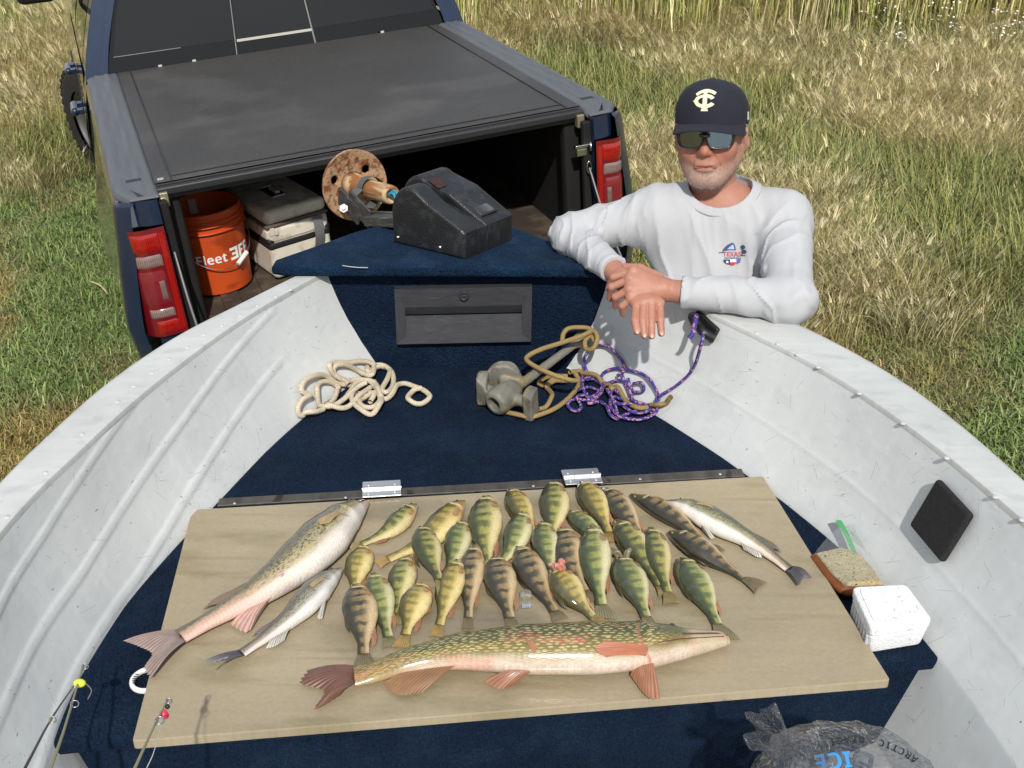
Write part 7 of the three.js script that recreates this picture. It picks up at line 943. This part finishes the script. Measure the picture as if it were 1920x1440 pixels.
    c.fillStyle = '#1c2850'; c.beginPath(); c.moveTo(44, 186); c.lineTo(106, 186); c.lineTo(106, 236); c.quadraticCurveTo(60, 236, 44, 204); c.fill(); c.fillStyle = '#f2f2f4'; c.fillRect(106, 184, 56, 26); c.fillStyle = '#b8332c'; c.beginPath(); c.moveTo(106, 210); c.lineTo(162, 210); c.quadraticCurveTo(150, 250, 106, 246); c.fill(); c.fillStyle = '#ffffff'; c.beginPath(); for (let i = 0; i < 10; i++) { const r = i % 2 ? 7 : 17, a = -Math.PI / 2 + i * Math.PI / 5; c.lineTo(80 + Math.cos(a) * r, 210 + Math.sin(a) * r); } c.fill(); c.fillStyle = '#5a5f96'; c.beginPath(); c.moveTo(164, 186); c.lineTo(206, 160); c.lineTo(196, 214); c.lineTo(164, 232); c.fill();
    const tx = new THREE.CanvasTexture(cv); tx.colorSpace = THREE.SRGBColorSpace; let ok = true; const g = gridGeo(12, 12, (a, b) => { const h = hit(mix(1347, 1400, a), mix(500, 452, b), [shirtMesh]); if (!h) { ok = false; return [V(0, 0, 0)]; } return [h.p.addScaledVector(h.n, 0.0018), a, b]; }); if (ok) obj('chest_print', g, mat(0xffffff, 0.7, { map: tx, alphaTest: 0.4 }), man, 'small fish, lettering and lone star flag print'); }
  // cap
  const capM = mat(col(0.018, 0.02, 0.036), 0.9, { map: tex(256, 256, (x, y) => { const k = 215 + 40 * (tfbm(x, y, 60, 60, 2, 3) - 0.5) + 30 * (tfbm(x, y, 4, 4, 3, 13) - 0.5); return [k, k, k]; }), bumpMap: gray(256, 256, (x, y) => 0.5 + 0.25 * Math.sin(x * 600) + 0.25 * Math.sin(y * 600)), bumpScale: 0.0005, sheen: 0.35, sheenColor: col(0.1, 0.11, 0.16), sheenRoughness: 0.5 });
  const crown = (th, h, o = 0) => { const fr = Math.max(0, Math.cos(th)); let r = Math.pow(1 - Math.pow(h, 2.9 + 0.7 * fr), 1 / (2.3 + 0.3 * fr)); for (let k = 0; k < 6; k++) { let dt = Math.abs(((th - k * Math.PI / 3 + Math.PI) % (2 * Math.PI) + 2 * Math.PI) % (2 * Math.PI) - Math.PI); r *= 1 - 0.011 * Math.exp(-Math.pow(dt / 0.03, 2)); } const y0 = 0.026 + 0.006 * fr; return V((0.0885 + o) * Math.sin(th) * r, y0 + (0.108 + o) * h, -0.008 + (0.106 + o) * Math.cos(th) * r).applyMatrix4(HM); };
  const capG = obj('cap', gridGeo(96, 26, (a, b) => [crown(a * Math.PI * 2, b), a * 4, b * 1.2], true), capM, man, 'dark navy ball cap');
  obj('cap_button', [sph(0.007, toH(0, 0.131, -0.008), 12, 8)], capM, capG);
  const brimP = (a, b, top) => { const th = mix(-1.22, 1.22, a), c = Math.cos(th * 1.27); const base = V(0.0885 * Math.sin(th), 0.031, -0.008 + 0.106 * Math.cos(th)); const len = 0.072 * Math.pow(Math.max(0, c), 0.7); const y = base.y + 0.003 - 0.008 * b * b - 0.026 * Math.pow(Math.sin(th), 2) * (0.35 + 0.65 * b) + (top ? 0.0016 : -0.0016); return V(base.x * (1 + 0.05 * b), y, base.z + len * b).applyMatrix4(HM); };
  obj('brim', [gridGeo(40, 10, (a, b) => [brimP(a, b, true), a * 2, b]), gridGeo(40, 10, (a, b) => [brimP(a, b, false), a * 2, b]), gridGeo(40, 1, (a, b) => [brimP(a, 1, b > 0.5), a * 2, b])], capM, capG);
  { const cv = document.createElement('canvas'); cv.width = cv.height = 256; const c = cv.getContext('2d'); c.clearRect(0, 0, 256, 256); c.fillStyle = '#f0e7c4'; c.strokeStyle = '#f0e7c4';
    c.lineWidth = 40; c.beginPath(); c.ellipse(128, 136, 84, 60, 0, 0.42, Math.PI * 2 - 0.42); c.stroke(); c.beginPath(); c.moveTo(8, 140); c.lineTo(56, 96); c.lineTo(56, 180); c.fill(); c.clearRect(206, 124, 50, 22);
    c.lineWidth = 34; c.beginPath(); c.moveTo(34, 70); c.quadraticCurveTo(128, -14, 232, 56); c.stroke(); c.fillRect(108, 30, 42, 190); c.beginPath(); c.moveTo(108, 190); c.lineTo(150, 190); c.lineTo(164, 250); c.lineTo(96, 250); c.fill();
    c.globalCompositeOperation = 'destination-out'; c.lineWidth = 9; c.beginPath(); c.moveTo(30, 96); c.quadraticCurveTo(128, 28, 236, 84); c.stroke(); c.globalCompositeOperation = 'source-over'; c.fillRect(112, 34, 34, 80);
    const tx = new THREE.CanvasTexture(cv); tx.colorSpace = THREE.SRGBColorSpace; obj('cap_emblem', gridGeo(24, 24, (a, b) => [crown(mix(-0.36, 0.36, a) - 0.06, mix(0.3, 0.79, b), 0.0018), a, b]), mat(0xffffff, 0.8, { map: tx, alphaTest: 0.5, bumpMap: gray(128, 128, (x, y) => 0.5 + 0.5 * Math.sin((x + y) * 200)), bumpScale: 0.0006 }), capG, 'cream interlocked TC letters'); }
  obj('side_mark', gridGeo(4, 6, (a, b) => [crown(mix(1.32, 1.45, a), mix(0.1, 0.28, b), 0.0015), a, b]), mat(col(0.6, 0.62, 0.62), 0.8), capG, 'small pale mark on the cap side');
  // sunglasses
  const wrap = (x, y, o) => V(x, y, 0.1085 + o - 4.6 * x * x).applyMatrix4(HM); const blackM = mat(col(0.012, 0.012, 0.012), 0.28, { clearcoat: 0.6 });
  const outline = (s, k, a) => { const c = Math.cos(a), n = Math.sin(a); const ex = 0.55; let x = Math.sign(c) * Math.pow(Math.abs(c), ex) * 0.0275 * k, y = Math.sign(n) * Math.pow(Math.abs(n), ex) * 0.0205 * k; if (y < 0) x *= 1 + 0.2 * y / 0.02 * (x * s < 0 ? 0.9 : 0.35); return [s * 0.0345 + x, 0.0 + y]; };
  const fr = []; for (const s of [-1, 1]) fr.push(gridGeo(48, 6, (a, b) => { const q = [[1.0, 0.0015], [1.0, 0.004], [1.1, 0.005], [1.19, 0.0035], [1.2, -0.001], [1.1, -0.002], [1.0, 0.0015]][Math.round(b * 6)]; const [x, y] = outline(s, q[0], a * Math.PI * 2); return [wrap(x, y, q[1]), a, b]; }, true));
  fr.push(gridGeo(10, 8, (a, b) => { const x = mix(-0.013, 0.013, a), an = b * Math.PI * 2; return [wrap(x, 0.009 + 0.0045 * Math.cos(an), 0.003 + 0.003 * Math.sin(an)), a, b]; }));
  const glasses = obj('sunglasses', fr, blackM, man, 'black framed mirrored sunglasses');
  const lensM = mat(col(0.2, 0.24, 0.26), 0.04, { metalness: 1 }); for (const s of [-1, 1]) { obj('lens', gridGeo(40, 8, (a, b) => { const [x, y] = outline(s, Math.max(b, 0.001) * 1.02, a * Math.PI * 2); return [wrap(x, y, 0.0022), a, b]; }, true), lensM, glasses); obj('temple_arm', [tube([toH(s * 0.066, 0.008, 0.09), toH(s * 0.0765, 0.008, 0.06), toH(s * 0.085, 0.005, 0.0), toH(s * 0.086, -0.004, -0.02)], 0.0032, 6)], blackM, glasses); }
  // trousers and shoes, below the gunwale
  const g0 = gPlane(0.6, -2.9); const hipL = V(hip.x - 0.09, 0.98, hip.z - 0.03), hipR = V(hip.x + 0.09, 0.98, hip.z - 0.02), knL = V(hip.x - 0.11, 0.53, hip.z - 0.04), knR = V(hip.x + 0.12, 0.53, hip.z - 0.02), anL = V(hip.x - 0.12, g0 + 0.1, hip.z - 0.12), anR = V(hip.x + 0.13, g0 + 0.11, hip.z - 0.1);
  obj('trousers', surfaceNet((x, y, z) => { let d = cap(x, y, z, hipL, knL, 0.1, 0.07); d = smin(d, cap(x, y, z, knL, anL, 0.07, 0.056), 0.02); d = smin(d, smin(cap(x, y, z, hipR, knR, 0.1, 0.07), cap(x, y, z, knR, anR, 0.07, 0.056), 0.02), 0.03); d = smin(d, cap(x, y, z, hip.clone().add(V(-0.03, -0.02, 0)), hip.clone().add(V(0.03, -0.02, 0)), 0.15, 0.15), 0.08); d -= 0.006 * n3(x * 22, y * 12, z * 22); return Math.max(d, y - 1.12); }, V(hip.x - 0.3, g0, hip.z - 0.35), V(hip.x + 0.32, 1.14, hip.z + 0.25), 0.013, 0.2), mat(col(0.06, 0.09, 0.16), 0.9), man, 'blue jeans');
  for (const a of [anL, anR]) obj('shoe', surfaceNet((x, y, z) => Math.max(smin(ell(x, y, z, { x: a.x, y: a.y - 0.05, z: a.z + 0.07 }, 0.052, 0.05, 0.14), cap(x, y, z, a, { x: a.x, y: a.y - 0.04, z: a.z }, 0.055, 0.05), 0.03), a.y - 0.1 - y), V(a.x - 0.08, a.y - 0.12, a.z - 0.1), V(a.x + 0.08, a.y + 0.08, a.z + 0.24), 0.009, 0.1), mat(col(0.12, 0.1, 0.08), 0.7), man);
}

for (const o of scene.children) o.traverse?.(m => { if (m.isMesh) { m.castShadow = true; m.receiveShadow = true; } });
renderer.render(scene, camera);
